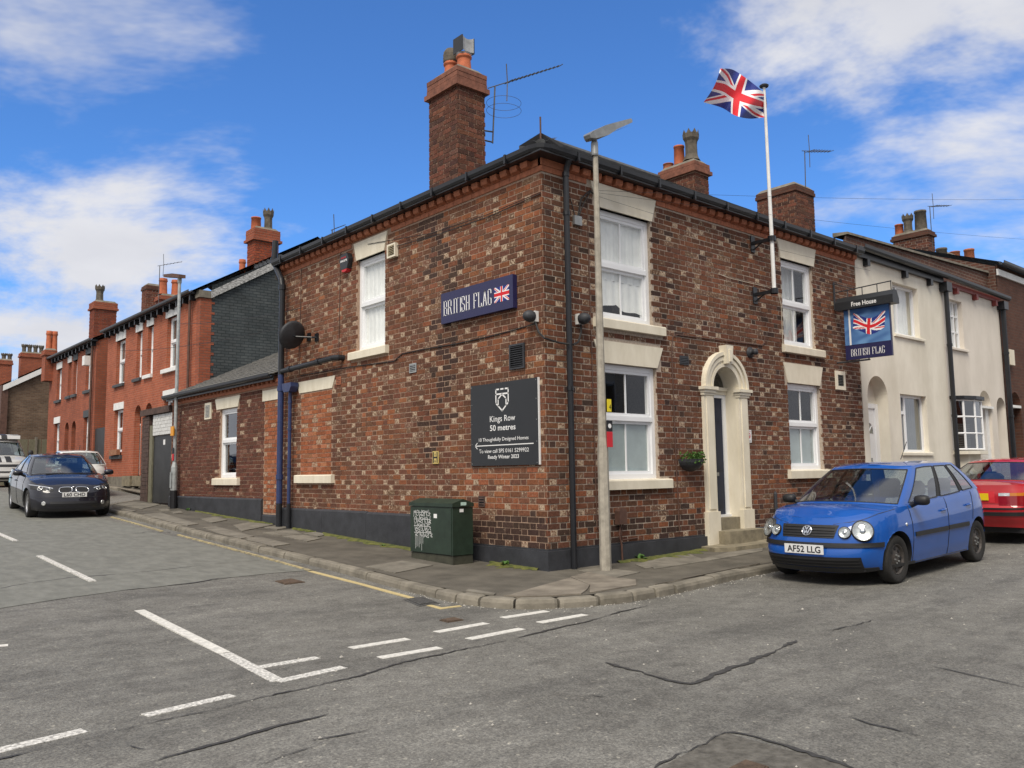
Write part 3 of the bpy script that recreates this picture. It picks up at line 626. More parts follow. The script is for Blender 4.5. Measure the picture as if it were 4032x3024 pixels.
def sash_window(parent, side, u0, u1, z0, z1, zmid, rec=.07, bar=True, curtain='full', pane='pane', frost=False, name='window', fw=.075):
    """upvc vertical sash: outer frame, two sashes, glazing bars, panes, curtain"""
    b = MB(); o0, o1 = -rec - .07, -rec
    for a in ((u0, u0 + fw, z0, z1), (u1 - fw, u1, z0, z1), (u0 + fw, u1 - fw, z1 - fw, z1), (u0 + fw, u1 - fw, z0, z0 + fw)): b.wbox(side, *a, o0, o1)
    w = b.build(name, 'white_upvc', parent)
    b = MB(); b.wbox(side, u0 + fw - .01, u1 - fw + .01, zmid - .035, zmid + .035, o0 + .012, o1 + .012)
    for (a, c, o) in ((zmid + .035, z1 - fw, -.012), (z0 + fw, zmid - .035, -.030)):
        for q in ((u0 + fw, u0 + fw + .045, a, c), (u1 - fw - .045, u1 - fw, a, c), (u0 + fw + .045, u1 - fw - .045, c - .045, c), (u0 + fw + .045, u1 - fw - .045, a, a + .045)): b.wbox(side, *q, o0 + o, o1 + o)
    b.build('sash', 'white_upvc', w)
    um = (u0 + u1) / 2
    for (a, c, o) in ((zmid + .08, z1 - fw - .045, -.012), (z0 + fw + .045, zmid - .08, -.030)):
        g = MB(); q = [W(side, u0 + fw + .04, a - .005, o1 + o - .03), W(side, u1 - fw - .04, a - .005, o1 + o - .03), W(side, u1 - fw - .04, c + .005, o1 + o - .03), W(side, u0 + fw + .04, c + .005, o1 + o - .03)]
        g.quad(*(q if side == 'R' else q[::-1])); g.build('pane', pane, w)
        if bar: MB().wbox(side, um - .012, um + .012, a, c, o1 + o - .034, o1 + o - .014).build('glazing_bar', 'white_upvc', w)
    if frost:
        f = MB(); f.wbox(side, u0 + fw, u1 - fw, z0 + fw, zmid - .06, o1 - .075, o1 - .070); f.build('frosted_film', 'frosted', w)
    if curtain:
        cb = MB(); a, c = u0 + .05, u1 - .05
        if curtain == 'full': wavy_curtain(cb, side, a, c, z0 + .02, z1 - .02, o1 - .088, .006)
        elif curtain == 'swag':
            wavy_curtain(cb, side, a, c, zmid - .2, z1 - .02, o1 - .088, .006); n = 36
            for i in range(n):
                f0, f1 = i / n, (i + 1) / n; lo = lambda t: z0 + .14 + .18 * (1 - abs(2 * t - .9)) ** 2 + .05 * math.sin(t * 9)
                y = lambda t: o1 - .088 + .006 * math.sin(t * 40); U = lambda t: a + (c - a) * t
                cb.quad(W(side, U(f0), lo(f0), y(f0)), W(side, U(f1), lo(f1), y(f1)), W(side, U(f1), zmid - .2, y(f1)), W(side, U(f0), zmid - .2, y(f0)))
        elif curtain == 'half': wavy_curtain(cb, side, a, c, zmid - .02, z1 - .02, o1 - .16, .004)
        elif curtain == 'low': wavy_curtain(cb, side, a, c, z0 + .02, z1 - .02, o1 - .30, .03)
        cb.build('curtain', 'curtain', w)
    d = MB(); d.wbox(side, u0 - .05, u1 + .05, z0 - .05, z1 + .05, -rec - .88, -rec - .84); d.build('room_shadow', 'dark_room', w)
    return w
def lintel(parent, side, u0, u1, z0, z1, flare=.10, out=.012, mat='cream_paint'):
    b = MB(); b.prism([(u0, z0), (u1, z0), (u1 + flare, z1), (u0 - flare, z1)], out, out - .12, lambda u, z, o: W(side, u, z, o)); return b.build('lintel', mat, parent, recalc=True)
def sill(parent, side, u0, u1, z0, z1, out=.075, mat='cream_paint'):
    b = MB(); b.prism([(out - .195, z0), (out, z0), (out, z1 - .02), (out - .012, z1 - .004), (out - .195, z1 + .012)], u0, u1, lambda o, z, u: W(side, u, z, o)); return b.build('sill', mat, parent, recalc=True)
pub = thing('pub_building', 'two-storey brown brick corner pub with cream lintels and white sash windows', 'pub')
PW, PL, EAVE = 8.95, 8.12, 5.51
HL = [(4.06, 5.03, 3.53, 5.23)]
HR = [(1.11, 2.34, 3.54, 5.22), (1.13, 2.38, 1.17, 2.88), (6.10, 7.22, 3.58, 5.23), (6.13, 7.29, 1.27, 2.88), (3.765, 4.49, .10, 3.05)]
SOL_L = [(5.93, 7.16, 1.30, 2.94)]                 # walled-up window
LINT_L = [(3.97, 5.13, 5.22, 5.56), (5.83, 7.28, 2.93, 3.18), (3.93, 5.22, 3.385, 3.54), (5.80, 7.30, 1.145, 1.31)]
LINT_R = [(1.02, 2.45, 5.22, 5.58), (1.02, 2.50, 2.88, 3.21), (6.03, 7.32, 5.22, 5.58), (6.04, 7.38, 2.88, 3.25), (.98, 2.56, 3.395, 3.55), (1.0, 2.61, 1.026, 1.18), (6.0, 7.44, 3.44, 3.59), (6.0, 7.45, 1.115, 1.28), (3.50, 4.74, 0, 2.66), (3.56, 4.68, 2.6, 3.0), (3.72, 4.52, 2.9, 3.2)]
r = random.Random(3)
b = MB(); holed_wall(b, 'L', 0, PL, -.3, EAVE + .2, HL, -.005); b.build('wall', 'mortar', pub)
b = MB(); holed_wall(b, 'R', 0, PW, -.3, EAVE + .2, HR, -.005); b.build('wall', 'mortar_pale', pub)
b = MB(); b.quad((PW, 0, -.3), (PW, PL, -.3), (PW, PL, 7.6), (PW, 0, 5.6)); b.quad((0, PL, -.3), (PW, PL, -.3), (PW, PL, 5.7), (0, PL, 5.7)); b.build('party_wall', 'mortar_dark', pub)
allb = []
for side, u1, holes, z00, fn in (('L', PL, HL + SOL_L + LINT_L, 0, col_left), ('R', PW, HR + LINT_R, 0, col_right)):
    for br in brick_layout(0.0, u1, .26, EAVE, holes, r):
        if side == 'L' and br[0] > 2.35 and br[3] < .66: continue
        allb.append((side, br, fn(.5 * (br[0] + br[1]), .5 * (br[2] + br[3]), br[4], r)))
# walled-up window infill, set back slightly
infill = []
for br in brick_layout(5.93, 7.16, 1.31, 2.94, [], r): infill.append((br, col_infill(br[0], br[2], br[4], r)))
def occluded(side, br):   # behind signs, cabinet, pipes: never among the largest shown
    u, z = .5 * (br[0] + br[1]), .5 * (br[2] + br[3])
    if side == 'L': return (.05 < u < 1.62 and 1.38 < z < 2.62) or (.5 < u < 2.3 and 3.6 < z < 4.15) or (1.3 < u < 3.1 and z < .95)
    return False
order = sorted(range(len(allb)), key=lambda i: -(0 if occluded(allb[i][0], allb[i][1]) else proj_area(allb[i][0], allb[i][1])))
single = set(order[:290])
unit = {}
for sd_ in 'LR':
    for v in range(4):
        mb = MB(); rr = random.Random(v * 7 + ord(sd_)); q = lambda: rr.uniform(-.01, .01)
        c = [(-.5 + q(), -.5 + q() * 2, 1 + q()), (.5 + q(), -.5 + q() * 2, 1 + q()), (.5 + q(), .5 + q() * 2, 1 + q()), (-.5 + q(), .5 + q() * 2, 1 + q())]
        e = [(-.47, -.47, 1.12), (.47, -.47, 1.12), (.47, .47, 1.12), (-.47, .47, 1.12)]; e = [(x + q(), y + q(), z) for x, y, z in e]
        g = [(-.5, -.5, 0), (.5, -.5, 0), (.5, .5, 0), (-.5, .5, 0)]
        fs = [(4, 5, 6, 7)] + [(i, (i + 1) % 4, 4 + (i + 1) % 4, 4 + i) for i in range(4)] + [(8 + i, 8 + (i + 1) % 4, (i + 1) % 4, i) for i in range(4)]
        M4 = frame_m((0, 0, 0), (0, -1, 0) if sd_ == 'L' else (1, 0, 0), (0, 0, 1)) if False else Matrix()
        me = bpy.data.meshes.new('brick'); me.from_pydata(c + e + g, [], fs); me.materials.append(MATS['brick_single']); unit[sd_ + str(v)] = me
mass = MB()
for i, (side, br, col) in enumerate(allb):
    if i in single:
        ua, ub, za, zb, k = br; o = bpy.data.objects.new('brick', unit[side + str(i % 4)]); COL.objects.link(o)
        Mx = wall_m(side, (ua + ub) / 2, (za + zb) / 2, -.03); Mx = Mx @ Matrix.Diagonal((ub - ua, zb - za, .028 + r.uniform(-.002, .003), 1))
        o.matrix_basis = Mx; o.color = col; o.parent = pub
    else: brick_geo(mass, side, br, r, col)
for br, c in infill: brick_geo(mass, 'L', br, r, c, .002)
ob = mass.build('brickwork', 'brick_mass', pub); struct(ob, 'stuff')
# plinth
def plinth(side, u0, u1, z0, z1, parent, out=.045):
    b = MB(); b.prism([(-.02, z0), (out, z0), (out, z1 - .035), (.0, z1), (-.02, z1)], u0, u1, lambda o, z, u: W(side, u, z, o)); return b.build('plinth', 'plinth_paint', parent, recalc=True)
plinth('L', 2.36, 4.6, -.2, .645, pub); plinth('L', 4.606, 6.2, -.2, .655, pub); plinth('L', 6.206, 7.95, -.2, .65, pub)
b = MB(); poly = [(-.045, 2.354), (-.045, -.045), (3.50, -.045), (3.50, .02), (.02, .02), (.02, 2.354)]
b.prism(poly, -.25, .235, lambda x, y, z: (x, y, z)); b.prism([(0.0, 2.354), (0.0, 0.0), (3.50, 0.0), (3.50, .02), (.02, .02), (.02, 2.354)], .235, .262, lambda x, y, z: (x, y, z)); b.build('plinth', 'plinth_paint', pub, recalc=True)
plinth('R', 4.76, PW, -.1, .30, pub)
# cornice: band, backing course, corbel blocks
for side, u1 in (('L', PL), ('R', PW)):
    rr = random.Random(5); b = MB(); u = -.014 if side == 'R' else -.014; i = 0
    tops = [(3.93, 5.17)] if side == 'L' else [(1.0, 2.47), (6.0, 7.34)]
    while u < u1:
        e = min(u + .228, u1)
        if not any(a - .02 < (u + e) / 2 < c + .02 for a, c in tops):
            o = .014 + rr.uniform(-.002, .002)
            MB().wbox(side, max(u, .0 if side == 'L' else -.014), e - .006, 5.514, 5.594, -.03, o).build('band_brick', 'terracotta', pub)
        u = e; i += 1
    b = MB(); b.wbox(side, 0.0 if side == 'L' else -.02, u1, 5.600, 5.70, -.05, .020); b.build('cornice_course', 'terracotta', pub)
    k = .19 if side == 'L' else .515; stepu = .2253 if side == 'L' else .2345
    k = k - stepu if side == 'L' else k
    me = None; u = k if k > 0 else k + stepu
    while u < u1 - .15:
        if me is None:
            b = MB(); prof = [(0, 5.600), (.085, 5.612), (.102, 5.640), (.105, 5.695), (0, 5.695)]
            b.prism(prof, 0, .15, lambda o, z, t: W(side, t, z, o)); o = b.build('corbel_block', 'terracotta', pub, recalc=True); me = o.data
        else: o = link('corbel_block', me, pub)
        o.location = W(side, u, 0, .0) if side == 'R' else Vector((0, u, 0))
        u += stepu
# soffit board, gutter
def gutter_run(parent, pts, r_=.062, mat='black_plastic', name='gutter'):
    """half-round gutter with rolled lip along a polyline; pts = list of (x,y,z) and outward normals are implied by mitre"""
    b = MB(); prof = [(-.06, .045), (-.06, -.01), (-.04, -.045), (0, -.06), (.04, -.045), (.06, -.01), (.066, .045), (.056, .047), (.05, 0), (0, -.045), (-.05, 0)]
    rows = []
    for p, nrm in pts: rows += [Vector(p) + Vector(nrm) * a * (r_ / .06) + Vector((0, 0, c * r_ / .06)) for a, c in prof]
    n = len(prof); m_ = len(pts)
    b.add(rows, [(i * n + k, i * n + k + 1, (i + 1) * n + k + 1, (i + 1) * n + k) for i in range(m_ - 1) for k in range(n - 1)] + [tuple(range(n)), tuple(range((m_ - 1) * n + n - 1, (m_ - 1) * n - 1, -1))])
    g = b.build(name, mat, parent, recalc=True)
    return g
b = MB(); b.prism([(-.21, -.21), (PW, -.21), (PW, .05), (.05, .05), (.05, PL), (-.21, PL)], 5.702, 5.725, lambda x, y, z: (x, y, z)); b.build('soffit_board', 'black_plastic', pub, recalc=True)
b = MB(); b.prism([(-.115, -.115), (PW, -.115), (PW, -.095), (-.095, -.095), (-.095, PL), (-.115, PL)], 5.726, 5.83, lambda x, y, z: (x, y, z)); b.build('fascia', 'black_plastic', pub, recalc=True)
g = gutter_run(pub, [((-.185, PL + .02, 5.775), (-1, 0, 0)), ((-.185, .0, 5.775), (-1, 0, 0)), ((-.15, -.11, 5.775), (-.92, -.38, 0)), ((-.11, -.15, 5.775), (-.38, -.92, 0)), ((0, -.185, 5.775), (0, -1, 0)), ((PW, -.185, 5.775), (0, -1, 0))])
for u in [i * .9 + .5 for i in range(10)]:
    for side, lim in (('L', PL), ('R', PW)):
        if u < lim: MB().wbox(side, u - .018, u + .018, 5.70, 5.835, .11, .262).build('gutter_bracket', 'black_plastic', pub)
# roof
RZ, TAN, RD = 5.83, .575, 4.05
b = MB(); q = RZ + TAN * (RD + .14)
A, B_, C_, D_, E_, F_ = (-.14, -.14, RZ), (PW + .0, -.14, RZ), (PW, RD, q), (RD, RD, q), (-.14, PL + .05, RZ), (RD, PL + .05, q)
b.add([A, B_, C_, D_], [(0, 1, 2, 3)]); b.add([A, D_, F_, E_], [(0, 1, 2, 3)])
b.add([C_, D_, (RD, PL, q), (PW, PL, RZ)], [(0, 3, 2, 1)])
b.add([E_, F_, (RD, PL + .05, RZ - .4), (-.14, PL + .05, RZ - .4)], [(0, 1, 2, 3)])
roof = b.build('roof', 'slate', pub)
# slates as separate courses along the visible front and left slopes (joined: far too small to pick apart)
def slate_slope(parent, origin, along, up, L, H, rng, w=.26, h=.19, lap=.012, mat='slate', name='slates', skip=None):
    b = MB(); al, upv = Vector(along), Vector(up); nn = al.cross(upv).normalized(); o = Vector(origin); k = 0
    if nn.z < 0: nn = -nn
    while k * h < H:
        u = -(w * .5 if k % 2 else 0)
        while u < L:
            a, c = max(0, u + .004), min(L, u + w - .004)
            if c - a > .03 and not (skip and skip((a + c) / 2, k * h)):
                t = rng.uniform(0, .004); p = lambda uu, vv, nz: o + al * uu + upv * vv + nn * nz
                v0, v1 = k * h + rng.uniform(-.006, .006), min(H, (k + 1) * h + .02)
                b.add([p(a, v0, .004), p(c, v0, .004), p(c, v0, lap + t + .004), p(a, v0, lap + t + .004), p(a, v1, .003 + t), p(c, v1, .003 + t)], [(0, 1, 2, 3), (3, 2, 5, 4), (0, 3, 4), (1, 5, 2)])
            u += w
        k += 1
    ob = b.build(name, mat, parent, recalc=True); return struct(ob, 'stuff')
import math as _m
cs, sn = math.cos(math.atan(TAN)), math.sin(math.atan(TAN)); SL = (RD + .14) / cs
slate_slope(roof, A, (1, 0, 0), (0, cs, sn), PW + .14, SL, r, skip=lambda u, v: u < v * cs)
slate_slope(roof, A, (0, 1, 0), (cs, 0, sn), PL + .19, SL, r, skip=lambda u, v: u < v * cs)
b = MB(); b.tube([A, D_], .07, 8); b.tube([C_, D_], .08, 8); b.build('ridge_tile', 'slate', roof)
# hip end finial at the corner
b = MB(); b.add([(-.20, .24, 5.83), (.24, -.20, 5.83), (-.20, .24, 5.90), (.24, -.20, 5.90), (-.02, -.02, 6.06), (.5, .5, 6.10), (.2, .64, 5.9), (.64, .2, 5.9)], [(0, 1, 3, 4, 2), (2, 4, 5, 6), (4, 3, 7, 5)]); b.build('hip_tile', 'black_plastic', roof)
b = MB(); b.tube([(-.05, -.05, 5.82), (-.05, -.05, 6.27)], .013, 6); b.build('hip_iron', 'rust_brown', roof)
# ---- chimney stacks
def chimney(parent, x0, x1, y0, y1, zb, zt, rng, cols, cap=True, capmat='cap_brick', name='chimney', mort='mortar', geo=True, mat=None, caph=.34, over=.05, capcol=None):
    """brick stack with oversailing cap; returns the stack part"""
    b = MB(); b.box(x0 + .009, x1 - .009, y0 + .009, y1 - .009, zb, zt)
    if cap:
        pass
    st = b.build(name, mort if geo else mat, parent)
    if geo:
        m_ = MB()
        for side, u0, u1, off in (('L', y0, y1, -x0), ('R', x0, x1, -y0)):
            for br in brick_layout(u0, u1, zb, zt, [], rng, zbase=zb):
                ua, ub, za, zbb, k = br; c = jit(rng.choice(cols), rng); q = lambda: rng.uniform(-.003, .003); d = off - .03
                pts = [W(side, ua + q(), za + q(), off + q()), W(side, ub + q(), za + q(), off + q()), W(side, ub + q(), zbb + q(), off + q()), W(side, ua + q(), zbb + q(), off + q())] + [W(side, ua, za, d), W(side, ub, za, d), W(side, ub, zbb, d), W(side, ua, zbb, d)]
                f = [(0, 1, 2, 3), (4, 5, 1, 0), (5, 6, 2, 1), (6, 7, 3, 2), (7, 4, 0, 3)]
                if side == 'L': f = [tuple(reversed(x)) for x in f]
                m_.add(pts, f, c)
        struct(m_.build('brickwork', 'brick_mass', st), 'stuff')
    if cap:
        c = MB(); c.box(x0 - over, x1 + over, y0 - over, y1 + over, zt, zt + .085)
        o2 = over * .45; k = zt + .085; nrow = max(1, int(round((caph - .1) / COURSE)))
        for i in range(nrow):
            c.box(x0 - o2 + .004 * (i % 2), x1 + o2 - .004 * (i % 2), y0 - o2 + .004 * (i % 2), y1 + o2 - .004 * (i % 2), k + .004, k + COURSE - .004); k += COURSE
        c.build('cap', capcol or capmat, st)
        f = MB(); w2 = .08; f.add([(x0, y0, k), (x1, y0, k), (x1, y1, k), (x0, y1, k), (x0 + w2, y0 + w2, k + .09), (x1 - w2, y0 + w2, k + .09), (x1 - w2, y1 - w2, k + .09), (x0 + w2, y1 - w2, k + .09)], [(0, 1, 5, 4), (1, 2, 6, 5), (2, 3, 7, 6), (3, 0, 4, 7), (4, 5, 6, 7)]); f.build('flaunching', 'kerb_stone', st)
        st['top'] = k + .06
    return st
def pot(parent, x, y, z, h=.55, r0=.13, kind='roll', mat='pot_red'):
    M4 = Matrix.Translation((x, y, z))
    if kind == 'roll': prof = [(r0 * 1.12, 0), (r0 * .98, .06), (r0 * .86, h * .72), (r0 * .86, h * .78), (r0 * 1.02, h * .82), (r0 * 1.04, h * .88), (r0 * .92, h * .92), (r0 * .95, h), (r0 * .75, h), (r0 * .7, h * .5)]
    elif kind == 'plain': prof = [(r0, 0), (r0 * .92, h * .9), (r0 * 1.0, h * .91), (r0, h), (r0 * .8, h), (r0 * .75, h * .4)]
    elif kind == 'crown': prof = [(r0 * 1.25, 0), (r0, h * .1), (r0 * .85, h * .2), (r0 * .8, h * .6), (r0 * .95, h * .66), (r0 * 1.1, h * .72), (r0 * 1.15, h * .86), (r0 * 1.0, h * .86), (r0 * .8, h * .5)]
    b = MB(); b.lathe(prof, 16 if kind != 'crown' else 8, M4)
    if kind == 'crown':
        for i in range(8):
            a = math.pi / 4 * (i + .5); c, s_ = math.cos(a) * r0 * 1.07, math.sin(a) * r0 * 1.07; d = Vector((-math.sin(a), math.cos(a), 0)) * r0 * .34
            p = Vector((x + c, y + s_, z + h * .85)); b.add([p - d, p + d, p + Vector((0, 0, h * .15)), p - d + Vector((c, s_, 0)) * -.15, p + d + Vector((c, s_, 0)) * -.15], [(0, 1, 2), (4, 3, 2), (0, 2, 3), (1, 4, 2)])
    return b.build('chimney_pot', mat, parent, smooth=kind != 'crown')
DK = [(.095, .040, .028), (.12, .046, .030), (.065, .032, .026), (.15, .06, .038), (.105, .05, .036)]
ch1 = chimney(pub, .40, 1.00, 2.455, 3.28, 5.85, 7.80, r, DK, over=.06, caph=.35)
b = MB(); b.box(.37, 1.03, 2.43, 3.31, 5.85, 6.13); b.quad((.22, 2.2, 6.0), (.22, 3.5, 6.0), (.40, 3.42, 6.16), (.40, 2.36, 6.16)); b.build('flashing', 'lead', ch1)
p1 = pot(ch1, .72, 2.68, 8.16, .36, .135); p2 = pot(ch1, .70, 3.03, 8.16, .36, .13)
b = MB(); cx_, cy_, cz_ = .72, 2.68, 8.50; b.lathe([(.125, 0), (.14, .03), (.12, .04)], 14, Matrix.Translation((cx_, cy_, cz_)))
for a in (-1, 1):
    pl = [(-.13, .03), (.13, .03), (.13, .31), (-.13, .31)]; b.add([(cx_ + a * .135, cy_ + p, cz_ + q_) for p, q_ in pl] + [(cx_ + a * .12, cy_ + p, cz_ + q_) for p, q_ in pl], [(0, 1, 2, 3), (7, 6, 5, 4), (0, 4, 5, 1), (1, 5, 6, 2), (2, 6, 7, 3), (3, 7, 4, 0)], mi=1)
rows = [(-.12 + .24 * i / 8, -.125 + .035 * (1 - (2 * i / 8 - 1) ** 2)) for i in range(9)]
b.add([(cx_ + x, cy_ + y, cz_ + .05) for x, y in rows] + [(cx_ + x, cy_ + y, cz_ + .28 + .03 * (2 * i / 8 - 1) ** 2) for i, (x, y) in enumerate(rows)], [(i, i + 1, 9 + i + 1, 9 + i) for i in range(8)])
b.build('chimney_cowl', ['lead', 'black_plastic'], ch1)
b = MB(); M4 = Matrix.Translation((.70, 3.03, 8.50)); b.lathe([(.12, 0), (.14, .03), (.13, .05), (.14, .08), (.13, .10), (.14, .14), (.13, .16), (.13, .19), (.09, .25), (0, .27)], 14, M4); b.build('chimney_cowl', 'pot_dark', ch1, smooth=True)
# second stack on the party wall by the ridge
ch2 = chimney(pub, 7.64, 8.16, 3.0, 4.02, 6.9, 8.12, r, DK, over=.07, caph=.30)
pot(ch2, 7.92, 3.28, 8.50, .75, .17, 'crown', 'pot_dark'); pot(ch2, 7.90, 3.62, 8.50, .46, .13, 'plain'); pot(ch2, 7.86, 3.92, 8.46, .14, .13, 'plain', 'terracotta')
# ---- openings
sash_window(pub, 'L', 4.06, 5.03, 3.535, 5.225, 4.39, bar=False, curtain='full'); lintel(pub, 'L', 4.07, 5.02, 5.23, 5.56, .10, .02); sill(pub, 'L', 3.94, 5.215, 3.385, 3.53)
sash_window(pub, 'R', 1.11, 2.34, 3.545, 5.215, 4.38, curtain='swag'); lintel(pub, 'R', 1.10, 2.36, 5.22, 5.585, .12, .02); sill(pub, 'R', .98, 2.56, 3.395, 3.54)
sash_window(pub, 'R', 1.13, 2.38, 1.175, 2.875, 2.08, curtain=None, pane='pane', frost=True); lintel(pub, 'R', 1.12, 2.395, 2.882, 3.21, .15); sill(pub, 'R', 1.0, 2.61, 1.026, 1.17)
sash_window(pub, 'R', 6.10, 7.22, 3.585, 5.225, 4.40, curtain='low'); lintel(pub, 'R', 6.08, 7.26, 5.23, 5.585, .11, .02); sill(pub, 'R', 6.0, 7.45, 3.44, 3.58)
sash_window(pub, 'R', 6.13, 7.29, 1.275, 2.875, 2.12, curtain=None, pane='pane', frost=True); lintel(pub, 'R', 6.14, 7.29, 2.882, 3.25, .13); sill(pub, 'R', 6.0, 7.45, 1.115, 1.27)
lintel(pub, 'L', 5.90, 7.24, 2.942, 3.17, .11); sill(pub, 'L', 5.80, 7.30, 1.147, 1.305)
# ---- doorway
UC = 4.128
sur = MB()
for a, c in ((3.50, 3.768), (4.488, 4.74)):
    sur.wbox('R', a, c, .62, 2.52, -.02, .055); sur.wbox('R', a + .05, c - .05, .66, 2.50, .055, .072); sur.wbox('R', a - .03, c + .025, .02, .62, -.02, .085)
for a, c in ((3.46, 3.80), (4.456, 4.79)):
    sur.wbox('R', a + .02, c - .02, 2.52, 2.56, -.02, .075); sur.wbox('R', a + .01, c - .01, 2.56, 2.61, -.02, .095); sur.wbox('R', a - .02, c + .02, 2.61, 2.66, -.02, .12)
def ring(b, r0, r1, o0, o1, n=28, zc_=2.66):
    for i in range(n):
        a0, a1 = math.pi * i / n, math.pi * (i + 1) / n; P_ = []
        for o in (o0, o1):
            for rr_, aa in ((r0, a0), (r1, a0), (r1, a1), (r0, a1)): P_.append(W('R', UC + rr_ * math.cos(aa), zc_ + rr_ * math.sin(aa), o))
        b.hexa(P_)
ring(sur, .363, .62, -.02, .05); ring(sur, .363, .415, .05, .062); ring(sur, .47, .53, .05, .075); ring(sur, .555, .615, .05, .095)
surround = sur.build('door_surround', 'cream_paint', pub, recalc=True)
b = MB(); b.prism([(UC - .06, 3.07), (UC + .075, 3.07), (UC + .115, 3.38), (UC - .09, 3.38)], -.02, .15, lambda u, z, o: W('R', u, z, o)); b.prism([(UC - .02, 3.10), (UC + .04, 3.10), (UC + .055, 3.30), (UC - .03, 3.30)], .15, .175, lambda u, z, o: W('R', u, z, o)); b.build('keystone', 'cream_paint', surround, recalc=True)
rev = MB()   # painted reveals
rev.wbox('R', 3.765, 3.772, .52, 2.66, -.33, .0); rev.wbox('R', 4.484, 4.491, .10, 2.66, -.33, .0)
for i in range(20):
    a0, a1 = math.pi * i / 20, math.pi * (i + 1) / 20
    rev.quad(*[W('R', UC + .361 * math.cos(a), 2.66 + .361 * math.sin(a), o) for a, o in ((a0, .0), (a1, .0), (a1, -.33), (a0, -.33))])
rev.build('reveal', 'cream_paint', surround)
b = MB(); b.wbox('R', 3.77, 4.486, 2.58, 2.70, -.30, -.20); b.wbox('R', 3.77, 4.486, 2.64, 2.70, -.20, -.17); b.build('transom', 'cream_paint', surround)
b = MB(); pts = [W('R', UC + .36 * math.cos(math.pi * i / 16), 2.70 + .36 * math.sin(math.pi * i / 16), -.25) for i in range(17)]; b.add(pts, [tuple(range(17))]); b.build('fanlight', 'pane_dark', surround)
b = MB(); b.wbox('R', 3.7, 4.6, .4, 3.2, -.9, -.8); b.build('room_shadow', 'dark_room', surround)
b = MB(); b.wbox('R', 3.772, 3.84, .50, 2.58, -.29, -.22); b.wbox('R', 4.40, 4.484, .50, 2.58, -.29, -.22); b.wbox('R', 3.84, 4.40, 2.52, 2.58, -.29, -.22); b.wbox('R', 3.772, 4.484, .50, .54, -.29, -.18)
b.build('door_frame', 'white_upvc', surround)
b = MB(); b.wbox('R', 3.84, 4.40, .54, 2.52, -.29, -.245)
for a, c, e, f in ((3.90, 4.09, .66, 1.15), (4.15, 4.34, .66, 1.15), (3.90, 4.09, 1.28, 2.0), (4.15, 4.34, 1.28, 2.0), (3.90, 4.09, 2.1, 2.42), (4.15, 4.34, 2.1, 2.42)):
    b.wbox('R', a, c, e, f, -.245, -.236); b.wbox('R', a + .03, c - .03, e + .03, f - .03, -.236, -.229)
door = b.build('door', 'navy_door', pub)
b = MB(); b.wbox('R', 4.02, 4.22, 1.19, 1.25, -.229, -.220); b.build('letter_plate', 'grey_metal', door)
b = MB(); b.wbox('R', 3.772, 4.484, .05, .50, -.33, .0); b.build('step', 'stone_step', pub)
b = MB()
front = [(3.72, .0), (4.75, .0), (4.75, -.30), (4.5, -.33), (4.2, -.335), (3.95, -.32), (3.76, -.27), (3.72, -.2)]
b.prism(front, -.05, .305, lambda x, y, z: (x, y, z)); b.build('step', 'stone_step', pub, recalc=True)
b = MB(); b.prism([(3.3, -.045), (5.3, -.045), (5.3, -.62), (4.4, -.66), (3.5, -.55), (3.22, -.35)], -.1, .085, lambda x, y, z: (x, y, z + .03 * (x - 3.3))); b.build('step', 'stone_step', pub, recalc=True)
# ================================================================== single-storey wing up the left-hand street
ext = thing('pub_outbuilding', 'single-storey brick wing beside the pub with slate roof and one sash window', 'outbuilding', (0, 8.2, .3))
r = random.Random(21)
EY0, EY1, EE = 8.125, 14.56, 3.19
HX = [(10.32, 11.34, 1.26, 2.88)]
b = MB(); holed_wall(b, 'L', EY0, EY1, 0, EE + .3, HX, -.009); b.quad((0, EY1, 0), (7, EY1, 0), (7, EY1, 3.4), (0, EY1, 3.4)); b.build('wall', 'mortar', ext)
cut = HX + [(10.10, 11.55, 1.10, 1.27), (10.2, 11.57, 2.88, 3.15), (8.0, 8.87, .48, 2.9), (8.0, 9.03, 2.9, 3.13), (11.82, 12.21, 2.69, 3.09)]
m_ = MB()
for br in brick_layout(EY0, EY1, .81, EE, cut, r): brick_geo(m_, 'L', br, r, col_ext(0, 0, br[4], r))
for br in brick_layout(EY0, 8.86, .49, 2.90, [], r): brick_geo(m_, 'L', br, r, col_infill(0, 0, br[4], r), .0)
struct(m_.build('brickwork', 'brick_mass', ext), 'stuff')
plinth('L', 8.88, EY1, .1, .815, ext); plinth('L', EY0 + .02, 8.875, .1, .485, ext, .015)
b = MB(); b.wbox('L', EY0, EY1, EE + .004, EE + .075, -.05, .02); b.wbox('L', EY0, EY1, EE + .15, EE + .21, -.05, .03); b.build('band_course', 'terracotta', ext)
me = None; u = EY0 + .05
while u < EY1 - .12:
    if me is None:
        b = MB(); b.wbox('L', 0, .105, EE + .077, EE + .148, -.05, .055); o = b.build('corbel_block', 'terracotta', ext); me = o.data
    else: o = link('corbel_block', me, ext)
    o.location = (0, u, 0); o.matrix_parent_inverse = wm(ext).inverted(); u += .2253
sash_window(ext, 'L', 10.32, 11.34, 1.265, 2.875, 2.12, bar=False, curtain=None, pane='pane_dark'); lintel(ext, 'L', 10.26, 11.50, 2.885, 3.14, .11); sill(ext, 'L', 10.09, 11.55, 1.098, 1.255)
lintel(ext, 'L', EY0 + .01, 8.96, 2.90, 3.13, .0); 
b = MB(); b.wbox('L', 11.82, 12.21, 2.69, 3.09, -.03, .03); v = b.build('vent', 'cream_paint', ext)
b = MB()
for i in range(9): b.wbox('L', 11.88, 12.15, 2.74 + i * .034, 2.755 + i * .034, .03, .042)
struct(b.build('vent_slats', 'grey_metal', v), 'stuff')
b = MB(); ez = 3.42; tn = .46; RX = 3.7
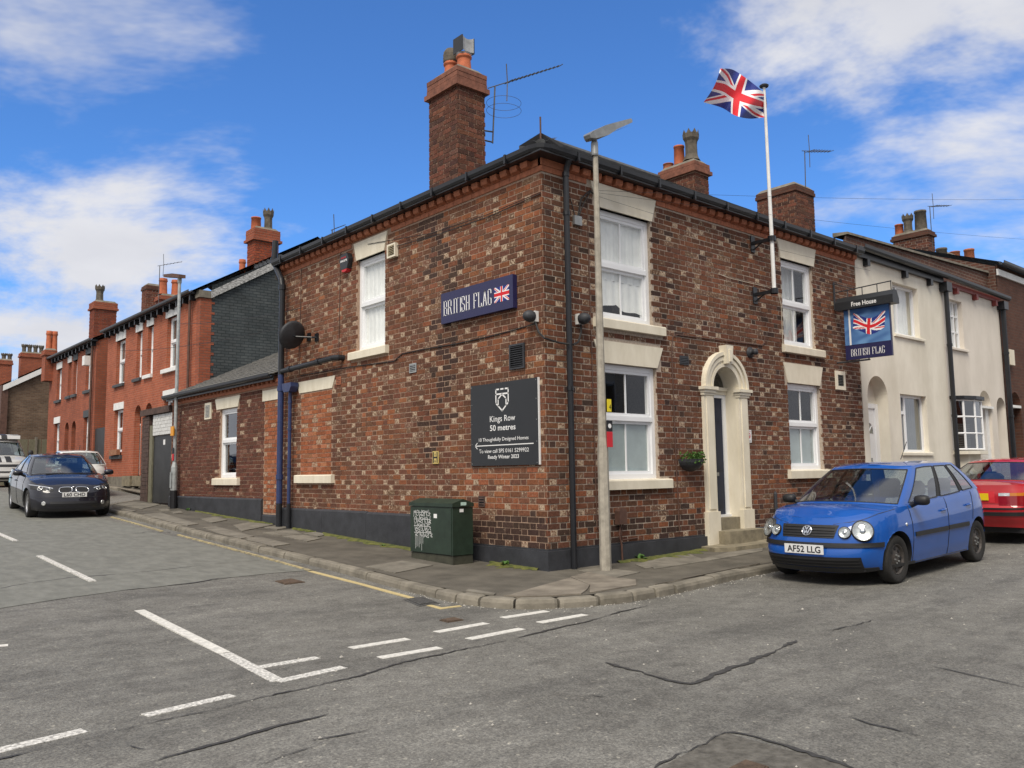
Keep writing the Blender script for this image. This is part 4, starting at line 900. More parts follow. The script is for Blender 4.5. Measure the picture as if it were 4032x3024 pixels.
b.add([(-.16, EY0 + .01, ez), (-.16, EY1 + .08, ez), (RX, EY1 + .08, ez + tn * (RX + .16)), (RX, EY0 + .01, ez + tn * (RX + .16))], [(0, 3, 2, 1)])
b.add([(RX, EY0 + .01, ez + tn * (RX + .16)), (RX, EY1 + .08, ez + tn * (RX + .16)), (7.2, EY1 + .08, ez), (7.2, EY0 + .01, ez)], [(0, 3, 2, 1)])
b.add([(0, EY1, 3.3), (RX, EY1, ez + tn * RX), (7, EY1, 3.3)], [(0, 1, 2)])
eroof = b.build('roof', 'slate', ext)
csx, snx = math.cos(math.atan(tn)), math.sin(math.atan(tn))
material('slate_old', (.085, .082, .074), .7, 0, 7, col2=(.23, .22, .195), bump=.35, bscale=60)
slate_slope(eroof, (-.16, EY0 + .01, ez), (0, 1, 0), (csx, 0, snx), EY1 - EY0 + .07, (RX + .16) / csx, r, w=.28, h=.22, lap=.02, mat='slate_old')
gutter_run(ext, [((-.21, EY0 + .02, 3.40), (-1, 0, 0)), ((-.21, EY1 + .1, 3.40), (-1, 0, 0))], .055)
b = MB(); b.box(-.155, -.13, EY0 + .02, EY1 + .06, 3.30, 3.43); b.box(-.13, .0, EY0 + .02, EY1, 3.405, 3.42); b.build('fascia', 'black_plastic', ext)
# ================================================================== yard gate and pier beyond the wing
material('white_brick_paint', (.62, .62, .60), .7, .12, 9, bump=.5, bscale=30)
material('gate_paint', (.020, .020, .020), .5, .4, 2.5)
material('timber_old', (.16, .15, .10), .85, .35, 9, stretch=(6, 6, .7))
material('soot_brick', (.075, .045, .036), .9, .4, 6, bump=.4, bscale=40)
gate = thing('yard_gate', 'black yard gate under white painted brickwork beside a sooty brick pier', 'gate', (0, 15.7, .6))
b = MB()
for i in range(22):
    for j in range(2): b.box(.0 + RNG.uniform(-.004, .004), .42, 16.42 + j * .30, 16.42 + j * .30 + .292, .50 + i * .115, .50 + i * .115 + .107)
pier = b.build('brickwork', 'soot_brick', gate); struct(pier, 'stuff')
b = MB(); b.box(.03, .40, 16.43, 17.01, .45, 3.0); b.build('pier', 'mortar_dark', gate)
b = MB(); b.box(-.05, .45, 14.66, 17.08, 3.05, 3.22); b.build('coping', 'soot_brick', gate)
b = MB(); k = 0
for i in range(6):
    y = 14.60 - (.12 if i % 2 else 0)
    while y < 16.15:
        a, c = max(14.60, y), min(16.15, y + .232)
        if c - a > .05: b.box(.02 + RNG.uniform(-.004, .004), .25, a + .004, c - .004, 2.46 + i * .095, 2.46 + i * .095 + .088)
        y += .24
struct(b.build('painted_brickwork', 'white_brick_paint', gate), 'stuff')
b = MB(); b.box(.035, .24, 14.59, 16.16, 2.44, 3.04); b.build('lintel_wall', 'mortar_dark', gate)
b = MB(); b.box(.02, .18, 16.16, 16.40, .5, 2.75); b.build('gate_post', 'timber_old', gate)
b = MB(); b.box(.06, .11, 14.60, 16.15, .60, 2.45); gl_ = b.build('gate_leaf', 'gate_paint', gate)
b = MB(); b.box(.055, .061, 15.22, 15.36, 2.18, 2.32); b.build('number_plate', 'letter_white', gl_)
# ================================================================== helpers for other houses
def casement(parent, side, u0, u1, z0, z1, rec, mulls=(), trans=(), fw=.06, mat='white_upvc', pane='pane', curtain=None, back=True, bars=.035):
    b = MB(); o0, o1 = -rec - .06, -rec
    for a in ((u0, u0 + fw, z0, z1), (u1 - fw, u1, z0, z1), (u0 + fw, u1 - fw, z1 - fw, z1), (u0 + fw, u1 - fw, z0, z0 + fw)): b.wbox(side, *a, o0, o1)
    for mu in mulls: b.wbox(side, mu - bars, mu + bars, z0 + fw, z1 - fw, o0 + .004, o1 - .004)
    cuts = [u0 + fw] + [m for m in mulls] + [u1 - fw]
    for tz, a, c in trans: b.wbox(side, a, c, tz - bars, tz + bars, o0 + .008, o1 - .008)
    w = b.build('window', mat, parent)
    g = MB(); q = [W(side, u0 + fw, z0 + fw, o1 - .03), W(side, u1 - fw, z0 + fw, o1 - .03), W(side, u1 - fw, z1 - fw, o1 - .03), W(side, u0 + fw, z1 - fw, o1 - .03)]
    g.quad(*(q if side == 'R' else q[::-1])); g.build('pane', pane, w)
    if curtain:
        cb = MB()
        if curtain == 'part': wavy_curtain(cb, side, (u0 + u1) / 2, u1, z0, z1, o1 - .15, .03)
        else: wavy_curtain(cb, side, u0, u1, z0, z1, o1 - .15, .02)
        cb.build('curtain', 'curtain', w)
    if back: MB().wbox(side, u0 - .05, u1 + .05, z0 - .05, z1 + .05, -rec - .85, -rec - .8).build('room_shadow', 'dark_room', w)
    return w
def arch_poly(u0, u1, z0, zs, n=12):
    r_ = (u1 - u0) / 2; c = (u0 + u1) / 2
    return [(u0, z0), (u1, z0)] + [(c + r_ * math.cos(math.pi * i / n), zs + r_ * math.sin(math.pi * i / n)) for i in range(n + 1)][0:] 
def wall_arches(b, side, u0, u1, z0, z1, out, holes, arches, depth=.2):
    """wall with rectangular holes and arched openings (u0,u1,z0,zspring)"""
    ah = []
    for (a, c, e, f) in arches: ah.append((a, c, e, f + (c - a) / 2))
    holed_wall(b, side, u0, u1, z0, z1, list(holes) + ah, out, depth)
    for (a, c, e, f) in arches:   # spandrels
        r_ = (c - a) / 2; m_ = (a + c) / 2; n = 10
        for sg in (-1, 1):
            for i in range(n):
                t0, t1 = math.pi / 2 * i / n, math.pi / 2 * (i + 1) / n
                p = [(m_ + sg * r_ * math.cos(t0), f + r_ * math.sin(t0)), (m_ + sg * r_ * math.cos(t1), f + r_ * math.sin(t1))]
                q = [W(side, m_ + sg * r_, p[0][1], out), W(side, *p[0], out), W(side, *p[1], out), W(side, m_ + sg * r_, p[1][1], out)]
                b.quad(*(q if (side == 'R') == (sg < 0) else q[::-1]))
                b.quad(W(side, *p[0], out), W(side, *p[1], out), W(side, *p[1], out - depth), W(side, *p[0], out - depth))
def gable_roof(b, x0, x1, y0, y1, ze, tan_, over=.12):
    """ridge parallel to Y"""
    xm = (x0 + x1) / 2; zr = ze + tan_ * (xm - x0 + over)
    b.add([(x0 - over, y0, ze), (x0 - over, y1, ze), (xm, y1, zr), (xm, y0, zr), (x1 + over, y0, ze), (x1 + over, y1, ze)], [(0, 3, 2, 1), (3, 4, 5, 2)])
    b.add([(x0 - over, y0, ze - .06), (x0 - over, y1, ze - .06), (xm, y1, zr - .06), (xm, y0, zr - .06), (x1 + over, y0, ze - .06), (x1 + over, y1, ze - .06)], [(0, 1, 2, 3), (3, 2, 5, 4)]); return zr
wall_brick('red_brick', (.40, .108, .052), (.31, .084, .043), (.36, .17, .11), msize=.010, dark=.22)
wall_brick('red_brick_side', (.36, .10, .050), (.28, .078, .042), (.20, .10, .07), msize=.010, dark=.25)
wall_brick('grey_gable', (.060, .072, .076), (.085, .096, .098), (.034, .042, .045), msize=.012, dark=.4, w=.26, h=.095)
wall_brick('mixed_brown_brick', (.115, .068, .042), (.19, .125, .080), (.16, .125, .095), msize=.014, dark=.35)
wall_brick('brown_brick', (.115, .048, .030), (.085, .036, .025), (.10, .062, .045), msize=.010, dark=.3)
material('white_trim', (.74, .74, .72), .6, .08, 6); material('slate_trim', (.055, .060, .066), .7, .15, 6)
material('flaking', (.05, .05, .05), .8, 0, 9, col2=(.62, .62, .60), stretch=(1.2, 1, 3))
wall_brick('roof_tile_far', (.075, .05, .038), (.055, .038, .03), (.03, .022, .018), w=.3, h=.3, msize=.02, dark=.3)
wall_brick('slate_far', (.085, .088, .09), (.065, .068, .07), (.03, .03, .032), w=.3, h=.22, msize=.012, dark=.3)
XR = -2.0   # house fronts stand 2 m behind the pub's building line
def front_window(p, y0, y1, z0, z1, lint, sl, bar=True, dark_l=False, dark_s=False, zl=None, lw=.0):
    zm = (z0 + z1) / 2 + .05
    sash_window(p, 'L', y0, y1, z0, z1, zm, rec=2.13, bar=bar, curtain='full' if RNG.random() < .5 else None, fw=.055, pane='pane_dark')
    lintel(p, 'L', lint[0], lint[1], lint[2], lint[3], 0, XR + .03, 'slate_trim' if dark_l else 'white_trim'); sill(p, 'L', sl[0], sl[1], sl[2], sl[3], XR + .09, 'slate_trim' if dark_s else 'white_trim')
# ---- red house with the grey gable
rh = thing('red_brick_house', 'red brick house with dark grey painted gable end and white lintels', 'house', (2, 18.1, .9))
b = MB(); holes = [(20.05, 21.10, 4.98, 6.75), (22.52, 23.12, 4.97, 6.74), (23.74, 24.36, 4.95, 6.70), (25.76, 26.86, 4.93, 6.67), (25.76, 26.86, 2.28, 3.93), (20.02, 21.2, 2.3, 3.93)]
arches = [(22.42, 23.16, 1.30, 3.57), (23.62, 24.36, 1.35, 3.57)]
wall_arches(b, 'L', 18.1, 28.1, .6, 7.12, XR, holes, arches); b.build('front_wall', 'red_brick', rh)
b = MB(); zp = 9.48; xp = 6.05
b.add([(2.36, 18.1, .6), (10.1, 18.1, .6), (10.1, 18.1, 7.25), (xp, 18.1, zp - .1), (2.36, 18.1, 7.42)], [(0, 1, 2, 3, 4)]); b.build('gable_wall', 'grey_gable', rh); b = MB(); b.add([(2, 28.1, .6), (10, 28.1, .6), (10.1, 28.1, 7.2), (xp, 28.1, zp - .1), (2, 28.1, 7.2)], [(4, 3, 2, 1, 0)]); b.build('gable_wall', 'grey_gable', rh)
b = MB(); b.box(1.994, 2.36, 18.085, 18.4, .6, 7.0)
for i in range(38): b.box(2.3, 2.36 + (.10 if i % 2 else .0), 18.088, 18.2, .7 + i * .165, .7 + i * .165 + .08)
struct(b.build('quoins', 'red_brick_side', rh), 'stuff')
b = MB(); b.box(1.93, 2.42, 18.03, 18.4, 6.99, 7.22); b.build('kneeler', 'kerb_stone', rh)
b = MB(); gable_roof(b, 2.0, 10.1, 18.02, 28.15, 7.25, .575, .16); rroof = b.build('roof', 'slate_far', rh)
b = MB()
for sg in (-1,):
    b.add([(2.3, 18.0, 7.22), (xp, 18.0, zp + .02), (xp, 18.0, zp - .26), (2.3, 18.0, 6.98), (2.3, 18.06, 7.22), (xp, 18.06, zp + .02), (xp, 18.06, zp - .26), (2.3, 18.06, 6.98)], [(0, 1, 2, 3), (7, 6, 5, 4), (0, 4, 5, 1), (3, 2, 6, 7)])
b.add([(xp, 18.0, zp + .02), (10.1, 18.0, 7.22), (10.1, 18.0, 6.98), (xp, 18.0, zp - .26)], [(0, 1, 2, 3)]); b.build('bargeboard', 'flaking', rroof)
front_window(rh, 20.05, 21.10, 4.98, 6.75, (19.95, 21.22, 6.75, 7.0), (19.9, 21.43, 4.84, 4.98)); front_window(rh, 22.52, 23.12, 4.97, 6.74, (22.48, 23.22, 6.74, 7.01), (22.5, 23.38, 4.84, 4.97), False)
front_window(rh, 23.74, 24.36, 4.95, 6.70, (23.69, 24.47, 6.70, 7.02), (23.72, 24.6, 4.83, 4.95), False, dark_s=True); front_window(rh, 25.76, 26.86, 4.93, 6.67, (25.70, 26.93, 6.67, 7.0), (25.72, 27.0, 4.82, 4.93), dark_s=True)
front_window(rh, 25.76, 26.86, 2.28, 3.93, (25.69, 26.93, 3.93, 4.2), (25.70, 27.1, 2.02, 2.16), dark_s=True); front_window(rh, 20.02, 21.2, 2.3, 3.93, (19.9, 21.3, 3.93, 4.24), (19.9, 21.4, 2.16, 2.3))
for a, c in ((22.42, 23.16), (23.62, 24.36)):
    b = MB(); b.box(2.22, 2.27, a, c, 1.4, 3.25); d = b.build('door', 'white_upvc', rh); MB().box(2.20, 2.22, a + .2, c - .2, 2.3, 3.1).build('pane', 'pane_dark', d)
    MB().box(2.22, 2.26, a, c, 3.25, 4.0).build('fanlight', 'pane_dark', d); MB().box(2.20, 2.28, a, c, 3.22, 3.28).build('transom', 'white_upvc', d)
    MB().box(1.65, 2.2, a - .1, c + .1, 1.0, 1.36).build('step', 'stone_step', rh)
b = MB(); b.wbox('L', 18.1, 28.1, .8, 1.34, XR - .02, XR + .03); b.build('plinth', 'kerb_stone', rh)
b = MB(); b.box(1.82, 1.95, 25.8, 26.8, 2.17, 2.38); b.build('window_box', material('terra_box', (.28, .13, .07), .9, .3, 10), rh)
def eaves(parent, x, y0, y1, z, white=True):
    gutter_run(parent, [((x - .26, y0, z + .06), (-1, 0, 0)), ((x - .26, y1, z + .06), (-1, 0, 0))], .06)
    b = MB(); b.box(x - .20, x, y0, y1, z - .02, z + .05); b.build('eaves_board', 'black_plastic', parent)
    k = y0 + .2; b = MB(); wb = MB(); i = 0
    while k < y1 - .2:
        b.box(x - .19, x, k, k + .09, z - .20, z - .02); wb.box(x - .02, x + .01, k + .10, k + .55, z - .12, z - .025) if white and i % 2 else None; k += .62; i += 1
    struct(b.build('eaves_brackets', 'black_plastic', parent), 'stuff')
    if white: struct(wb.build('eaves_panels', 'white_trim', parent), 'stuff')
eaves(rh, 2.0, 18.3, 28.15, 7.14)
b = MB(); b.tube([(1.9, 18.75, 7.1), (1.9, 18.75, 1.0)], .045, 8); b.build('downpipe', 'rust_brown', rh)
chE = chimney(rh, 3.83, 4.70, 18.25, 18.85, 8.0, 9.22, r, [(.26, .062, .030), (.22, .055, .028), (.30, .075, .036)], over=.09, caph=.40, capmat='red_brick_side', mort='mortar_dark')
pot(chE, 3.98, 18.5, 9.62, .45, .17, 'plain'); pot(chE, 4.42, 18.5, 9.62, .85, .17, 'crown', 'pot_dark')
b = MB()
for i in range(7): b.box(3.80 + i * .14, 3.96 + i * .14, 18.16, 18.25, 8.22 + i * .080, 8.36 + i * .080)
struct(b.build('flashing', 'lead', chE), 'stuff')
RED = [(.20, .055, .032), (.17, .048, .030), (.23, .062, .035)]; BRN = [(.15, .055, .036), (.12, .045, .032), (.17, .062, .04)]
chD = chimney(rh, 2.80, 3.75, 24.3, 24.9, 7.2, 8.05, r, RED, caph=.20, capmat='red_brick_side', mort='mortar_dark')
pot(chD, 2.95, 24.55, 8.3, .62, .16, 'roll'); pot(chD, 3.42, 24.55, 8.3, .62, .16, 'roll')
chimney(rh, 2.79, 3.40, 26.0, 26.6, 7.2, 8.75, r, BRN, caph=.12, over=.03, capmat='brown_brick', mort='mortar_pale')
q = on_plane(900 + 190 * .2833, 780 + 1010 * .2833, 1, 21.5); pot(rroof, q[0], 21.5, q[2] - .3, .72, .13, 'roll')
# ---- second red house
h2 = thing('red_brick_house', 'red brick house further up the street with slate and white lintels', 'house', (2, 29.7, 1.1))
holes = [(30.35, 31.25, 5.06, 6.64), (32.70, 33.30, 5.05, 6.60), (33.70, 34.25, 5.05, 6.60), (35.45, 36.30, 5.0, 6.5), (30.3, 31.25, 2.2, 3.9), (35.45, 36.4, 2.2, 3.9)]; arches = [(32.55, 33.25, 1.2, 3.5), (33.75, 34.45, 1.2, 3.5)]
b = MB(); wall_arches(b, 'L', 29.7, 37.8, .6, 7.05, XR, holes, arches); b.add([(2, 29.7, .6), (9, 29.7, .6), (9, 29.7, 7.05), (5.5, 29.7, 8.9), (2, 29.7, 7.05)], [(0, 1, 2, 3, 4)]); b.add([(2, 37.8, .6), (9, 37.8, .6), (9, 37.8, 7.05), (5.5, 37.8, 8.9), (2, 37.8, 7.05)], [(4, 3, 2, 1, 0)]); b.build('wall', 'red_brick_side', h2)
b = MB(); gable_roof(b, 2.0, 9.0, 29.6, 37.9, 7.18, .52, .16); b.build('roof', 'slate_far', h2)
for (a, c, e, f), dl, ds in zip(holes, (1, 1, 0, 0, 1, 0), (1, 1, 1, 1, 1, 1)): front_window(h2, a, c, e, f, (a - .08, c + .08, f, f + .30), (a - .1, c + .12, e - .13, e), c - a > .7, bool(dl), bool(ds))
for a, c, e, f in arches: MB().box(2.25, 2.3, a, c, 1.2, 4.0).build('door', 'rust_brown', h2)
eaves(h2, 2.0, 29.6, 37.9, 7.05, False)
b = MB(); b.tube([(1.9, 30.0, 7.0), (1.9, 30.0, 1.0)], .05, 8); b.build('downpipe', 'rust_brown', h2)
b = MB(); b.box(1.72, 1.98, 30.42, 30.8, 6.1, 6.5); b.build('meter_box', 'white_trim', h2)
b = MB(); b.box(2.6, 3.6, 28.0, 28.6, .9, 3.4); b.box(2.05, 2.2, 28.12, 29.68, .9, 3.35); 
tag(b.build('passage_door', 'gate_paint'), 'dark side-passage door between the two red brick houses', 'door')
chC = chimney(h2, 2.69, 3.66, 33.0, 33.8, 7.2, 9.05, r, RED, caph=.35, over=.07, capmat='red_brick_side', mort='mortar_dark')
pot(chC, 3.0, 33.4, 9.42, .85, .19, 'crown', 'pot_dark')
def far_stack(parent, cx0, cx1, cyb, cyt, Y, cr, pots, d=.7, kind='crown', mt='pot_dark', ph=.5):
    a = on_plane(cr[0] + cx0 * cr[2], cr[1] + cyb * cr[2], 1, Y); c = on_plane(cr[0] + cx1 * cr[2], cr[1] + cyt * cr[2], 1, Y)
    st = chimney(parent, a[0], c[0], Y, Y + d, a[2] - .8, c[2] - .3, r, RED, caph=.25, over=.05, capmat='red_brick_side', mort='mortar_dark', geo=False, mat='red_brick_side')
    for pxx in pots:
        q = on_plane(cr[0] + pxx * cr[2], cr[1] + cyt * cr[2], 1, Y + d / 2); pot(st, q[0], Y + d / 2, c[2] - .06, ph, .14, kind, mt)
HC = (0, 1250, .3013)
far_stack(h2, 585, 745, 610, 420, 37.2, HC, (635, 708), kind='roll', mt='pot_red', ph=1.0)
# ---- brown gabled house beyond, fence before it
h3 = thing('brown_brick_house', 'far brown brick house with white bargeboard on its gable', 'house', (1.3, 44, 1.1))
p0 = on_plane(30, 1250 + 890 * .3013, 1, 44); p1_ = on_plane(202, 1250 + 640 * .3013, 1, 44); tn3 = (p1_[2] - p0[2]) / (p1_[0] - p0[0]); x3, z3 = p0[0], p0[2]; xr = x3 + 4.2
b = MB(); b.add([(x3, 44, .5), (x3 + 8.4, 44, .5), (x3 + 8.4, 44, z3), (xr, 44, z3 + tn3 * 4.2), (x3, 44, z3)], [(0, 1, 2, 3, 4)]); b.add([(x3, 44, .5), (x3, 62, .5), (x3, 62, z3), (x3, 44, z3)], [(3, 2, 1, 0)]); b.build('wall', 'mixed_brown_brick', h3)
b = MB(); gable_roof(b, x3, x3 + 8.4, 43.8, 62, z3 + .1, tn3, .2); rf = b.build('roof', 'roof_tile_far', h3)
b = MB(); b.add([(x3 - .25, 43.78, z3 - .02), (xr, 43.78, z3 + tn3 * 4.45), (xr, 43.78, z3 + tn3 * 4.45 - .3), (x3 - .25, 43.78, z3 - .32), (x3 - .25, 43.84, z3 - .02), (xr, 43.84, z3 + tn3 * 4.45), (xr, 43.84, z3 + tn3 * 4.45 - .3), (x3 - .25, 43.84, z3 - .32)], [(0, 1, 2, 3), (0, 4, 5, 1), (3, 2, 6, 7)]); b.build('bargeboard', 'white_trim', rf)
b = MB(); b.box(x3 - .3, x3 + .02, 43.85, 44.4, .5, z3); b.build('corner_pier', 'rust_brown', h3)
casement(h3, 'L', 44.9, 46.4, 4.3, 5.6, -x3 - 0 - .0 if False else -(-x3) - .12, mulls=(45.6,), back=False)
casement(h3, 'L', 44.9, 46.6, 1.7, 3.4, x3 - .2, mulls=(45.7,), back=False)
far_stack(h3, 268, 578, 690, 470, 50.5, HC, (312, 385, 462, 538), ph=.62); far_stack(h3, -40, 165, 760, 555, 50, HC, (48, 125), ph=.5)
fence = thing('timber_fence', 'weathered panel fence in front of the brown brick gable', 'fence', (1.6, 40, 1.1))
for i in range(5):
    MB().box(-.2 + i * .6 + .06, .34 + i * .6 + .06, 40, 40.06, 1.0, 3.3).build('fence_panel', 'timber_old', fence)
for i in range(3): MB().box(.80 + i * 1.18 - .05, .80 + i * 1.18 + .05, 39.94, 40.1, 1.0, 3.42).build('fence_post', 'kerb_stone', fence)
# ================================================================== rendered houses along the right-hand street
material('render_cream', (.62, .575, .475), .85, 0, 1.3, col2=(.80, .755, .65), bump=.15, bscale=120, stretch=(1, 1, .45))
material('render_pink', (.61, .555, .48), .85, 0, 1.1, col2=(.75, .69, .61), bump=.15, bscale=120, stretch=(1, 1, .45))
cr1 = thing('cream_house', 'cream rendered terraced house with white arched door next to the pub', 'house', (8.97, 0, .2))
X0, X1, X2 = 8.952, 13.17, 16.86
a1_ = [(9.17, 10.08, .1, 2.77)]
b = MB(); wall_arches(b, 'R', X0, X1, -.2, 5.75, .012, [(10.60, 11.88, 4.24, 5.40), (10.66, 11.98, 1.62, 2.90)], a1_, .30); b.quad((X0 + .001, -.012, -.2), (X0 + .001, .6, -.2), (X0 + .001, .6, 5.75), (X0 + .001, -.012, 5.75)); b.build('wall', 'render_cream', cr1)
casement(cr1, 'R', 10.60, 11.88, 4.24, 5.40, .10, (11.03,), ((5.05, 10.66, 11.03),), curtain='full'); sill(cr1, 'R', 10.55, 12.05, 4.17, 4.235, .06, 'render_cream')
casement(cr1, 'R', 10.66, 11.98, 1.62, 2.90, .10, (11.10,), ((2.50, 10.72, 11.10),), curtain='part', pane='pane_dark'); sill(cr1, 'R', 10.58, 12.12, 1.55, 1.62, .05, 'render_cream')
b = MB(); b.wbox('R', 9.17, 10.08, 2.66, 3.25, -.32, -.27); b.build('tympanum', 'render_cream', cr1)
b = MB(); b.wbox('R', 9.17, 9.30, .2, 2.66, -.30, -.22); b.wbox('R', 9.95, 10.08, .2, 2.66, -.30, -.22); b.wbox('R', 9.30, 9.95, 2.56, 2.66, -.30, -.22); b.build('door_frame', 'white_upvc', cr1)
b = MB(); b.wbox('R', 9.30, 9.95, .25, 2.56, -.30, -.25)
for a, c, e, f in ((9.36, 9.58, .5, 1.35), (9.66, 9.88, .5, 1.35)): b.wbox('R', a, c, e, f, -.25, -.238)
d1 = b.build('door', 'white_upvc', cr1)
b = MB(); pts = [W('R', 9.62 + .24 * math.cos(math.pi * i / 12), 2.02 + .24 * math.sin(math.pi * i / 12), -.246) for i in range(13)]; b.add(pts, [tuple(range(13))]); b.build('fan_pane', 'pane_dark', d1)
b = MB()
for a in (45, 90, 135): b.tube([W('R', 9.62, 2.02, -.243), W('R', 9.62 + .24 * math.cos(math.radians(a)), 2.02 + .24 * math.sin(math.radians(a)), -.243)], .012, 6)
b.tube([W('R', 9.62 + .24 * math.cos(math.pi * i / 12), 2.02 + .24 * math.sin(math.pi * i / 12), -.243) for i in range(13)], .014, 6); b.build('fan_bars', 'white_upvc', d1)
MB().wbox('R', 9.48, 9.76, 1.42, 1.50, -.25, -.24).build('letter_plate', 'grey_metal', d1)
gutter_run(cr1, [((X0 + .02, -.18, 5.88), (0, -1, 0)), ((X1, -.18, 5.86), (0, -1, 0))], .065)
b = MB(); b.wbox('R', X0, X1, 5.70, 5.86, .02, .10); b.build('fascia', 'black_plastic', cr1)
b = MB()
for u in (9.3, 11.1, 12.4): b.wbox('R', u, u + .12, 5.55, 5.70, .01, .12)
struct(b.build('gutter_brackets', 'black_plastic', cr1), 'stuff')
wall_brick('parapet_brick', (.13, .055, .036), (.10, .045, .032), (.17, .125, .10), msize=.014, dark=.4)
b = MB(); b.add([(X0, .22, 5.5), (X1, .22, 5.5), (X1, .22, 6.42), (X0 + .15, .22, 6.27), (X0, .22, 6.1)], [(0, 1, 2, 3, 4)]); b.box(X0, X1, .22, .6, 5.5, 5.6); b.build('parapet', 'parapet_brick', cr1)
b = MB(); b.add([(X0 + .1, .16, 6.30), (X1, .16, 6.45), (X1, .50, 6.49), (X0 + .1, .50, 6.34), (X0 + .1, .16, 6.25), (X1, .16, 6.40), (X1, .50, 6.40), (X0 + .1, .50, 6.25)], [(0, 1, 2, 3), (4, 5, 1, 0), (7, 3, 2, 6), (4, 0, 3, 7)]); b.build('coping', 'kerb_stone', cr1)
b = MB(); b.add([(X0, .2, 5.9), (X1, .2, 5.9), (X1, 4.2, 7.9), (X0, 4.2, 7.9)], [(0, 1, 2, 3)]); b.add([(X0, 4.2, 7.9), (X1, 4.2, 7.9), (X1, 8, 5.9), (X0, 8, 5.9)], [(0, 1, 2, 3)]); b.build('roof', 'slate_far', cr1)
ch3 = chimney(cr1, 11.12, 12.0, 2.5, 3.62, 6.6, 8.28, r, DK, caph=.22, over=.03, capmat='brown_brick', mort='mortar')
cr2 = thing('cream_house', 'pinkish cream rendered house with small-paned windows and brown panelled door', 'house', (13.2, 0, .3))
b = MB(); wall_arches(b, 'R', X1 + .01, X2, -.2, 5.72, .006, [(13.42, 14.40, 4.20, 5.40), (13.40, 14.75, 1.66, 2.92)], [(15.08, 15.84, .2, 2.84), (16.22, 16.85, .2, 2.78)], .30); b.build('wall', 'render_pink', cr2)
casement(cr2, 'R', 13.42, 14.40, 4.20, 5.40, .10, (13.66, 13.90, 14.14), ((4.62, 13.46, 14.36), (5.02, 13.46, 14.36)), fw=.04, curtain='full', bars=.018); sill(cr2, 'R', 13.35, 14.55, 4.13, 4.195, .06, 'render_pink')
# shallow bow window
bow = MB(); gp = MB(); pts = [(13.35, .02), (13.55, .20), (13.95, .30), (14.35, .30), (14.65, .20), (14.80, .02)]
for (a, oa), (c, oc) in zip(pts, pts[1:]):
    A2, C2 = W('R', a, 0, oa), W('R', c, 0, oc)
    gp.quad(A2 + Vector((0, 0, 1.68)), C2 + Vector((0, 0, 1.68)), C2 + Vector((0, 0, 2.9)), A2 + Vector((0, 0, 2.9)))
    for z in (1.70, 2.08, 2.48, 2.88): bow.tube([A2 + Vector((0, 0, z)), C2 + Vector((0, 0, z))], .025, 6)
for a, oa in pts: bow.tube([W('R', a, 1.68, oa), W('R', a, 2.9, oa)], .028, 6)
bw = bow.build('window', 'white_upvc', cr2); gp.build('pane', 'pane_dark', bw)
b = MB(); poly = [(13.28, .0), (13.28, .05), (13.5, .26), (13.9, .38), (14.4, .38), (14.72, .26), (14.88, .05), (14.88, 0)]; b.prism(poly, 2.90, 2.98, lambda u, o, z: W('R', u, z, o)); b.build('canopy', 'black_plastic', bw, recalc=True)
b = MB(); b.prism(poly, 1.58, 1.66, lambda u, o, z: W('R', u, z, o)); b.prism([(13.5, 0), (13.7, .2), (14.4, .2), (14.6, 0)], 1.1, 1.58, lambda u, o, z: W('R', u, z, o)); b.build('sill', 'render_cream', bw, recalc=True)
MB().wbox('R', 13.3, 14.85, 1.6, 2.95, -.9, -.85).build('room_shadow', 'dark_room', bw)
b = MB()
for i in range(14): b.wbox('R', 13.42, 14.6, 1.72 + i * .045, 1.75 + i * .045, -.1, -.08)
struct(b.build('blind', 'curtain', bw), 'stuff')
for a, c in ((15.08, 15.84), (16.22, 16.85)): MB().wbox('R', a, c, 2.80, 3.3, -.28, -.24).build('tympanum', 'render_pink', cr2)
MB().wbox('R', 15.04, 15.88, 2.76, 2.82, -.26, .06).build('door_hood', 'white_trim', cr2)
b = MB(); b.wbox('R', 15.08, 15.2, .2, 2.76, -.28, -.18); b.wbox('R', 15.62, 15.84, .2, 2.76, -.28, -.06); b.wbox('R', 15.2, 15.62, 2.62, 2.76, -.28, -.18); b.build('door_frame', 'white_trim', cr2)
b = MB(); b.wbox('R', 15.2, 15.62, .2, 2.62, -.26, -.22)
for z in (.5, 1.2, 1.95): b.wbox('R', 15.25, 15.38, z, z + .55, -.22, -.21); b.wbox('R', 15.44, 15.57, z, z + .55, -.22, -.21)
b.build('door', material('door_brown', (.13, .045, .025), .5, .2, 8), cr2)
MB().wbox('R', 16.22, 16.85, .2, 2.8, -.55, -.5).build('passage_door', 'gate_paint', cr2)
gutter_run(cr2, [((X1, -.18, 5.86), (0, -1, 0)), ((X2 + .3, -.18, 5.80), (0, -1, 0))], .065)
material('fascia_red', (.20, .035, .03), .5, .1, 5)
b = MB(); b.wbox('R', X1 + .02, X2, 5.68, 5.80, .01, .06); b.build('fascia', 'fascia_red', cr2)
b = MB()
for u in (13.9, 15.1, 16.4): b.wbox('R', u, u + .12, 5.54, 5.68, .008, .12)
struct(b.build('gutter_brackets', 'fascia_red', cr2), 'stuff')
b = MB(); b.add([(X1 + .01, .215, 5.5), (X2, .215, 5.5), (X2, .215, 6.56), (X1 + .01, .215, 6.42)], [(0, 1, 2, 3)]); b.build('parapet', 'parapet_brick', cr2)
b = MB(); b.add([(X1 + .01, .155, 6.45), (X2, .155, 6.59), (X2, .50, 6.63), (X1 + .01, .50, 6.49), (X1 + .01, .155, 6.40), (X2, .155, 6.54)], [(0, 1, 2, 3), (4, 5, 1, 0)]); b.build('coping', 'kerb_stone', cr2)
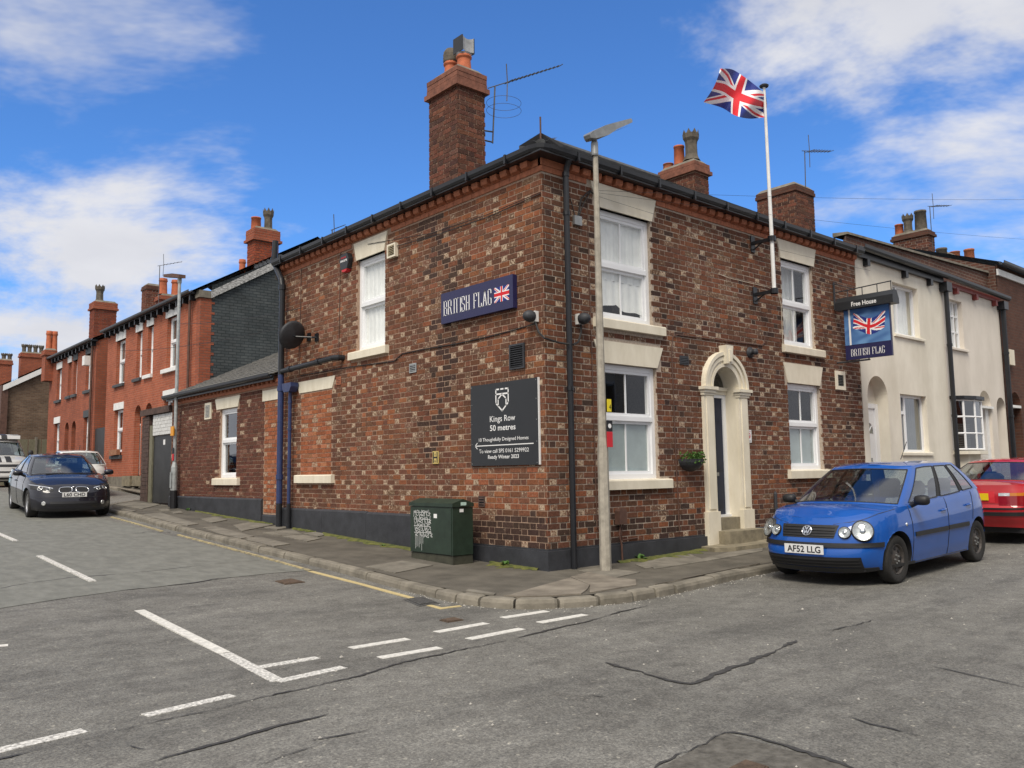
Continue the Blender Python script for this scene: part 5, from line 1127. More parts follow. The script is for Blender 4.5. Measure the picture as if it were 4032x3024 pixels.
b = MB(); b.add([(X1, .2, 5.9), (X2, .2, 5.9), (X2, 4.2, 7.9), (X1, 4.2, 7.9)], [(0, 1, 2, 3)]); b.build('roof', 'slate_far', cr2)
def downpipe(parent, side, u, z0, z1, out=.10, r_=.05, mat='black_plastic', hopper=True):
    b = MB(); b.tube([W(side, u, z1, out), W(side, u, z0, out)], r_, 10)
    for z in np.arange(z0 + .6, z1, 1.7): b.tube([W(side, u, z - .03, out), W(side, u, z + .03, out)], r_ * 1.2, 10)
    d = b.build('downpipe', mat, parent)
    if hopper: MB().wbox(side, u - .15, u + .15, z1 - .12, z1 + .1, .01, .2).build('hopper', mat, d)
    return d
downpipe(cr2, 'R', 13.24, .2, 5.62, .11, .055); downpipe(cr2, 'R', 16.90, .3, 5.60, .11, .06)
# ---- brown brick house at the right edge
bh = thing('brown_brick_house', 'brown brick terraced house with dark arched doorway at the right edge', 'house', (16.9, 0, .4))
b = MB(); wall_arches(b, 'R', X2 + .01, 27, -.2, 6.75, .02, [(19.6, 21.2, 1.3, 3.0), (19.6, 21.0, 4.4, 5.9)], [(17.17, 17.95, .2, 2.90)], .35); b.build('wall', 'brown_brick', bh)
casement(bh, 'R', 19.6, 21.2, 1.3, 3.0, .12, (20.4,)); casement(bh, 'R', 19.6, 21.0, 4.4, 5.9, .12, (20.3,))
MB().wbox('R', 17.17, 17.95, 2.86, 2.93, -.3, .03).build('transom', 'white_trim', bh); MB().wbox('R', 17.17, 17.95, .2, 3.3, -.34, -.30).build('door', 'navy_door', bh); MB().wbox('R', 17.46, 17.56, .2, 2.86, -.28, -.1).build('door_frame', 'white_trim', bh)
gutter_run(bh, [((X2 - .1, -.2, 6.75), (0, -1, 0)), ((27, -.2, 6.75), (0, -1, 0))], .07); MB().wbox('R', X2 + .02, 27, 6.45, 6.62, .02, .07).build('fascia', 'white_trim', bh)
b = MB(); b.add([(X2, -.15, 6.8), (27, -.15, 6.8), (27, 4.2, 8.4), (X2, 4.2, 8.4)], [(0, 1, 2, 3)]); b.build('roof', 'slate_far', bh); b = MB(); b.add([(X2 + .02, .0, 6.7), (X2 + .02, 4.2, 8.35), (X2 + .02, 4.2, 5.5), (X2 + .02, .0, 5.5)], [(0, 1, 2, 3)]); b.build('gable_wall', 'parapet_brick', bh)
MB().wbox('R', 17.05, 17.4, 4.0, 4.42, .02, .14).build('alarm_box', 'cream_paint', bh)
B4 = (3200, 700, .4823)
def stack_right(parent, xn, w, y0, ln, pxe, pyt, pots, cols=DK, capm='brown_brick', caph=.2):
    q = on_plane(B4[0] + pxe * B4[2], B4[1] + pyt * B4[2], 1, y0); x0 = q[0]
    st = chimney(parent, x0, x0 + w, y0, y0 + ln, q[2] - 2.2, q[2] - caph - .06, r, cols, caph=caph, over=.06, capmat=capm, mort='mortar_pale'); return st, x0, q[2]
ch4, x4, z4 = stack_right(bh, 0, .5, 3.0, 1.15, 935, 400, ())
pot(ch4, x4 + .25, 3.3, z4 - .05, .70, .19, 'plain', 'pot_dark'); pot(ch4, x4 + .25, 3.72, z4 - .05, .70, .17, 'crown', 'pot_dark'); pot(ch4, x4 + .25, 4.02, z4 - .05, .40, .14, 'plain')
bh2 = thing('brown_brick_house', 'next house along whose low chimney pots show over the roofs', 'house', (27.2, 0, .5))
b = MB(); b.wbox('R', 27.02, 34, -.2, 6.6, -8, .02); b.build('wall', 'brown_brick', bh2); b = MB(); b.add([(27.02, -.15, 6.65), (34, -.15, 6.65), (34, 4.2, 8.2), (27.02, 4.2, 8.2)], [(0, 1, 2, 3)]); b.build('roof', 'slate_far', bh2)
def pots_row(parent, pxs, Y, pyb, pyt, mats):
    a = on_plane(B4[0] + (pxs[0] - 40) * B4[2], B4[1] + pyb * B4[2], 1, Y); c = on_plane(B4[0] + (pxs[-1] + 45) * B4[2], B4[1] + pyb * B4[2], 1, Y)
    st = chimney(parent, a[0], c[0], Y, Y + .6, min(a[2], c[2]) - 1.6, c[2] - .2, r, DK, caph=.2, over=.05, capmat='brown_brick', mort='mortar')
    for p, m2, yt in zip(pxs, mats, pyt):
        q = on_plane(B4[0] + p * B4[2], B4[1] + yt * B4[2], 1, Y + .3); pot(st, q[0], Y + .3, c[2] - .1, max(.3, q[2] - c[2] + .1), .20, 'plain', m2)
pots_row(bh, (1050,), 4.0, 690, (578,), ('pot_dark',)); pots_row(bh, (1158, 1275), 4.4, 690, (605, 585), ('terracotta', 'terracotta')); pots_row(bh2, (1500, 1572), 4.0, 815, (738, 795), ('pot_red', 'pot_dark')); 
def cloth_material(name):
    m = bpy.data.materials.new(name); m.use_nodes = True; a = m.node_tree.nodes.new('ShaderNodeVertexColor'); a.layer_name = 'Col'; b = m.node_tree.nodes['Principled BSDF']; b.inputs['Roughness'].default_value = .7; lnk(m, a.outputs['Color'], b.inputs['Base Color']); MATS[name] = m; return m
cloth_material('flag_cloth')
# ================================================================== pipes on the pub
def pipe(name, pts, r_, mat, parent, n=10, collars=(), smooth=True):
    b = MB(); b.tube(pts, r_, n)
    for p, q in collars: b.tube([p, q], r_ * 1.22, n)
    return b.build(name, mat, parent)
pipe('downpipe', [W('R', .385, 5.72, .17), W('R', .385, 5.62, .12), W('R', .39, 5.5, .09), W('R', .395, -.03, .09)], .043, 'black_plastic', pub, collars=[(W('R', .39, z - .03, .09), W('R', .39, z + .03, .09)) for z in (4.95, 2.45, 5.52)])
sp_ = pipe('soil_pipe', [W('L', 8.25, 6.30, .10), W('L', 8.25, 5.83, .12), W('L', 7.80, 5.36, .16), W('L', 7.76, 5.2, .16), W('L', 7.76, 3.36, .16)], .062, 'black_plastic', pub, 12, [(W('L', 8.25, 5.80, .12), W('L', 8.25, 5.92, .12)), (W('L', 7.76, 5.14, .16), W('L', 7.76, 5.24, .16)), (W('L', 7.76, 4.2, .16), W('L', 7.76, 4.26, .16))])
pipe('soil_pipe', [W('L', 7.76, 3.36, .16), W('L', 7.76, .74, .16)], .062, 'blue_paint', pub, 12, [(W('L', 7.76, 3.02, .16), W('L', 7.76, 3.12, .16)), (W('L', 7.76, 1.22, .16), W('L', 7.76, 1.32, .16))])
pipe('soil_pipe', [W('L', 7.76, .74, .16), W('L', 7.76, .2, .16)], .064, 'black_plastic', pub, 12)
pipe('branch_pipe', [W('L', 7.70, 3.43, .16), W('L', 5.60, 3.47, .16), W('L', 5.50, 3.47, .10), W('L', 5.48, 3.47, -.02)], .055, 'black_plastic', pub, 12, [(W('L', 6.1, 3.46, .16), W('L', 6.2, 3.46, .16)), (W('L', 7.3, 3.44, .16), W('L', 7.4, 3.44, .16))])
pipe('waste_pipe', [W('L', 7.44, 3.0, .11), W('L', 7.44, .74, .11)], .036, 'blue_paint', pub, 10, [(W('L', 7.44, z, .11), W('L', 7.44, z + .05, .11)) for z in (2.75, 2.2, 1.45)])
pipe('waste_pipe', [W('L', 7.44, .74, .11), W('L', 7.44, .2, .11)], .045, 'black_plastic', pub, 10)
b = MB(); b.prism([(7.32, 2.98), (7.56, 2.98), (7.64, 3.08), (7.64, 3.16), (7.24, 3.16), (7.24, 3.08)], .03, .20, lambda u, z, o: W('L', u, z, o)); b.build('hopper', 'blue_paint', pub, recalc=True)
# ================================================================== wall fittings (own things, fixed to the brickwork)
def board(name, label, cat, side, u0, u1, z0, z1, o0, o1, mat, edge=None):
    t = thing(name, label, cat, W(side, (u0 + u1) / 2, z0, o0)); MB().wbox(side, u0, u1, z0, z1, o0, o1).build('panel', mat, t); return t
t = board('pub_sign', 'navy British Flag name board with small union flag on left wall', 'sign', 'L', .55, 2.285, 3.64, 4.125, .006, .085, 'navy_sign')
def serif_text(txt, side, uL, z, o, h, w, parent, mat='letter_white'):
    """tall condensed slab-serif capitals built from strokes"""
    G = {'B': [((0, 0), (0, 1)), ((0, 1), (.6, 1)), ((0, .52), (.6, .52)), ((0, 0), (.6, 0)), ((.75, .6), (.75, .9)), ((.8, .1), (.8, .44))], 'R': [((0, 0), (0, 1)), ((0, 1), (.6, 1)), ((0, .5), (.6, .5)), ((.78, .58), (.78, .92)), ((.55, .48), (.88, 0))], 'I': [((.4, 0), (.4, 1))], 'T': [((.42, 0), (.42, 1)), ((0, 1), (.85, 1))],
         'S': [((.8, .75), (.75, .95)), ((.7, 1), (.1, 1)), ((.04, .92), (.04, .62)), ((.08, .58), (.75, .42)), ((.8, .4), (.8, .08)), ((.7, 0), (.1, 0)), ((.04, .08), (.04, .25))], 'H': [((.04, 0), (.04, 1)), ((.8, 0), (.8, 1)), ((.04, .5), (.8, .5))], 'F': [((.08, 0), (.08, 1)), ((.08, 1), (.8, 1)), ((.08, .5), (.6, .5)), ((.8, 1), (.8, .8))], 'L': [((.08, 0), (.08, 1)), ((.08, 0), (.8, 0)), ((.8, 0), (.8, .22))],
         'A': [((0, 0), (.42, 1)), ((.42, 1), (.86, 0)), ((.2, .34), (.68, .34))], 'G': [((.8, .75), (.75, .95)), ((.7, 1), (.12, 1)), ((.04, .92), (.04, .08)), ((.12, 0), (.7, 0)), ((.8, .06), (.8, .42)), ((.5, .42), (.85, .42))], ' ': []}
    adv = {' ': .8, 'I': .74, 'T': 1.08}; tot = sum(adv.get(c, 1.28) for c in txt) - .4; k = w / tot; x = 0; b = MB()
    M4 = wall_m(side, uL, z, o) if isinstance(side, str) else side
    def bar(p, q, hw):
        p, q = Vector((p[0] * k, p[1] * h, 0)), Vector((q[0] * k, q[1] * h, 0)); d = (q - p)
        if d.length < 1e-6: return
        d.normalize(); nn = Vector((-d.y, d.x, 0)) * hw; e = d * hw * .5
        b.add([M4 @ v for v in (p - nn - e + Vector((0, 0, .002)), q - nn + e + Vector((0, 0, .002)), q + nn + e + Vector((0, 0, .002)), p + nn - e + Vector((0, 0, .002)))], [(0, 1, 2, 3)])
    for ch in txt:
        for (p, q) in G[ch]:
            P_, Q_ = (p[0] + x, p[1]), (q[0] + x, q[1]); vert = abs(p[0] - q[0]) * k < abs(p[1] - q[1]) * h
            bar(P_, Q_, k * (.115 if vert else .06))
            if vert and ch in 'BRIHTFLA':
                for e in (P_, Q_):
                    if e[1] in (0, 1): bar((e[0] - .19, e[1]), (e[0] + .19, e[1]), k * .045)
        x += adv.get(ch, 1.28)
    return b.build('lettering', mat, parent)
serif_text('BRITISH FLAG', 'L', 2.20, 3.765, .086, .225, 1.17, t)
jack_grid(lambda s, q: W('L', .965 - .335 * s, 3.765 + .225 * q, .0875), 90, 46).build('flag_emblem', 'flag_cloth', t)
t = board('notice_board', 'black Kings Row notice board with white shield, arrow and lettering', 'sign', 'L', .115, 1.612, 1.40, 2.60, .006, .034, 'charcoal_sign'); oo = .0345
b = MB(); b.wbox('L', .105, .115, 1.40, 2.60, .004, .036); b.build('edge_trim', 'letter_white', t)
for txt, uL, uR, z, h in (('Kings Row', 1.158, .595, 2.035, .085), ('50 metres', 1.158, .59, 1.905, .080), ('10 Thoughtfully Designed Homes', 1.42, .32, 1.755, .050), ('To view call SPS 0161 5299922', 1.415, .317, 1.585, .055), ('Ready Winter 2023', 1.21, .527, 1.500, .052)):
    lettering(txt, wall_m('L', uL, z, oo), h, uL - uR, 'letter_white', t, bold=.012 if txt.startswith(('50', 'Ready')) else .003)
def lineart(segs, w, side, o, parent, mat, name):
    b = MB()
    for p, q in segs:
        p, q = Vector(p), Vector(q); d = (q - p).normalized(); nn = Vector((-d.y, d.x)) * w / 2; e = d * w * .35
        b.add([W(side, v.x, v.y, o + .002) for v in (p - nn - e, q - nn + e, q + nn + e, p + nn - e)], [(0, 1, 2, 3)])
    return b.build(name, mat, parent)
sh = [((1.015, 2.50), (.95, 2.50)), ((.905, 2.50), (.85, 2.50)), ((.805, 2.50), (.74, 2.50)), ((1.015, 2.50), (1.015, 2.30)), ((.74, 2.50), (.74, 2.30)), ((1.015, 2.43), (.74, 2.43)), ((1.015, 2.30), (.878, 2.185)), ((.74, 2.30), (.878, 2.185)), ((.965, 2.36), (.878, 2.425)), ((.79, 2.36), (.878, 2.425)), ((.965, 2.36), (.965, 2.26)), ((.79, 2.36), (.79, 2.26))]
lineart(sh, .022, 'L', oo, t, 'letter_white', 'shield_emblem')
lineart([((1.51, 1.693), (.22, 1.693)), ((1.51, 1.693), (1.46, 1.735)), ((1.51, 1.693), (1.46, 1.652))], .013, 'L', oo, t, 'letter_white', 'arrow')
b = MB()
for z in (1.43, 1.72, 2.02, 2.31, 2.57):
    for u in (.15, 1.58): b.wbox('L', u - .006, u + .006, z - .006, z + .006, .033, .038)
struct(b.build('fixing_screws', 'grey_metal', t), 'stuff')
def slat_vent(name, label, side, u0, u1, z0, z1, mat, smat, n, fr=.03, out=.02, cat='vent'):
    t = thing(name, label, cat, W(side, (u0 + u1) / 2, z0, 0)); b = MB()
    for a in ((u0, u0 + fr, z0, z1), (u1 - fr, u1, z0, z1), (u0 + fr, u1 - fr, z1 - fr, z1), (u0 + fr, u1 - fr, z0, z0 + fr)): b.wbox(side, *a, .003, out)
    b.build('frame', mat, t); MB().wbox(side, u0 + fr, u1 - fr, z0 + fr, z1 - fr, .002, .005).build('backing', 'letter_black', t)
    b = MB(); h = (z1 - z0 - 2 * fr) / n
    for i in range(n):
        z = z0 + fr + h * i; b.prism([(.005, z + h * .75), (.012, z + h * .85), (out + .004, z + h * .35), (out - .004, z + h * .2)], u0 + fr, u1 - fr, lambda o, zz, u: W(side, u, zz, o))
    struct(b.build('slats', smat, t, recalc=True), 'stuff'); return t
slat_vent('louvre_vent', 'dark metal louvre vent above the Kings Row board', 'L', .40, .72, 2.76, 3.12, 'plinth_paint', 'plinth_paint', 10, .025, .03)
slat_vent('extractor_vent', 'cream slatted extractor cover at top corner of upper left window', 'L', 3.64, 3.90, 5.03, 5.27, 'cream_paint', 'cream_paint', 6, .03, .07)
slat_vent('wall_vent', 'small grey mesh vent below upper left window line', 'L', 3.09, 3.29, 2.965, 3.12, 'galvanised', 'grey_metal', 4, .02, .015)
slat_vent('air_brick', 'dark cast-iron air brick low on left wall behind the cabinet', 'L', 1.33, 1.48, .80, .96, 'soot_brick', 'soot_brick', 3, .02, .012)
slat_vent('air_brick', 'terracotta air brick beside walled-up window lintel', 'L', 5.58, 5.74, 2.98, 3.13, 'terracotta', 'terracotta', 4, .015, .010)
slat_vent('wall_vent', 'dark square vent left of the doorway arch', 'R', 2.96, 3.19, 2.985, 3.13, 'plinth_paint', 'plinth_paint', 4, .02, .012)
t = slat_vent('wall_vent', 'cream framed vent with yellow mesh under the hanging sign', 'R', 7.88, 8.255, 2.845, 3.22, 'cream_paint', 'iron_grey', 7, .075, .03)
def lightbulk(label, side, u, z, sg):
    t = thing('bulkhead_light', label, 'light', W(side, u, z, 0)); MB().wbox(side, u - .055, u + .055, z - .075, z + .075, .003, .07).build('mounting_box', 'white_trim', t)
    b = MB(); M4 = frame_m(W(side, u, z, .07), (0, -1, 0) if side == 'L' else (1, 0, 0), (0, 0, 1)); b.lathe([(.075, 0), (.085, .04), (.08, .09), (.06, .13), (.03, .155), (0, .16)], 16, M4); b.build('dome', 'plinth_paint', t, smooth=True)
lightbulk('dark dome security light on left wall by the corner', 'L', .16, 3.45, 1); lightbulk('dark dome security light on right wall by the corner drainpipe', 'R', .66, 3.46, 1)
b = MB(); b.tube([W('L', .13, 3.38, .05), W('L', .06, 3.22, .05), Vector((-.06, -.06, 3.12)), W('R', .2, 3.08, .07), W('R', .34, 3.06, .14)], .016, 6); b.tube([W('R', .42, 3.06, .14), W('R', .58, 3.12, .08), W('R', .66, 3.26, .06), W('R', .67, 3.38, .05)], .016, 6); tag(b.build('lamp_cable', 'cable'), 'thick black cable looping round the corner between two dome lights', 'cable')
t = thing('wall_lamp', 'dark round swan-neck lamp right of the door arch', 'lamp', W('R', 4.95, 3.24, 0)); b = MB(); M4 = frame_m(W('R', 4.95, 3.34, .0), (1, 0, 0), (0, 0, 1)); b.lathe([(.10, 0), (.10, .02), (.05, .03), (.03, .08), (.05, .09), (.055, .14), (0, .15)], 16, M4); b.build('lamp_body', 'plinth_paint', t, smooth=True)
t = board('junction_box', 'pale grey junction box hanging by cables right of corner pipe', 'junction box', 'R', .595, .745, 4.845, 4.98, .005, .05, 'grey_metal')
b = MB(); b.tube([W('R', .62, 4.98, .03), W('R', .55, 5.2, .02), W('R', .52, 5.26, .02), W('R', .43, 5.24, .02)], .007, 5); b.tube([W('R', .68, 4.98, .03), W('R', .75, 5.25, .03), W('R', .95, 5.42, .02), W('R', 1.05, 5.38, .03)], .012, 5); b.tube([W('R', .70, 4.98, .03), W('R', .80, 5.2, .04), W('R', .98, 5.44, .03)], .008, 5); b.build('cable', 'cable', t)
t = board('hydrant_plate', 'yellow hydrant marker plate with black H on left wall', 'sign', 'L', 2.47, 2.625, 1.45, 1.65, .006, .02, 'plate_cream')
b = MB()
for u in (2.60, 2.50): b.wbox('L', u - .012, u + .012, 1.465, 1.635, .020, .022)
b.wbox('L', 2.505, 2.595, 1.538, 1.562, .020, .0215); b.build('lettering', 'letter_black', t); lettering('4', wall_m('L', 2.565, 1.58, .022), .035, .025, 'letter_black', t); lettering('8', wall_m('L', 2.565, 1.475, .022), .035, .025, 'letter_black', t)
t = thing('alarm_box', 'black burglar alarm box with red base on left wall', 'alarm box', W('L', 5.33, 5.05, 0)); b = MB(); b.prism([(5.22, 5.12), (5.44, 5.12), (5.50, 5.30), (5.44, 5.41), (5.22, 5.41), (5.16, 5.30)], .003, .10, lambda u, z, o: W('L', u, z, o)); b.build('case', 'charcoal_sign', t, recalc=True)
b = MB(); b.prism([(5.27, 5.07), (5.39, 5.07), (5.43, 5.118), (5.23, 5.118)], .003, .095, lambda u, z, o: W('L', u, z, o)); b.build('strobe', 'red_sign', t, recalc=True); lettering('secure', wall_m('L', 5.455, 5.26, .101), .055, .24, 'letter_white', t, bold=.02); lettering('moore', wall_m('L', 5.435, 5.325, .101), .04, .18, 'red_sign', t, bold=.02)
t = board('no_smoking_sign', 'small white no smoking sign right of the doorway', 'sign', 'R', 4.715, 4.88, 1.755, 1.975, .003, .012, 'white_sign')
b = MB(); cx_, cz_ = 4.797, 1.875
for i in range(24):
    a0, a1 = 2 * math.pi * i / 24, 2 * math.pi * (i + 1) / 24
    b.add([W('R', cx_ + rr_ * math.cos(a), cz_ + rr_ * math.sin(a), .0135) for rr_, a in ((.036, a0), (.052, a0), (.052, a1), (.036, a1))], [(0, 1, 2, 3)])
b.add([W('R', cx_ + x, cz_ + z, .014) for x, z in ((-.038, .028), (-.028, .038), (.038, -.028), (.028, -.038))], [(0, 1, 2, 3)]); b.build('prohibition_ring', 'red_sign', t); MB().wbox('R', cx_ - .025, cx_ + .025, cz_ - .006, cz_ + .006, .012, .013).build('cigarette', 'letter_black', t)
lettering('No smoking', wall_m('R', 4.735, 1.775, .012), .022, .125, 'letter_black', t); lettering('It is against the law', wall_m('R', 4.73, 1.945, .012), .014, .135, 'red_sign', t)
t = thing('meter_box', 'brown rounded cable box low on wall behind the street lamp', 'meter box', W('R', 1.41, .5, 0)); b = MB(); b.prism([(1.33, .53), (1.49, .53), (1.49, .72), (1.47, .755), (1.35, .755), (1.33, .72)], .003, .10, lambda u, z, o: W('R', u, z, o)); b.build('case', 'rust_brown', t, recalc=True)
b = MB(); b.tube([W('R', 1.40, .53, .05), W('R', 1.37, .38, .05), W('R', 1.40, .24, .06), W('R', 1.41, .0, .06)], .014, 6); b.tube([W('R', 1.45, .53, .05), W('R', 1.42, .38, .04), W('R', 1.45, .30, .03), W('R', 1.8, .31, .015)], .010, 6); b.build('conduit', 'rust_brown', t)
def wall_cable(label, pts, r_=.008, mat='cable'):
    b = MB(); b.tube(pts, r_, 5); return tag(b.build('wall_cable', mat), label, 'cable')
wall_cable('brown cable running up from pavement and across above the door arch', [W('R', u, z, .012) for u, z in ((2.80, .35), (2.79, .8), (2.77, 1.6), (2.755, 3.25), (2.80, 3.42), (2.92, 3.46), (4.2, 3.48), (5.30, 3.50), (5.42, 3.56), (5.44, 3.70))], .011, 'rust_brown')
wall_cable('thin dark cable down the right wall beside the street lamp', [W('R', u, z, .010) for u, z in ((.90, 5.3), (.92, 3.2), (.94, 1.6), (.95, .50), (1.05, .40))], .008, 'rust_brown')
wall_cable('thin cable dropping from flagpole to lower window side', [W('R', u, z, .010) for u, z in ((4.10, 4.63), (4.4, 4.60), (5.6, 4.60), (5.95, 4.56), (6.03, 4.3), (6.02, 3.5))], .004, 'cream_paint')
wall_cable('sagging dark cable under the name board along the left wall', [W('L', u, z, .012) for u, z in ((.14, 3.36), (.6, 3.33), (1.2, 3.31), (2.0, 3.30), (2.9, 3.32), (3.5, 3.32), (3.75, 3.22), (4.6, 3.25), (5.4, 3.28), (7.2, 3.30))], .009)
wall_cable('thin brown cable hanging down left wall from the eaves near the alarm', [W('L', u, z, .010) for u, z in ((5.62, 5.5), (5.64, 4.6), (5.66, 3.5))], .008, 'rust_brown')
wall_cable('thin brown cable down left wall beside the soil pipe', [W('L', u, z, .010) for u, z in ((7.22, 5.5), (7.24, 4.6), (7.26, 3.3))], .008, 'rust_brown')
b = MB(); b.tube([W('L', .0, 5.18, .02), W('L', 1.2, 5.12, .03), W('L', 2.6, 5.14, .03), W('L', 3.8, 5.22, .03)], .007, 5); b.tube([W('L', .0, 5.20, .02), W('L', 1.2, 5.16, .03), W('L', 2.6, 5.20, .03), W('L', 4.6, 5.45, .03)], .006, 5); tag(b.build('wall_cable', 'cable'), 'pair of thin cables slung across the top of the left wall', 'cable')
t = thing('wall_post', 'dark iron boot-scraper post against the wall behind the blue car', 'post', W('R', 5.45, .3, .05)); b = MB(); b.tube([W('R', 5.45, .10, .07), W('R', 5.45, .86, .07), W('R', 5.45, .90, .07)], [.03, .03, .015], 8); b.build('post', 'plinth_paint', t)
# hanging basket
hb = thing('hanging_basket', 'half-round wall basket with green trailing plant beside the door', 'planter', W('R', 3.09, 1.28, .02)); b = MB(); n = 14
vs = [W('R', 3.09 + .27 * math.cos(math.pi * i / n) * math.cos(j * math.pi / 12), 1.47 - .20 * math.sin(j * math.pi / 12), .02 + .22 * math.sin(math.pi * i / n) * math.cos(j * math.pi / 12)) for j in range(7) for i in range(n + 1)]
b.add(vs, [(j * (n + 1) + i, j * (n + 1) + i + 1, (j + 1) * (n + 1) + i + 1, (j + 1) * (n + 1) + i) for j in range(6) for i in range(n)]); b.build('basket', 'plinth_paint', hb)
b = MB(); rr = random.Random(9)
for i in range(420):
    a = rr.uniform(0, math.pi); d = rr.random() ** .5; p = W('R', 3.09 + .28 * d * math.cos(a), 1.47 + rr.uniform(-.10, .08) * (1 if d > .6 else .6) + .03, .03 + .24 * d * math.sin(a)); s_ = rr.uniform(.012, .028)
    v = Vector((rr.uniform(-1, 1), rr.uniform(-1, 1), rr.uniform(-.3, 1))).normalized(); w_ = v.cross(Vector((rr.random(), rr.random(), rr.random()))).normalized(); b.add([p - v * s_, p + w_ * s_ * .6, p + v * s_, p - w_ * s_ * .6], [(0, 1, 2, 3)])
b.build('foliage', 'leaf', hb)
# satellite dishes
def dish(label, y, z, out, R_, cent_dir, arm=True):
    t = thing('satellite_dish', label, 'satellite dish', W('L', y, z, 0)); c = W('L', y, z, out); d = Vector(cent_dir).normalized(); M4 = d.to_track_quat('Z', 'Y').to_matrix().to_4x4(); M4.translation = c
    b = MB(); b.lathe([(.01, -.06), (R_ * .5, -.045), (R_ * .85, -.012), (R_, .01), (R_ * .97, .016), (R_ * .8, .0), (R_ * .4, -.03), (.0, -.042)], 24, M4); b.build('reflector', 'plinth_paint', t, smooth=True)
    b = MB(); b.tube([c - d * .05, c - d * .12, W('L', y - .30, z - .06, .10), W('L', y - .34, z - .06, .0)], .018, 8); b.build('bracket', 'black_plastic', t); MB().tube([M4 @ Vector((0, -R_ * .9, 0)), M4 @ Vector((0, -R_ * .6, R_ * .9))], .012, 6).build('feed_arm', 'black_plastic', t); MB().wbox('L', y - .40, y - .28, z - .14, z + .02, .002, .03).build('wall_plate', 'black_plastic', t)
dish('dark satellite dish on left wall beside the soil pipe', 6.86, 4.05, .36, .29, (-.15, .9, .35)); dish('second satellite dish mostly hidden behind the soil pipe', 7.18, 4.10, .22, .29, (-.15, .9, .35))
# ================================================================== green street cabinet
material('cabinet_green', (.018, .034, .022), .5, .25, 6, bump=.05, bscale=30); material('cabinet_base', (.045, .045, .030), .8, .4, 6)
cab = thing('street_cabinet', 'dark green utility cabinet with white graffiti against the left wall', 'cabinet', (-.45, 1.8, .02)); cx0, cx1, cy0, cy1 = -.63, -.27, 1.285, 2.345
MB().box(cx0 + .01, cx1, cy0 + .01, cy1 - .01, -.05, .135).build('base', 'cabinet_base', cab); b = MB(); b.box(cx0, cx1, cy0, cy1, .142, .815); bd = b.build('body', 'cabinet_green', cab)
MB().box(cx0 - .008, cx0, cy0 + .03, cy1 - .03, .15, .80).build('door', 'cabinet_green', bd)
b = MB(); b.prism([(cx0 - .018, .82), (cx1 + .01, .82), (cx1 + .01, .865), ((cx0 + cx1) / 2, .93), (cx0 - .018, .87)], cy0 - .015, cy1 + .015, lambda x, z, y: (x, y, z)); b.build('lid', 'cabinet_green', cab, recalc=True)
rr = random.Random(17); gb = MB()
def stroke(pts, w):
    P_ = [Vector((cx0 - .0095, y, z)) for y, z in pts]
    for p, q in zip(P_, P_[1:]):
        d = (q - p); 
        if d.length < 1e-5: continue
        d.normalize(); nn = Vector((0, -d.z, d.y)) * w / 2; e = d * w * .3; gb.add([p - nn - e, q - nn + e, q + nn + e, p + nn - e], [(0, 1, 2, 3)])
for row in range(4):   # four scrawled lines of a tag, then paint runs
    z0 = .755 - row * .098; y = 2.245 - row * .014
    for k in range(6):
        w_ = .062 + rr.uniform(-.008, .008); h_ = .082 + rr.uniform(-.01, .02); kind = (k + row) % 4
        if kind == 0: stroke([(y, z0 - h_), (y - .01, z0), (y - w_ * .5, z0 - h_ * .4), (y - w_ * .8, z0 + .004), (y - w_, z0 - h_)], .0062)
        elif kind == 1: stroke([(y - w_ * (.5 - .5 * math.cos(a)), z0 - h_ * .45 + h_ * .5 * math.sin(a)) for a in [i * .55 for i in range(12)]], .0062)
        elif kind == 2: stroke([(y, z0), (y - w_ * .2, z0 - h_), (y - w_ * .6, z0 - h_ * .5), (y - w_, z0 - h_ * .9), (y - w_, z0 + .01)], .0062)
        else: stroke([(y - w_, z0), (y - .005, z0 - h_ * .1), (y - w_, z0 - h_ * .5), (y - .004, z0 - h_ * .95), (y - w_ * 1.1, z0 - h_ * 1.05)], .0062)
        y -= w_ + .004
    stroke([(2.235, z0 - .03), (y, z0 - .02 + rr.uniform(-.01, .01))], .006); stroke([(y + .03, z0 - .07), (y - .02, z0 - .035)], .0062); stroke([(y + .025, z0 - .03), (y - .02, z0 - .085)], .0062)
for k in range(7): y = 2.20 - k * .032; stroke([(y, .42), (y + rr.uniform(-.003, .003), .34 - rr.uniform(.02, .18))], .005)
gb.build('graffiti', 'letter_white', bd)
MB().box(cx0 - .0095, cx0 - .0085, 1.655, 1.735, .655, .715).build('sticker', 'letter_white', bd); MB().box(-.50, -.40, cy0 - .0170, cy0 - .0155, .84, .885).build('sticker', material('mint', (.45, .62, .55), .6, .3, 60), bd); MB().box(-.51, -.44, cy0 - .0025, cy0 - .0012, .745, .79).build('sticker', 'letter_white', bd)
MB().tube([(cx0 - .02, 1.86, .755), (cx0 - .005, 1.86, .755)], .016, 10).build('lock', 'grey_metal', bd)
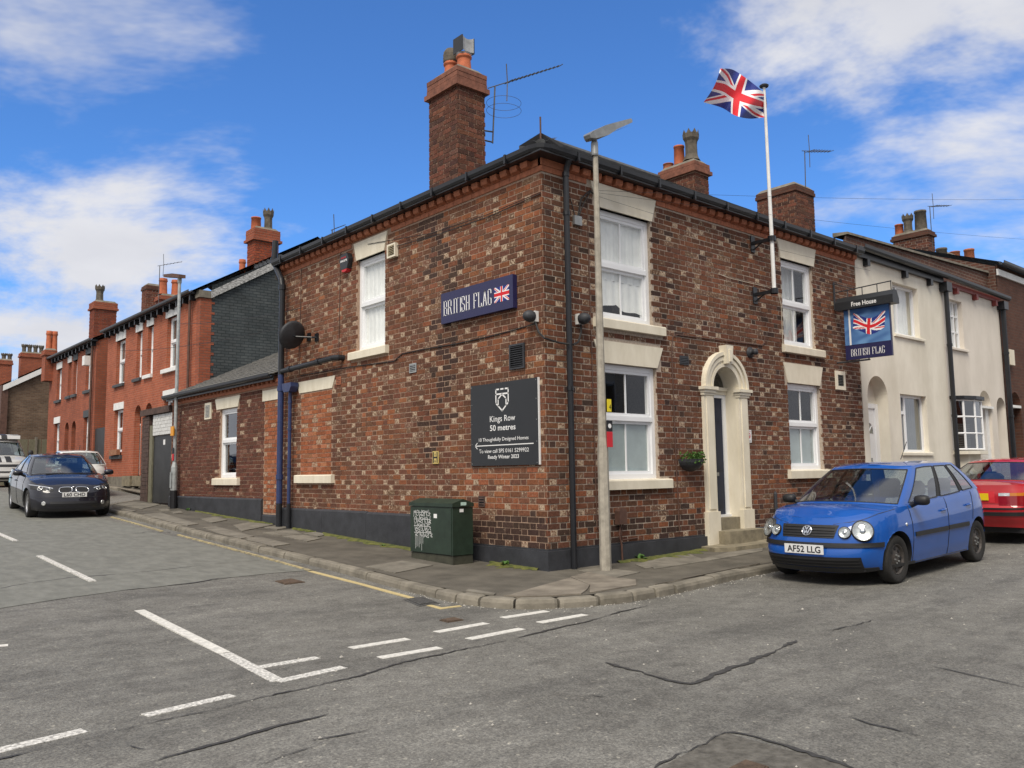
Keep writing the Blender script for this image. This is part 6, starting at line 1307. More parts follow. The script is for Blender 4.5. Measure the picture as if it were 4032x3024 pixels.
# ================================================================== lamp posts
lp = thing('street_lamp', 'concrete lamp post with flat led head in front of the right wall', 'lamp post', (.549, -.529, -.02), group='street lamps')
b = MB(); M4 = Matrix.Translation((.549, -.529, 0)); b.lathe([(.078, -.1), (.074, 1.6), (.060, 1.75), (.036, 5.77), (0, 5.77)], 8, M4); b.build('column', 'concrete_post', lp)
b = MB(); b.lathe([(.048, 5.70), (.052, 5.72), (.050, 5.88), (.04, 5.92), (0, 5.92)], 14, Matrix.Translation((.535, -.529, 0))); b.build('collar', 'grey_metal', lp)
b = MB(); D = Vector((.80, -.02, .42)).normalized(); S_ = Vector((0, 1, 0)); U = D.cross(S_).normalized() * -1; U = Vector((-D.z, 0, D.x)); o = Vector((.39, -.529, 5.93))
prof = [(0, .06, -.02, .03), (.06, .095, -.055, .05), (.30, .13, -.075, .065), (.45, .16, -.045, .055), (.85, .155, -.03, .03), (.90, .13, -.01, .015)]
vs = []
for t_, w_, lo, hi in prof: vs += [o + D * t_ + S_ * w_ * .5 * sx + U * (lo if k == 0 else hi) for k, sx in ((0, -1), (0, 1), (1, 1), (1, -1))]
vs = [o + D * t_ + S_ * (w_ if True else 0) * sg + U * hh for t_, w_, lo, hi in prof for sg, hh in ((-1, lo), (1, lo), (1, hi), (-1, hi))]
b.add(vs, [(i * 4 + k, i * 4 + (k + 1) % 4, (i + 1) * 4 + (k + 1) % 4, (i + 1) * 4 + k) for i in range(5) for k in range(4)] + [(3, 2, 1, 0), (20, 21, 22, 23)]); b.build('lamp_head', 'grey_metal', lp, recalc=True)
b = MB(); b.add([o + D * t_ + S_ * s2 * .12 + U * -.052 for t_, s2 in ((.48, -1), (.84, -1), (.84, 1), (.48, 1))], [(0, 1, 2, 3)]); b.build('led_panel', 'frosted', lp)
# stickers wrapped round the post's street side
def post_plate(u, z0, z1, mat, nm='post_sign', w_=.05):
    return MB().box(u - w_, u + w_, -.529 - .090, -.529 - .082, z0, z1).build(nm, mat, lp)
post_plate(.60, 1.83, 1.98, 'letter_black', w_=.055); post_plate(.60, 1.62, 1.828, 'red_sign', w_=.055); post_plate(.605, 2.10, 2.27, 'yellow_sign', w_=.04)
b = MB(); b.lathe([(.032, 0), (.032, .002), (0, .002)], 14, frame_m((.60, -.6195, 1.905), (1, 0, 0), (0, 0, 1))); b.build('sign_symbol', 'letter_white', lp); lettering('4', frame_m((.597, -.6195, 2.13), (1, 0, 0), (0, 0, 1)), .07, .04, 'letter_black', lp)
ll = thing('street_lamp', 'galvanised steel lamp post with flat dark head at the far end of the wing', 'lamp post', (-.15, 13.85, .52), group='street lamps')
b = MB(); b.lathe([(.085, .4), (.085, 1.45), (.08, 1.55), (.047, 1.68), (.040, 6.45), (0, 6.45)], 14, Matrix.Translation((-.15, 13.85, 0))); b.build('column', 'galvanised', ll, smooth=False)
b = MB(); b.lathe([(.090, .4), (.090, .95), (.086, .96)], 14, Matrix.Translation((-.15, 13.85, 0))); b.build('base_sleeve', 'letter_black', ll)
b = MB(); b.box(-.242, -.236, 13.79, 13.91, 1.02, 1.42); b.build('access_door', 'galvanised', ll)
b = MB(); b.add([(-.15 + x, 13.72 + y, 6.50 + .20 * y + z) for y, wx, h_ in ((-.05, .09, .09), (.35, .13, .10), (1.1, .10, .07), (1.25, .05, .04)) for x, z in ((-wx, 0), (wx, 0), (wx, h_), (-wx, h_))], [(i * 4 + k, i * 4 + (k + 1) % 4, (i + 1) * 4 + (k + 1) % 4, (i + 1) * 4 + k) for i in range(3) for k in range(4)] + [(3, 2, 1, 0), (12, 13, 14, 15)]); b.build('lamp_head', 'rust_brown', ll, recalc=True)
b = MB(); b.lathe([(.05, 6.38), (.055, 6.40), (.055, 6.56), (0, 6.57)], 12, Matrix.Translation((-.15, 13.85, 0))); b.build('collar', 'galvanised', ll)
MB().box(-.24, -.21, 13.76, 13.96, 2.36, 2.60).build('post_sign', 'orange_sign', ll); MB().box(-.205, -.195, 13.79, 13.90, 1.90, 2.05).build('post_sign', 'letter_black', ll); MB().box(-.205, -.195, 13.79, 13.90, 1.72, 1.89).build('post_sign', 'red_sign', ll)
# ================================================================== flagpole and flag
fp = thing('flagpole', 'white flagpole held off the right wall by two black brackets', 'flagpole', (5.18, -.40, 4.36))
FX, FY = 5.18, -.40
b = MB(); b.tube([(FX, FY, 4.38), (FX, FY, 5.4), (FX - .02, FY, 8.14)], [.036, .034, .024], 12); b.build('pole', 'white_trim', fp)
b = MB(); b.lathe([(0, 8.13), (.075, 8.14), (.085, 8.165), (.06, 8.185), (0, 8.19)], 14, Matrix.Translation((FX - .02, FY, 0))); b.build('truck', 'plinth_paint', fp)
for z in (4.40, 5.34):
    b = MB(); b.box(FX - .03, FX + .03, -.38, 0.0, z - .025, z + .03); b.box(FX - .06, FX + .06, -.02, .0, z - .16, z + .14); b.tube([(FX, -.02, z - .12), (FX, -.2, z - .02)], .014, 6); b.lathe([(.07, z - .04), (.07, z + .05), (.045, z + .05)], 12, Matrix.Translation((FX, FY, 0))); b.build('bracket', 'black_plastic', fp)
TOP = [(701, 258), (640, 205), (570, 152), (500, 110), (430, 106)]; BOT = [(699, 394), (605, 403), (520, 384), (440, 338), (332, 306)]
def cr_(P_, t):
    n = len(P_) - 1; x = t * n; i = min(int(x), n - 1); f = x - i; p0, p1_, p2_, p3 = [P_[max(0, min(n, i + k))] for k in (-1, 0, 1, 2)]
    return tuple(.5 * ((2 * b_) + (c - a) * f + (2 * a - 5 * b_ + 4 * c - d) * f * f + (-a + 3 * b_ - 3 * c + d) * f ** 3) for a, b_, c, d in zip(p0, p1_, p2_, p3))
def flag_pt(s, t):
    a, c = cr_(BOT, s), cr_(TOP, s); bow = math.sin(math.pi * t) * 17 * math.sin(s * 7 + .5); px_, py_ = a[0] + (c[0] - a[0]) * t + bow, a[1] + (c[1] - a[1]) * t
    yy = FY + .24 * math.sin(2 * math.pi * (s * 1.6 + t * .35)) * s ** .7 + .10 * math.sin(13 * s + 4 * t) * min(1, s * 3)
    return Vector(on_plane(2550 + px_ * .663, 200 + py_ * .663, 1, yy))
fb = jack_grid(flag_pt, 220, 110); fo = fb.build('union_flag', 'flag_cloth', smooth=True); tag(fo, 'union flag flying from the white pole above the pub roof', 'flag')
# ================================================================== hanging sign
XS = 8.0; hs = thing('hanging_sign', 'projecting Free House pub sign with painted union flag on iron bracket', 'sign', (XS, -.02, 3.4))
MB().box(XS - .03, XS + .03, -1.13, -.21, 3.41, 4.46).build('panel', 'navy_sign', hs)
SKY = [(.022, .085, .27), (.13, .28, .52)]
def sign_col(s, t):
    x, y = s, t
    if s < .14 and s > .10: return (.75, .75, .75)
    u = (s - .20 + .02 * math.sin(t * 6)) / .70; v = (t - .30 - .10 * math.sin(s * 7.0 + .6) - .05 * (1 - s)) / .42
    if 0 <= u <= 1 and 0 <= v <= 1: return union_jack(u, v)
    n = vnoise(s * 5 + t * 3, t * 9 - s * 4, 5); f = min(1, max(0, n * .9 - .1 + (.4 - t * .5))); return tuple(a + (c - a) * f for a, c in zip(*SKY))
jack_grid(lambda s, t: Vector((XS - .0325, -.215 - .905 * s, 3.70 + .74 * t)), 120, 96, sign_col).build('painted_picture', 'flag_cloth', hs)
jack_grid(lambda s, t: Vector((XS + .0325, -1.12 + .905 * s, 3.70 + .74 * t)), 60, 48, sign_col).build('painted_picture', 'flag_cloth', hs)
serif_text('BRITISH FLAG', frame_m((XS - .031, -.33, 3.475), (0, -1, 0), (0, 0, 1)), 0, 0, 0, .135, .66, hs)
b = MB(); b.prism([(-.13, 4.40), (.13, 4.40), (.13, 4.50), (.05, 4.66), (-.05, 4.66), (-.13, 4.56)], -1.25, -.10, lambda x, z, y: (XS + x, y, z)); b.build('hood', 'charcoal_sign', hs, recalc=True)
lettering('Free House', frame_m((XS - .1315, -.43, 4.445), (0, -1, 0), (0, 0, 1)), .085, .50, 'letter_white', hs, bold=.02)
b = MB(); b.tube([(XS, 0, 4.80), (XS, -1.18, 4.84)], .012, 6)
for y in (-.3, -.6, -.9, -1.17): b.tube([(XS, y, 4.62), (XS, y, 4.83)], .010, 6)
b.tube([(XS, -.02, 5.02), (XS, -.02, 4.45)], .022, 6); b.tube([(XS, -.02, 5.0), (XS, -.45, 4.80)], .010, 6); b.tube([(XS, .0, 3.38), (XS, -.68, 3.38)], .018, 6); b.tube([(XS, -.66, 3.38), (XS, -.66, 3.42)], .012, 6); b.build('bracket', 'plinth_paint', hs)
# ================================================================== aerials
def yagi(label, base, top, tip, nel=14, el=.22, vertical=False, x_at=.18, rr_=.010):
    t = thing('tv_aerial', label, 'aerial', base); b = MB(); b.tube([base, top], .014, 6); b.build('mast', 'aerial', t)
    b = MB(); a, c = Vector(top), Vector(tip); b.tube([a - (c - a) * .1, c], rr_, 6); d = (c - a).normalized(); e = d.cross(Vector((0, 0, 1))).normalized() if not vertical else Vector((0, 0, 1))
    for i in range(nel):
        f = .2 + .8 * (i / (nel - 1)) ** 1.1; p = a.lerp(c, f); L = el * (1 - .35 * f) * .5; b.tube([p - e * L, p + e * L], rr_ * .8, 5)
    for sg in (-1, 1): b.tube([a.lerp(c, x_at) , a.lerp(c, x_at) + Vector((0, 0, sg * el * 1.45)) + e * .0 - d * .02], rr_, 5)
    b.build('boom', 'aerial', t); return t
t = yagi('large tv aerial clamped to the tall pub chimney', (1.28, 2.6, 7.05), (1.35, 2.6, 8.12), (2.93, 2.55, 8.98), 14, .24)
b = MB(); b.tube([(1.02, 2.6, 7.22), (1.29, 2.6, 7.26)], .014, 6); b.tube([(1.02, 2.6, 7.05), (1.28, 2.6, 7.07)], .014, 6); b.tube([(1.02, 2.6, 7.22), (1.02, 2.6, 7.05)], .014, 6); b.build('clamp', 'aerial', t)
b = MB(); c = Vector((1.55, 2.6, 7.72))
for dz in (0, .14): b.tube([c + Vector((.32 * math.cos(a), .3 * math.sin(a), dz)) for a in [i * math.pi / 12 for i in range(25)]], .0035, 5)
b.build('loop_dipole', 'aerial', t)
yagi('thin tv aerial on the square brown chimney behind the flagpole', (11.62, 2.52, 7.9), (11.7, 2.52, 9.45), (13.0, 2.5, 9.75), 8, .3)
yagi('tv aerial on the far chimney with crowned pots at right', (x4 + .3, 3.0, z4 - 1.0), (x4 + .3, 3.0, z4 + .75), (x4 + 1.6, 2.9, z4 + 1.0), 7, .3)
q = on_plane(900 + 1445 * .2833, 780 + 600 * .2833, 1, 9.0); q2 = on_plane(900 + 1440 * .2833, 780 + 440 * .2833, 1, 9.0); q3 = on_plane(900 + 1600 * .2833, 780 + 380 * .2833, 1, 9.0)
yagi('small distant tv aerial above the pub gutter on the left', (q[0], 9.0, q[2] - 1.0), tuple(q2), tuple(q3), 6, .25)
yagi('small tv aerial on the red house chimney behind the lamp head', (2.72, 24.3, 7.7), (2.72, 24.3, 9.35), (3.5, 24.2, 9.6), 6, .3)
# ================================================================== overhead wires, bin, weeds, grit
def wire(label, p, q, sag, r_=.0024):
    p, q = Vector(p), Vector(q); b = MB(); b.tube([p.lerp(q, i / 24) - Vector((0, 0, sag * 4 * (i / 24) * (1 - i / 24))) for i in range(25)], r_, 5); tag(b.build('overhead_wire', 'cable'), label, 'cable')
wire('overhead wire crossing the flag and flagpole', W('R', .95, 5.42, .05), (24, -7.5, 8.6), .3); wire('overhead wire passing behind the flagpole to the square chimney', W('R', 1.0, 5.4, .05), (26, -3.0, 8.2), .25); wire('overhead wire along the front of the pub eaves', W('R', 1.02, 5.36, .05), W('R', 9.4, 5.45, .12), .08)
wire('overhead wire slung from the pub to the red houses', (-.2, 6.8, 4.6), (1.9, 20, 6.4), .1, .007); wire('second overhead wire slung to the red houses', (-.2, 6.9, 4.3), (1.9, 26, 6.2), .15, .007)
material('bin_black', (.02, .02, .022), .5, .2, 6)
wb_ = thing('wheelie_bin', 'dark wheelie bin standing by the red house wall', 'bin', (.9, 27.2, 1.05)); b = MB(); zz = zpv(.9, 27.2); b.add([(.9 + sx * .24, 27.2 + sy * .28, zz) for sx, sy in ((-1, -1), (1, -1), (1, 1), (-1, 1))] + [(.9 + sx * .29, 27.2 + sy * .35, zz + 1.0) for sx, sy in ((-1, -1), (1, -1), (1, 1), (-1, 1))], [(3, 2, 1, 0), (4, 5, 6, 7), (0, 1, 5, 4), (1, 2, 6, 5), (2, 3, 7, 6), (3, 0, 4, 7)]); b.build('body', 'bin_black', wb_); MB().box(.57, 1.23, 26.8, 27.62, zz + 1.005, zz + 1.07).build('lid', 'bin_black', wb_)
bp_ = thing('bollard', 'brown timber bollard beside the bin', 'bollard', (.45, 25.6, 1.0)); b = MB(); b.lathe([(.09, zpv(.45, 25.6) - .05), (.09, zpv(.45, 25.6) + .85), (.05, zpv(.45, 25.6) + .92), (0, zpv(.45, 25.6) + .93)], 12, Matrix.Translation((.45, 25.6, 0))); b.build('post', 'rust_brown', bp_)
def weed(label, x, y, s_, seed):
    rr = random.Random(seed); b = MB(); z = zpv(x, y)
    for i in range(16):
        a = rr.uniform(0, 6.28); d = Vector((math.cos(a), math.sin(a), 0)); w_ = Vector((-d.y, d.x, 0)) * s_ * .16; L = s_ * rr.uniform(.5, 1); h_ = s_ * rr.uniform(.3, .9); o = Vector((x + rr.uniform(-.02, .02), y + rr.uniform(-.02, .02), z))
        b.add([o, o + d * L * .5 + w_ + Vector((0, 0, h_ * .7)), o + d * L + Vector((0, 0, h_ * .6)), o + d * L * .5 - w_ + Vector((0, 0, h_ * .7))], [(0, 1, 2, 3)])
    tag(b.build('weed_plant', 'leaf'), label, 'weed')
weed('small green weed at the wall foot right of the cabinet', -.10, .78, .11, 1); weed('tiny weed in the moss left of the cabinet', -.22, 3.75, .07, 2); weed('green weed growing by the wall behind the concrete lamp post', 1.75, -.10, .14, 3); weed('small weed at the foot of the wing wall near the steel lamp post', -.10, 12.95, .10, 4)
rr = random.Random(31); b = MB()
for i in range(420):
    if i < 260: s = s_corner0 + rr.random() * (s_corner1 - s_corner0 + 3); p = kpt(s) - knorm(s) * abs(rr.gauss(.03, .10)); x, y = p.x, p.y
    else: x, y = rr.uniform(-7, 6), rr.uniform(-8, -1.9)
    z = zroad(x, y) + .004; s_ = rr.uniform(.003, .010) * (1.6 if rr.random() < .08 else 1); b.add([(x - s_, y - s_, z), (x + s_, y - s_ * .6, z), (x + s_ * .7, y + s_, z), (x - s_ * .8, y + s_ * .8, z), (x, y, z + s_ * 1.1)], [(0, 1, 4), (1, 2, 4), (2, 3, 4), (3, 0, 4)])
struct(b.build('grit', 'grit'), 'stuff')
# ================================================================== vehicles
def car_paint(name, col, metallic=.0, rough=.35, flake=.06):
    m = material(name, col, .5, flake, 3, metallic=metallic, coat=1.0, spec=.25); return m
car_paint('paint_blue', (.004, .078, .36), .0); car_paint('paint_navy', (.005, .005, .011)); car_paint('paint_red', (.42, .012, .018), .0, .35, .1); car_paint('paint_car_white', (.70, .70, .67)); car_paint('paint_van', (.50, .50, .48), .2)
material('trim_black', (.016, .016, .017), .55, .15, 12); material('tyre', (.018, .017, .016), .85, .25, 25, bump=.2, bscale=60); material('steel_wheel', (.075, .066, .060), .55, .4, 30, metallic=.4); material('alloy', (.42, .42, .43), .35, .1, 20, metallic=.8); material('chrome', (.72, .73, .74), .12, metallic=1.0)
material('plate_white', (.72, .72, .71), .45); material('plate_yellow', (.78, .56, .01), .45); material('seat_grey', (.075, .078, .082), .85, .2, 12); material('lens_red', (.26, .008, .012), .18, .1, 20, coat=.8); material('lens_amber', (.50, .16, .01), .2, coat=.8); material('reflector', (.66, .67, .66), .22, .25, 30, metallic=.6)
glass('car_glass', (.66, .74, .72), .10, .88); glass('lens_clear', (.92, .94, .94), .05, .92)
def lerp(a, b, t): return a + (b - a) * t
def interp(tab, x):
    if x <= tab[0][0]: return tab[0][1]
    for (a, va), (b_, vb) in zip(tab, tab[1:]):
        if x <= b_: t = (x - a) / (b_ - a); t = t * t * (3 - 2 * t) * .5 + t * .5; return lerp(va, vb, t)
    return tab[-1][1]
class Car:
    def __init__(s, P): s.nb = .12; s.rb_ = .06; s.__dict__.update(P)
    def tub(s, th, l, sg=1, off=0.):
        def f(th, l):
            xm = s.xm; c, sn = math.cos(th), math.sin(th); n = s.nf if c > 0 else s.nr
            xe = interp(s.xf, l) if c > 0 else interp(s.xr, l); a = abs(c) ** (2 / n); x = xm + (xe - xm) * a
            w = interp(s.w, l) * interp(s.tap, x); y = w * abs(sn) ** (2 / n)
            if c > 0: x -= s.nb * (y / w) ** 2 * a ** 5
            else: x += s.rb_ * (y / w) ** 2 * a ** 5
            zb, zt = interp(s.zb, x), interp(s.zt, x); return Vector((x, y, zb + (zt - zb) * l))
        p = f(th, l)
        if off:
            e = .012; th2 = min(math.pi - e, max(e, th)); l2 = min(1 - e, max(e, l)); a = f(th2 + e, l2) - f(th2 - e, l2); b_ = f(th2, l2 + e) - f(th2, l2 - e); n = b_.cross(a)
            if n.length > 1e-9:
                n.normalize(); c = f(th2, l2) - Vector((s.xm, 0, .5))
                if n.dot(c) < 0: n = -n
                if th < 2 * e or th > math.pi - 2 * e: n.y = 0; n.normalize()
                p = p + n * off
        return Vector((p.x, p.y * sg, p.z))
    def crw(s, x):
        g = max(0, min(1, (s.xf[-1][1] - x) / .35)) * max(0, min(1, (x - s.xr[-1][1]) / .35)); return interp(s.crown, x) * math.sin(g * math.pi / 2)
    def fr(s, y, z, off=0., front=True):
        """point on nose (or tail) at lateral y and height z"""
        sg = 1 if y >= 0 else -1; yy = abs(y); l = .5; n = s.nf if front else s.nr; th = .3
        for _ in range(14):
            w = interp(s.w, l) * interp(s.tap, s.xm + ((interp(s.xf, l) if front else interp(s.xr, l)) - s.xm) * (abs(math.cos(th)) ** (2 / n))); sn = min(.999, yy / w) ** (n / 2); th = math.asin(sn)
            p = s.tub(th if front else math.pi - th, l); zb, zt = interp(s.zb, p.x), interp(s.zt, p.x); l = min(1, max(0, (z - zb) / (zt - zb)))
        return s.tub(th if front else math.pi - th, l, sg, off)
    def sd(s, x, z, sg, off=0.):
        l = .5
        for _ in range(10):
            front = x > s.xm; xe = interp(s.xf, l) if front else interp(s.xr, l); n = s.nf if front else s.nr
            c = min(.999, abs((x - s.xm) / (xe - s.xm))) ** (n / 2); th = math.acos(c); th = th if front else math.pi - th; zb, zt = interp(s.zb, x), interp(s.zt, x); l = min(1, max(0, (z - zb) / (zt - zb)))
        return s.tub(th, l, sg, off)
    def nrm(s, fn, a, b_, e=.01):
        p = fn(a, b_); n = (fn(a + e, b_) - fn(a - e, b_)).cross(fn(a, b_ + e) - fn(a, b_ - e)); n.normalize()
        if n.dot(p - Vector((s.xm, 0, .55))) < 0: n = -n
        return n
    def patch(s, fn, a0, a1, b0, b1, off, na=14, nb=4, name='panel', mat='trim_black', parent=None, curve=None):
        b = MB(); g = []
        for k in (0, 1):
            for j in range(nb + 1):
                for i in range(na + 1):
                    a, q = lerp(a0, a1, i / na), lerp(b0, b1, j / nb)
                    if curve: a, q = curve(i / na, j / nb)
                    g.append(fn(a, q, off if k else -.012))
        N_ = (na + 1) * (nb + 1); b.v = [tuple(p) for p in g]
        for j in range(nb):
            for i in range(na): a = N_ + j * (na + 1) + i; b.f.append((a, a + 1, a + na + 2, a + na + 1))
        rim = [i for i in range(na + 1)] + [j * (na + 1) + na for j in range(1, nb + 1)] + [nb * (na + 1) + i for i in range(na - 1, -1, -1)] + [j * (na + 1) for j in range(nb - 1, 0, -1)]
        for i in range(len(rim)): p, q = rim[i], rim[(i + 1) % len(rim)]; b.f.append((p, q, q + N_, p + N_))
        b.c = [None] * len(b.f); b.m = [0] * len(b.f)
        return b.build(name, mat, parent or s.root, local=True, recalc=True)
    def disc(s, fn, a, q, prof, mat, name, parent=None, n=24, tilt=None, smooth=True):
        p = fn(a, q); nn = s.nrm(fn, a, q)
        if tilt: nn = (nn + Vector(tilt)).normalized()
        M4 = nn.to_track_quat('Z', 'Y').to_matrix().to_4x4(); M4.translation = p; b = MB(); b.lathe(prof, n, M4)
        return b.build(name, mat, parent or s.root, local=True, smooth=smooth), M4
    def line(s, pts, r_=.006, name='panel_gap', mat='trim_black'):
        b = MB(); b.tube(pts, r_, 4); return b.build(name, mat, s.root, local=True)
    def build(s, name, label, cat, loc, heading, group='parked vehicles'):
        fwd = Vector((math.cos(heading), math.sin(heading), 0)); hw = s.wb / 2
        zf, zr_ = zroad(*(Vector(loc) + fwd * hw)[:2]), zroad(*(Vector(loc) - fwd * hw)[:2])
        root = thing(name, label, cat, (loc[0], loc[1], (zf + zr_) / 2), 0, group); root.rotation_euler = (0, -math.atan2(zf - zr_, s.wb), heading); s.root = root
        nl = 18; TH = []
        for n_, fl in ((s.nf, 0), (s.nr, 1)):
            half = [math.asin(min(1, y ** (n_ / 2))) for y in np.linspace(0, .95, 24)]; xf_ = math.cos(half[-1]) ** (2 / n_); half += [math.acos(min(1, x ** (n_ / 2))) for x in np.linspace(xf_, 0, 34)[1:]]
            TH += half if not fl else [math.pi - t for t in half[::-1]][1:]
        nth = len(TH) - 1; LL = [i / nl for i in range(nl + 1)]
        body = MB()
        for sg in (1, -1):
            P_ = [[s.tub(th, l, sg) for th in TH] for l in LL]; ins = [[None] * len(TH) for _ in LL]
            for j in range(len(LL)):
                for i in range(len(TH)):
                    p = P_[j][i]; ins[j][i] = None
                    for wx in (hw, -hw):
                        if abs(p.y) > .55 * s.w0 and math.hypot(p.x - wx, p.z - s.wr) < s.arch: ins[j][i] = wx
            idx = {}; base = len(body.v)
            for j in range(nl):
                for i in range(nth):
                    c = [(j, i), (j, i + 1), (j + 1, i + 1), (j + 1, i)]; k = [ins[a][q] for a, q in c]
                    if all(x is not None for x in k): continue
                    ids = []
                    for (a, q), wx in zip(c, k):
                        if (a, q) not in idx:
                            p = P_[a][q].copy()
                            if wx is not None:
                                d = Vector((p.x - wx, 0, p.z - s.wr)); d = d.normalized() if d.length > 1e-5 else Vector((0, 0, 1)); p = Vector((wx + d.x * s.arch, p.y, s.wr + d.z * s.arch)); p.z = max(p.z, interp(s.zb, p.x)) if d.z < .3 else p.z
                            idx[(a, q)] = len(body.v); body.v.append(tuple(p))
                        ids.append(idx[(a, q)])
                    body.f.append(tuple(ids) if sg < 0 else tuple(reversed(ids)))
            # arch lips
        # deck
        top = [s.tub(th, 1.0) for th in TH]; nd = 16; o = len(body.v)
        for p in top:
            for k in range(nd + 1): y = lerp(-p.y, p.y, k / nd); body.v.append((p.x, y, p.z + s.crw(p.x) * (1 - (abs(y) / max(p.y, .3)) ** 2.4)))
        for i in range(nth):
            for k in range(nd): a = o + i * (nd + 1) + k; body.f.append((a, a + nd + 1, a + nd + 2, a + 1))
        # greenhouse
        xa, xb, xc, xd, wb_, wr_ = s.gh; rb, rr_ = s.gr; rb2, rr2 = getattr(s, 'grr', s.gr); nfp, nc, ns, nt = 10, 7, 40, 10
        loop = []
        for i in range(nfp + 1): loop.append(('f', i / nfp))
        for i in range(1, nc): loop.append(('fc', i / nc))
        for i in range(ns + 1): loop.append(('s', i / ns))
        for i in range(1, nc): loop.append(('rc', i / nc))
        for i in range(nfp + 1): loop.append(('r', 1 - i / nfp))
        def gpt(tag_, f, t):
            def at(xF, xR, w, rad, bow, r2):
                if tag_ == 'f': y = f * (w - rad); return (xF - bow * (y / w) ** 2, y)
                if tag_ == 'r': y = f * (w - r2); return (xR + s.rbow * (y / w) ** 2, y)
                if tag_ == 's': return (lerp(xF - bow - rad * 1.1, xR + s.rbow + r2 * 1.1, f), w - .02 * (2 * f - 1) ** 2)
                a = f * math.pi / 2
                if tag_ == 'fc':
                    p0, p1_, p2_ = (xF - bow * ((w - rad) / w) ** 2, w - rad), (xF - bow * 1.0, w), (xF - bow - rad * 1.1, w - .02)
                else: p0, p1_, p2_ = (xR + s.rbow + r2 * 1.1, w - .02), (xR + s.rbow, w), (xR + s.rbow * ((w - r2) / w) ** 2, w - r2)
                return tuple((1 - f) ** 2 * a_ + 2 * f * (1 - f) * b2 + f * f * c for a_, b2, c in zip(p0, p1_, p2_))
            x0, y0 = at(xa, xd, wb_, rb, s.bow, rb2); x1, y1 = at(xb, xc, wr_, rr_, s.bow * .6, rr2); bl = s.bulge * math.sin(math.pi * t)
            wloc = max(.2, interp(s.w, 1) * interp(s.tap, x0)); z0 = interp(s.zt, x0) + s.crw(x0) * (1 - min(1, abs(y0) / wloc) ** 2.4) - .004; z1 = interp(s.zr, x1) - .035 * (y1 / wr_) ** 2
            sx = 1 if tag_ in 'f fc' else (-1 if tag_ in 'r rc' else 0); sy = 1 if tag_ in ('s',) else (.6 if tag_ in ('fc', 'rc') else .0)
            return Vector((lerp(x0, x1, t) + bl * sx, lerp(y0, y1, t) + bl * sy, lerp(z0, z1, t)))
        T = [0, .05] + [lerp(.05, s.wtop, i / nt) for i in range(1, nt + 1)] + [lerp(s.wtop, 1, .5), 1.0]
        glass_f = {}
        def region(i, j):
            t0, t1 = T[j], T[j + 1]
            if t0 < .049 or t1 > s.wtop + 1e-6: return None
            (ta, fa), (tb, fb) = loop[i], loop[i + 1]
            if ta == 'f' and tb == 'f': return 'windscreen'
            if (ta, tb) == ('f', 'fc') or (ta == 'fc' and fa < .3): return 'windscreen'
            if ta == 'r' and tb == 'r': return 'rear_window'
            if ta == 'rc' and fb > .7 and tb != 's': return 'rear_window' if s.rwide else None
            if ta == 's' and tb == 's':
                m_ = (fa + fb) / 2
                for k, (w0, w1) in enumerate(s.wins):
                    if w0 < m_ < w1:
                        return 'side_window%d' % k
                for w0, w1 in s.black:
                    if w0 < m_ < w1: return 'pillar%.2f' % w0
            return None
        for sg in (1, -1):
            G = [[gpt(tg, f, t) for tg, f in loop] for t in T]; idx = {}
            for j in range(len(T) - 1):
                for i in range(len(loop) - 1):
                    rg = region(i, j); c = [(j, i), (j, i + 1), (j + 1, i + 1), (j + 1, i)]; pts = [Vector((G[a][q].x, G[a][q].y * sg, G[a][q].z)) for a, q in c]
                    if rg:
                        key = rg if rg in ('windscreen', 'rear_window') else (rg, sg)
                        glass_f.setdefault(key, []).append(pts if sg < 0 else pts[::-1]); continue
                    ids = []
                    for (a, q), p in zip(c, pts):
                        if (a, q) not in idx: idx[(a, q)] = len(body.v); body.v.append(tuple(p))
                        ids.append(idx[(a, q)])
                    body.f.append(tuple(ids) if sg < 0 else tuple(reversed(ids)))
        rl = [gpt(tg, f, 1.0) for tg, f in loop]; o = len(body.v); nd = 12
        for p in rl:
            for k in range(nd + 1): y = lerp(-p.y, p.y, k / nd); body.v.append((p.x, y, p.z + s.rcrown * (1 - (abs(y) / max(.2, p.y)) ** 2.2) * min(1, p.y / .35)))
        for i in range(len(rl) - 1):
            for k in range(nd): a = o + i * (nd + 1) + k; body.f.append((a, a + nd + 1, a + nd + 2, a + 1))
        body.c = [None] * len(body.f); body.m = [0] * len(body.f)
        bo = body.build('body', s.paint, root, smooth=True, local=True)
        bm = bmesh.new(); bm.from_mesh(bo.data); bmesh.ops.remove_doubles(bm, verts=bm.verts[:], dist=.0008); bmesh.ops.recalc_face_normals(bm, faces=bm.faces[:])
        for e in bm.edges:
            if len(e.link_faces) == 2 and e.calc_face_angle() > math.radians(38): e.smooth = False
        bm.to_mesh(bo.data); bm.free(); s.body = bo
        for key, quads in glass_f.items():
            b = MB()
            for q in quads: b.add(q, [(0, 1, 2, 3)])
            nm = key if isinstance(key, str) else ('side_window' if not key[0].startswith('pillar') else 'door_pillar')
            o_ = b.build(nm, 'trim_black' if nm == 'door_pillar' else 'car_glass', root, smooth=True, local=True)
            bm = bmesh.new(); bm.from_mesh(o_.data); bmesh.ops.remove_doubles(bm, verts=bm.verts[:], dist=.001); edges = [e for e in bm.edges if len(e.link_faces) == 1]
            bl = [(e.verts[0].co.copy(), e.verts[1].co.copy()) for e in edges]; bm.to_mesh(o_.data); bm.free()
            if nm != 'door_pillar':   # rubber seal
                sb = MB()
                for p, q in bl: sb.tube([p, q], .009, 4, cap=False)
                sb.build('window_seal', 'trim_black', o_, local=True)
        # underbody and cabin
        u = MB(); hwid = s.w0 - .20; u.box(s.xm - s.len * .44, s.xm + s.len * .44, -hwid, hwid, .19, .58); u.build('underbody', 'trim_black', root, local=True)
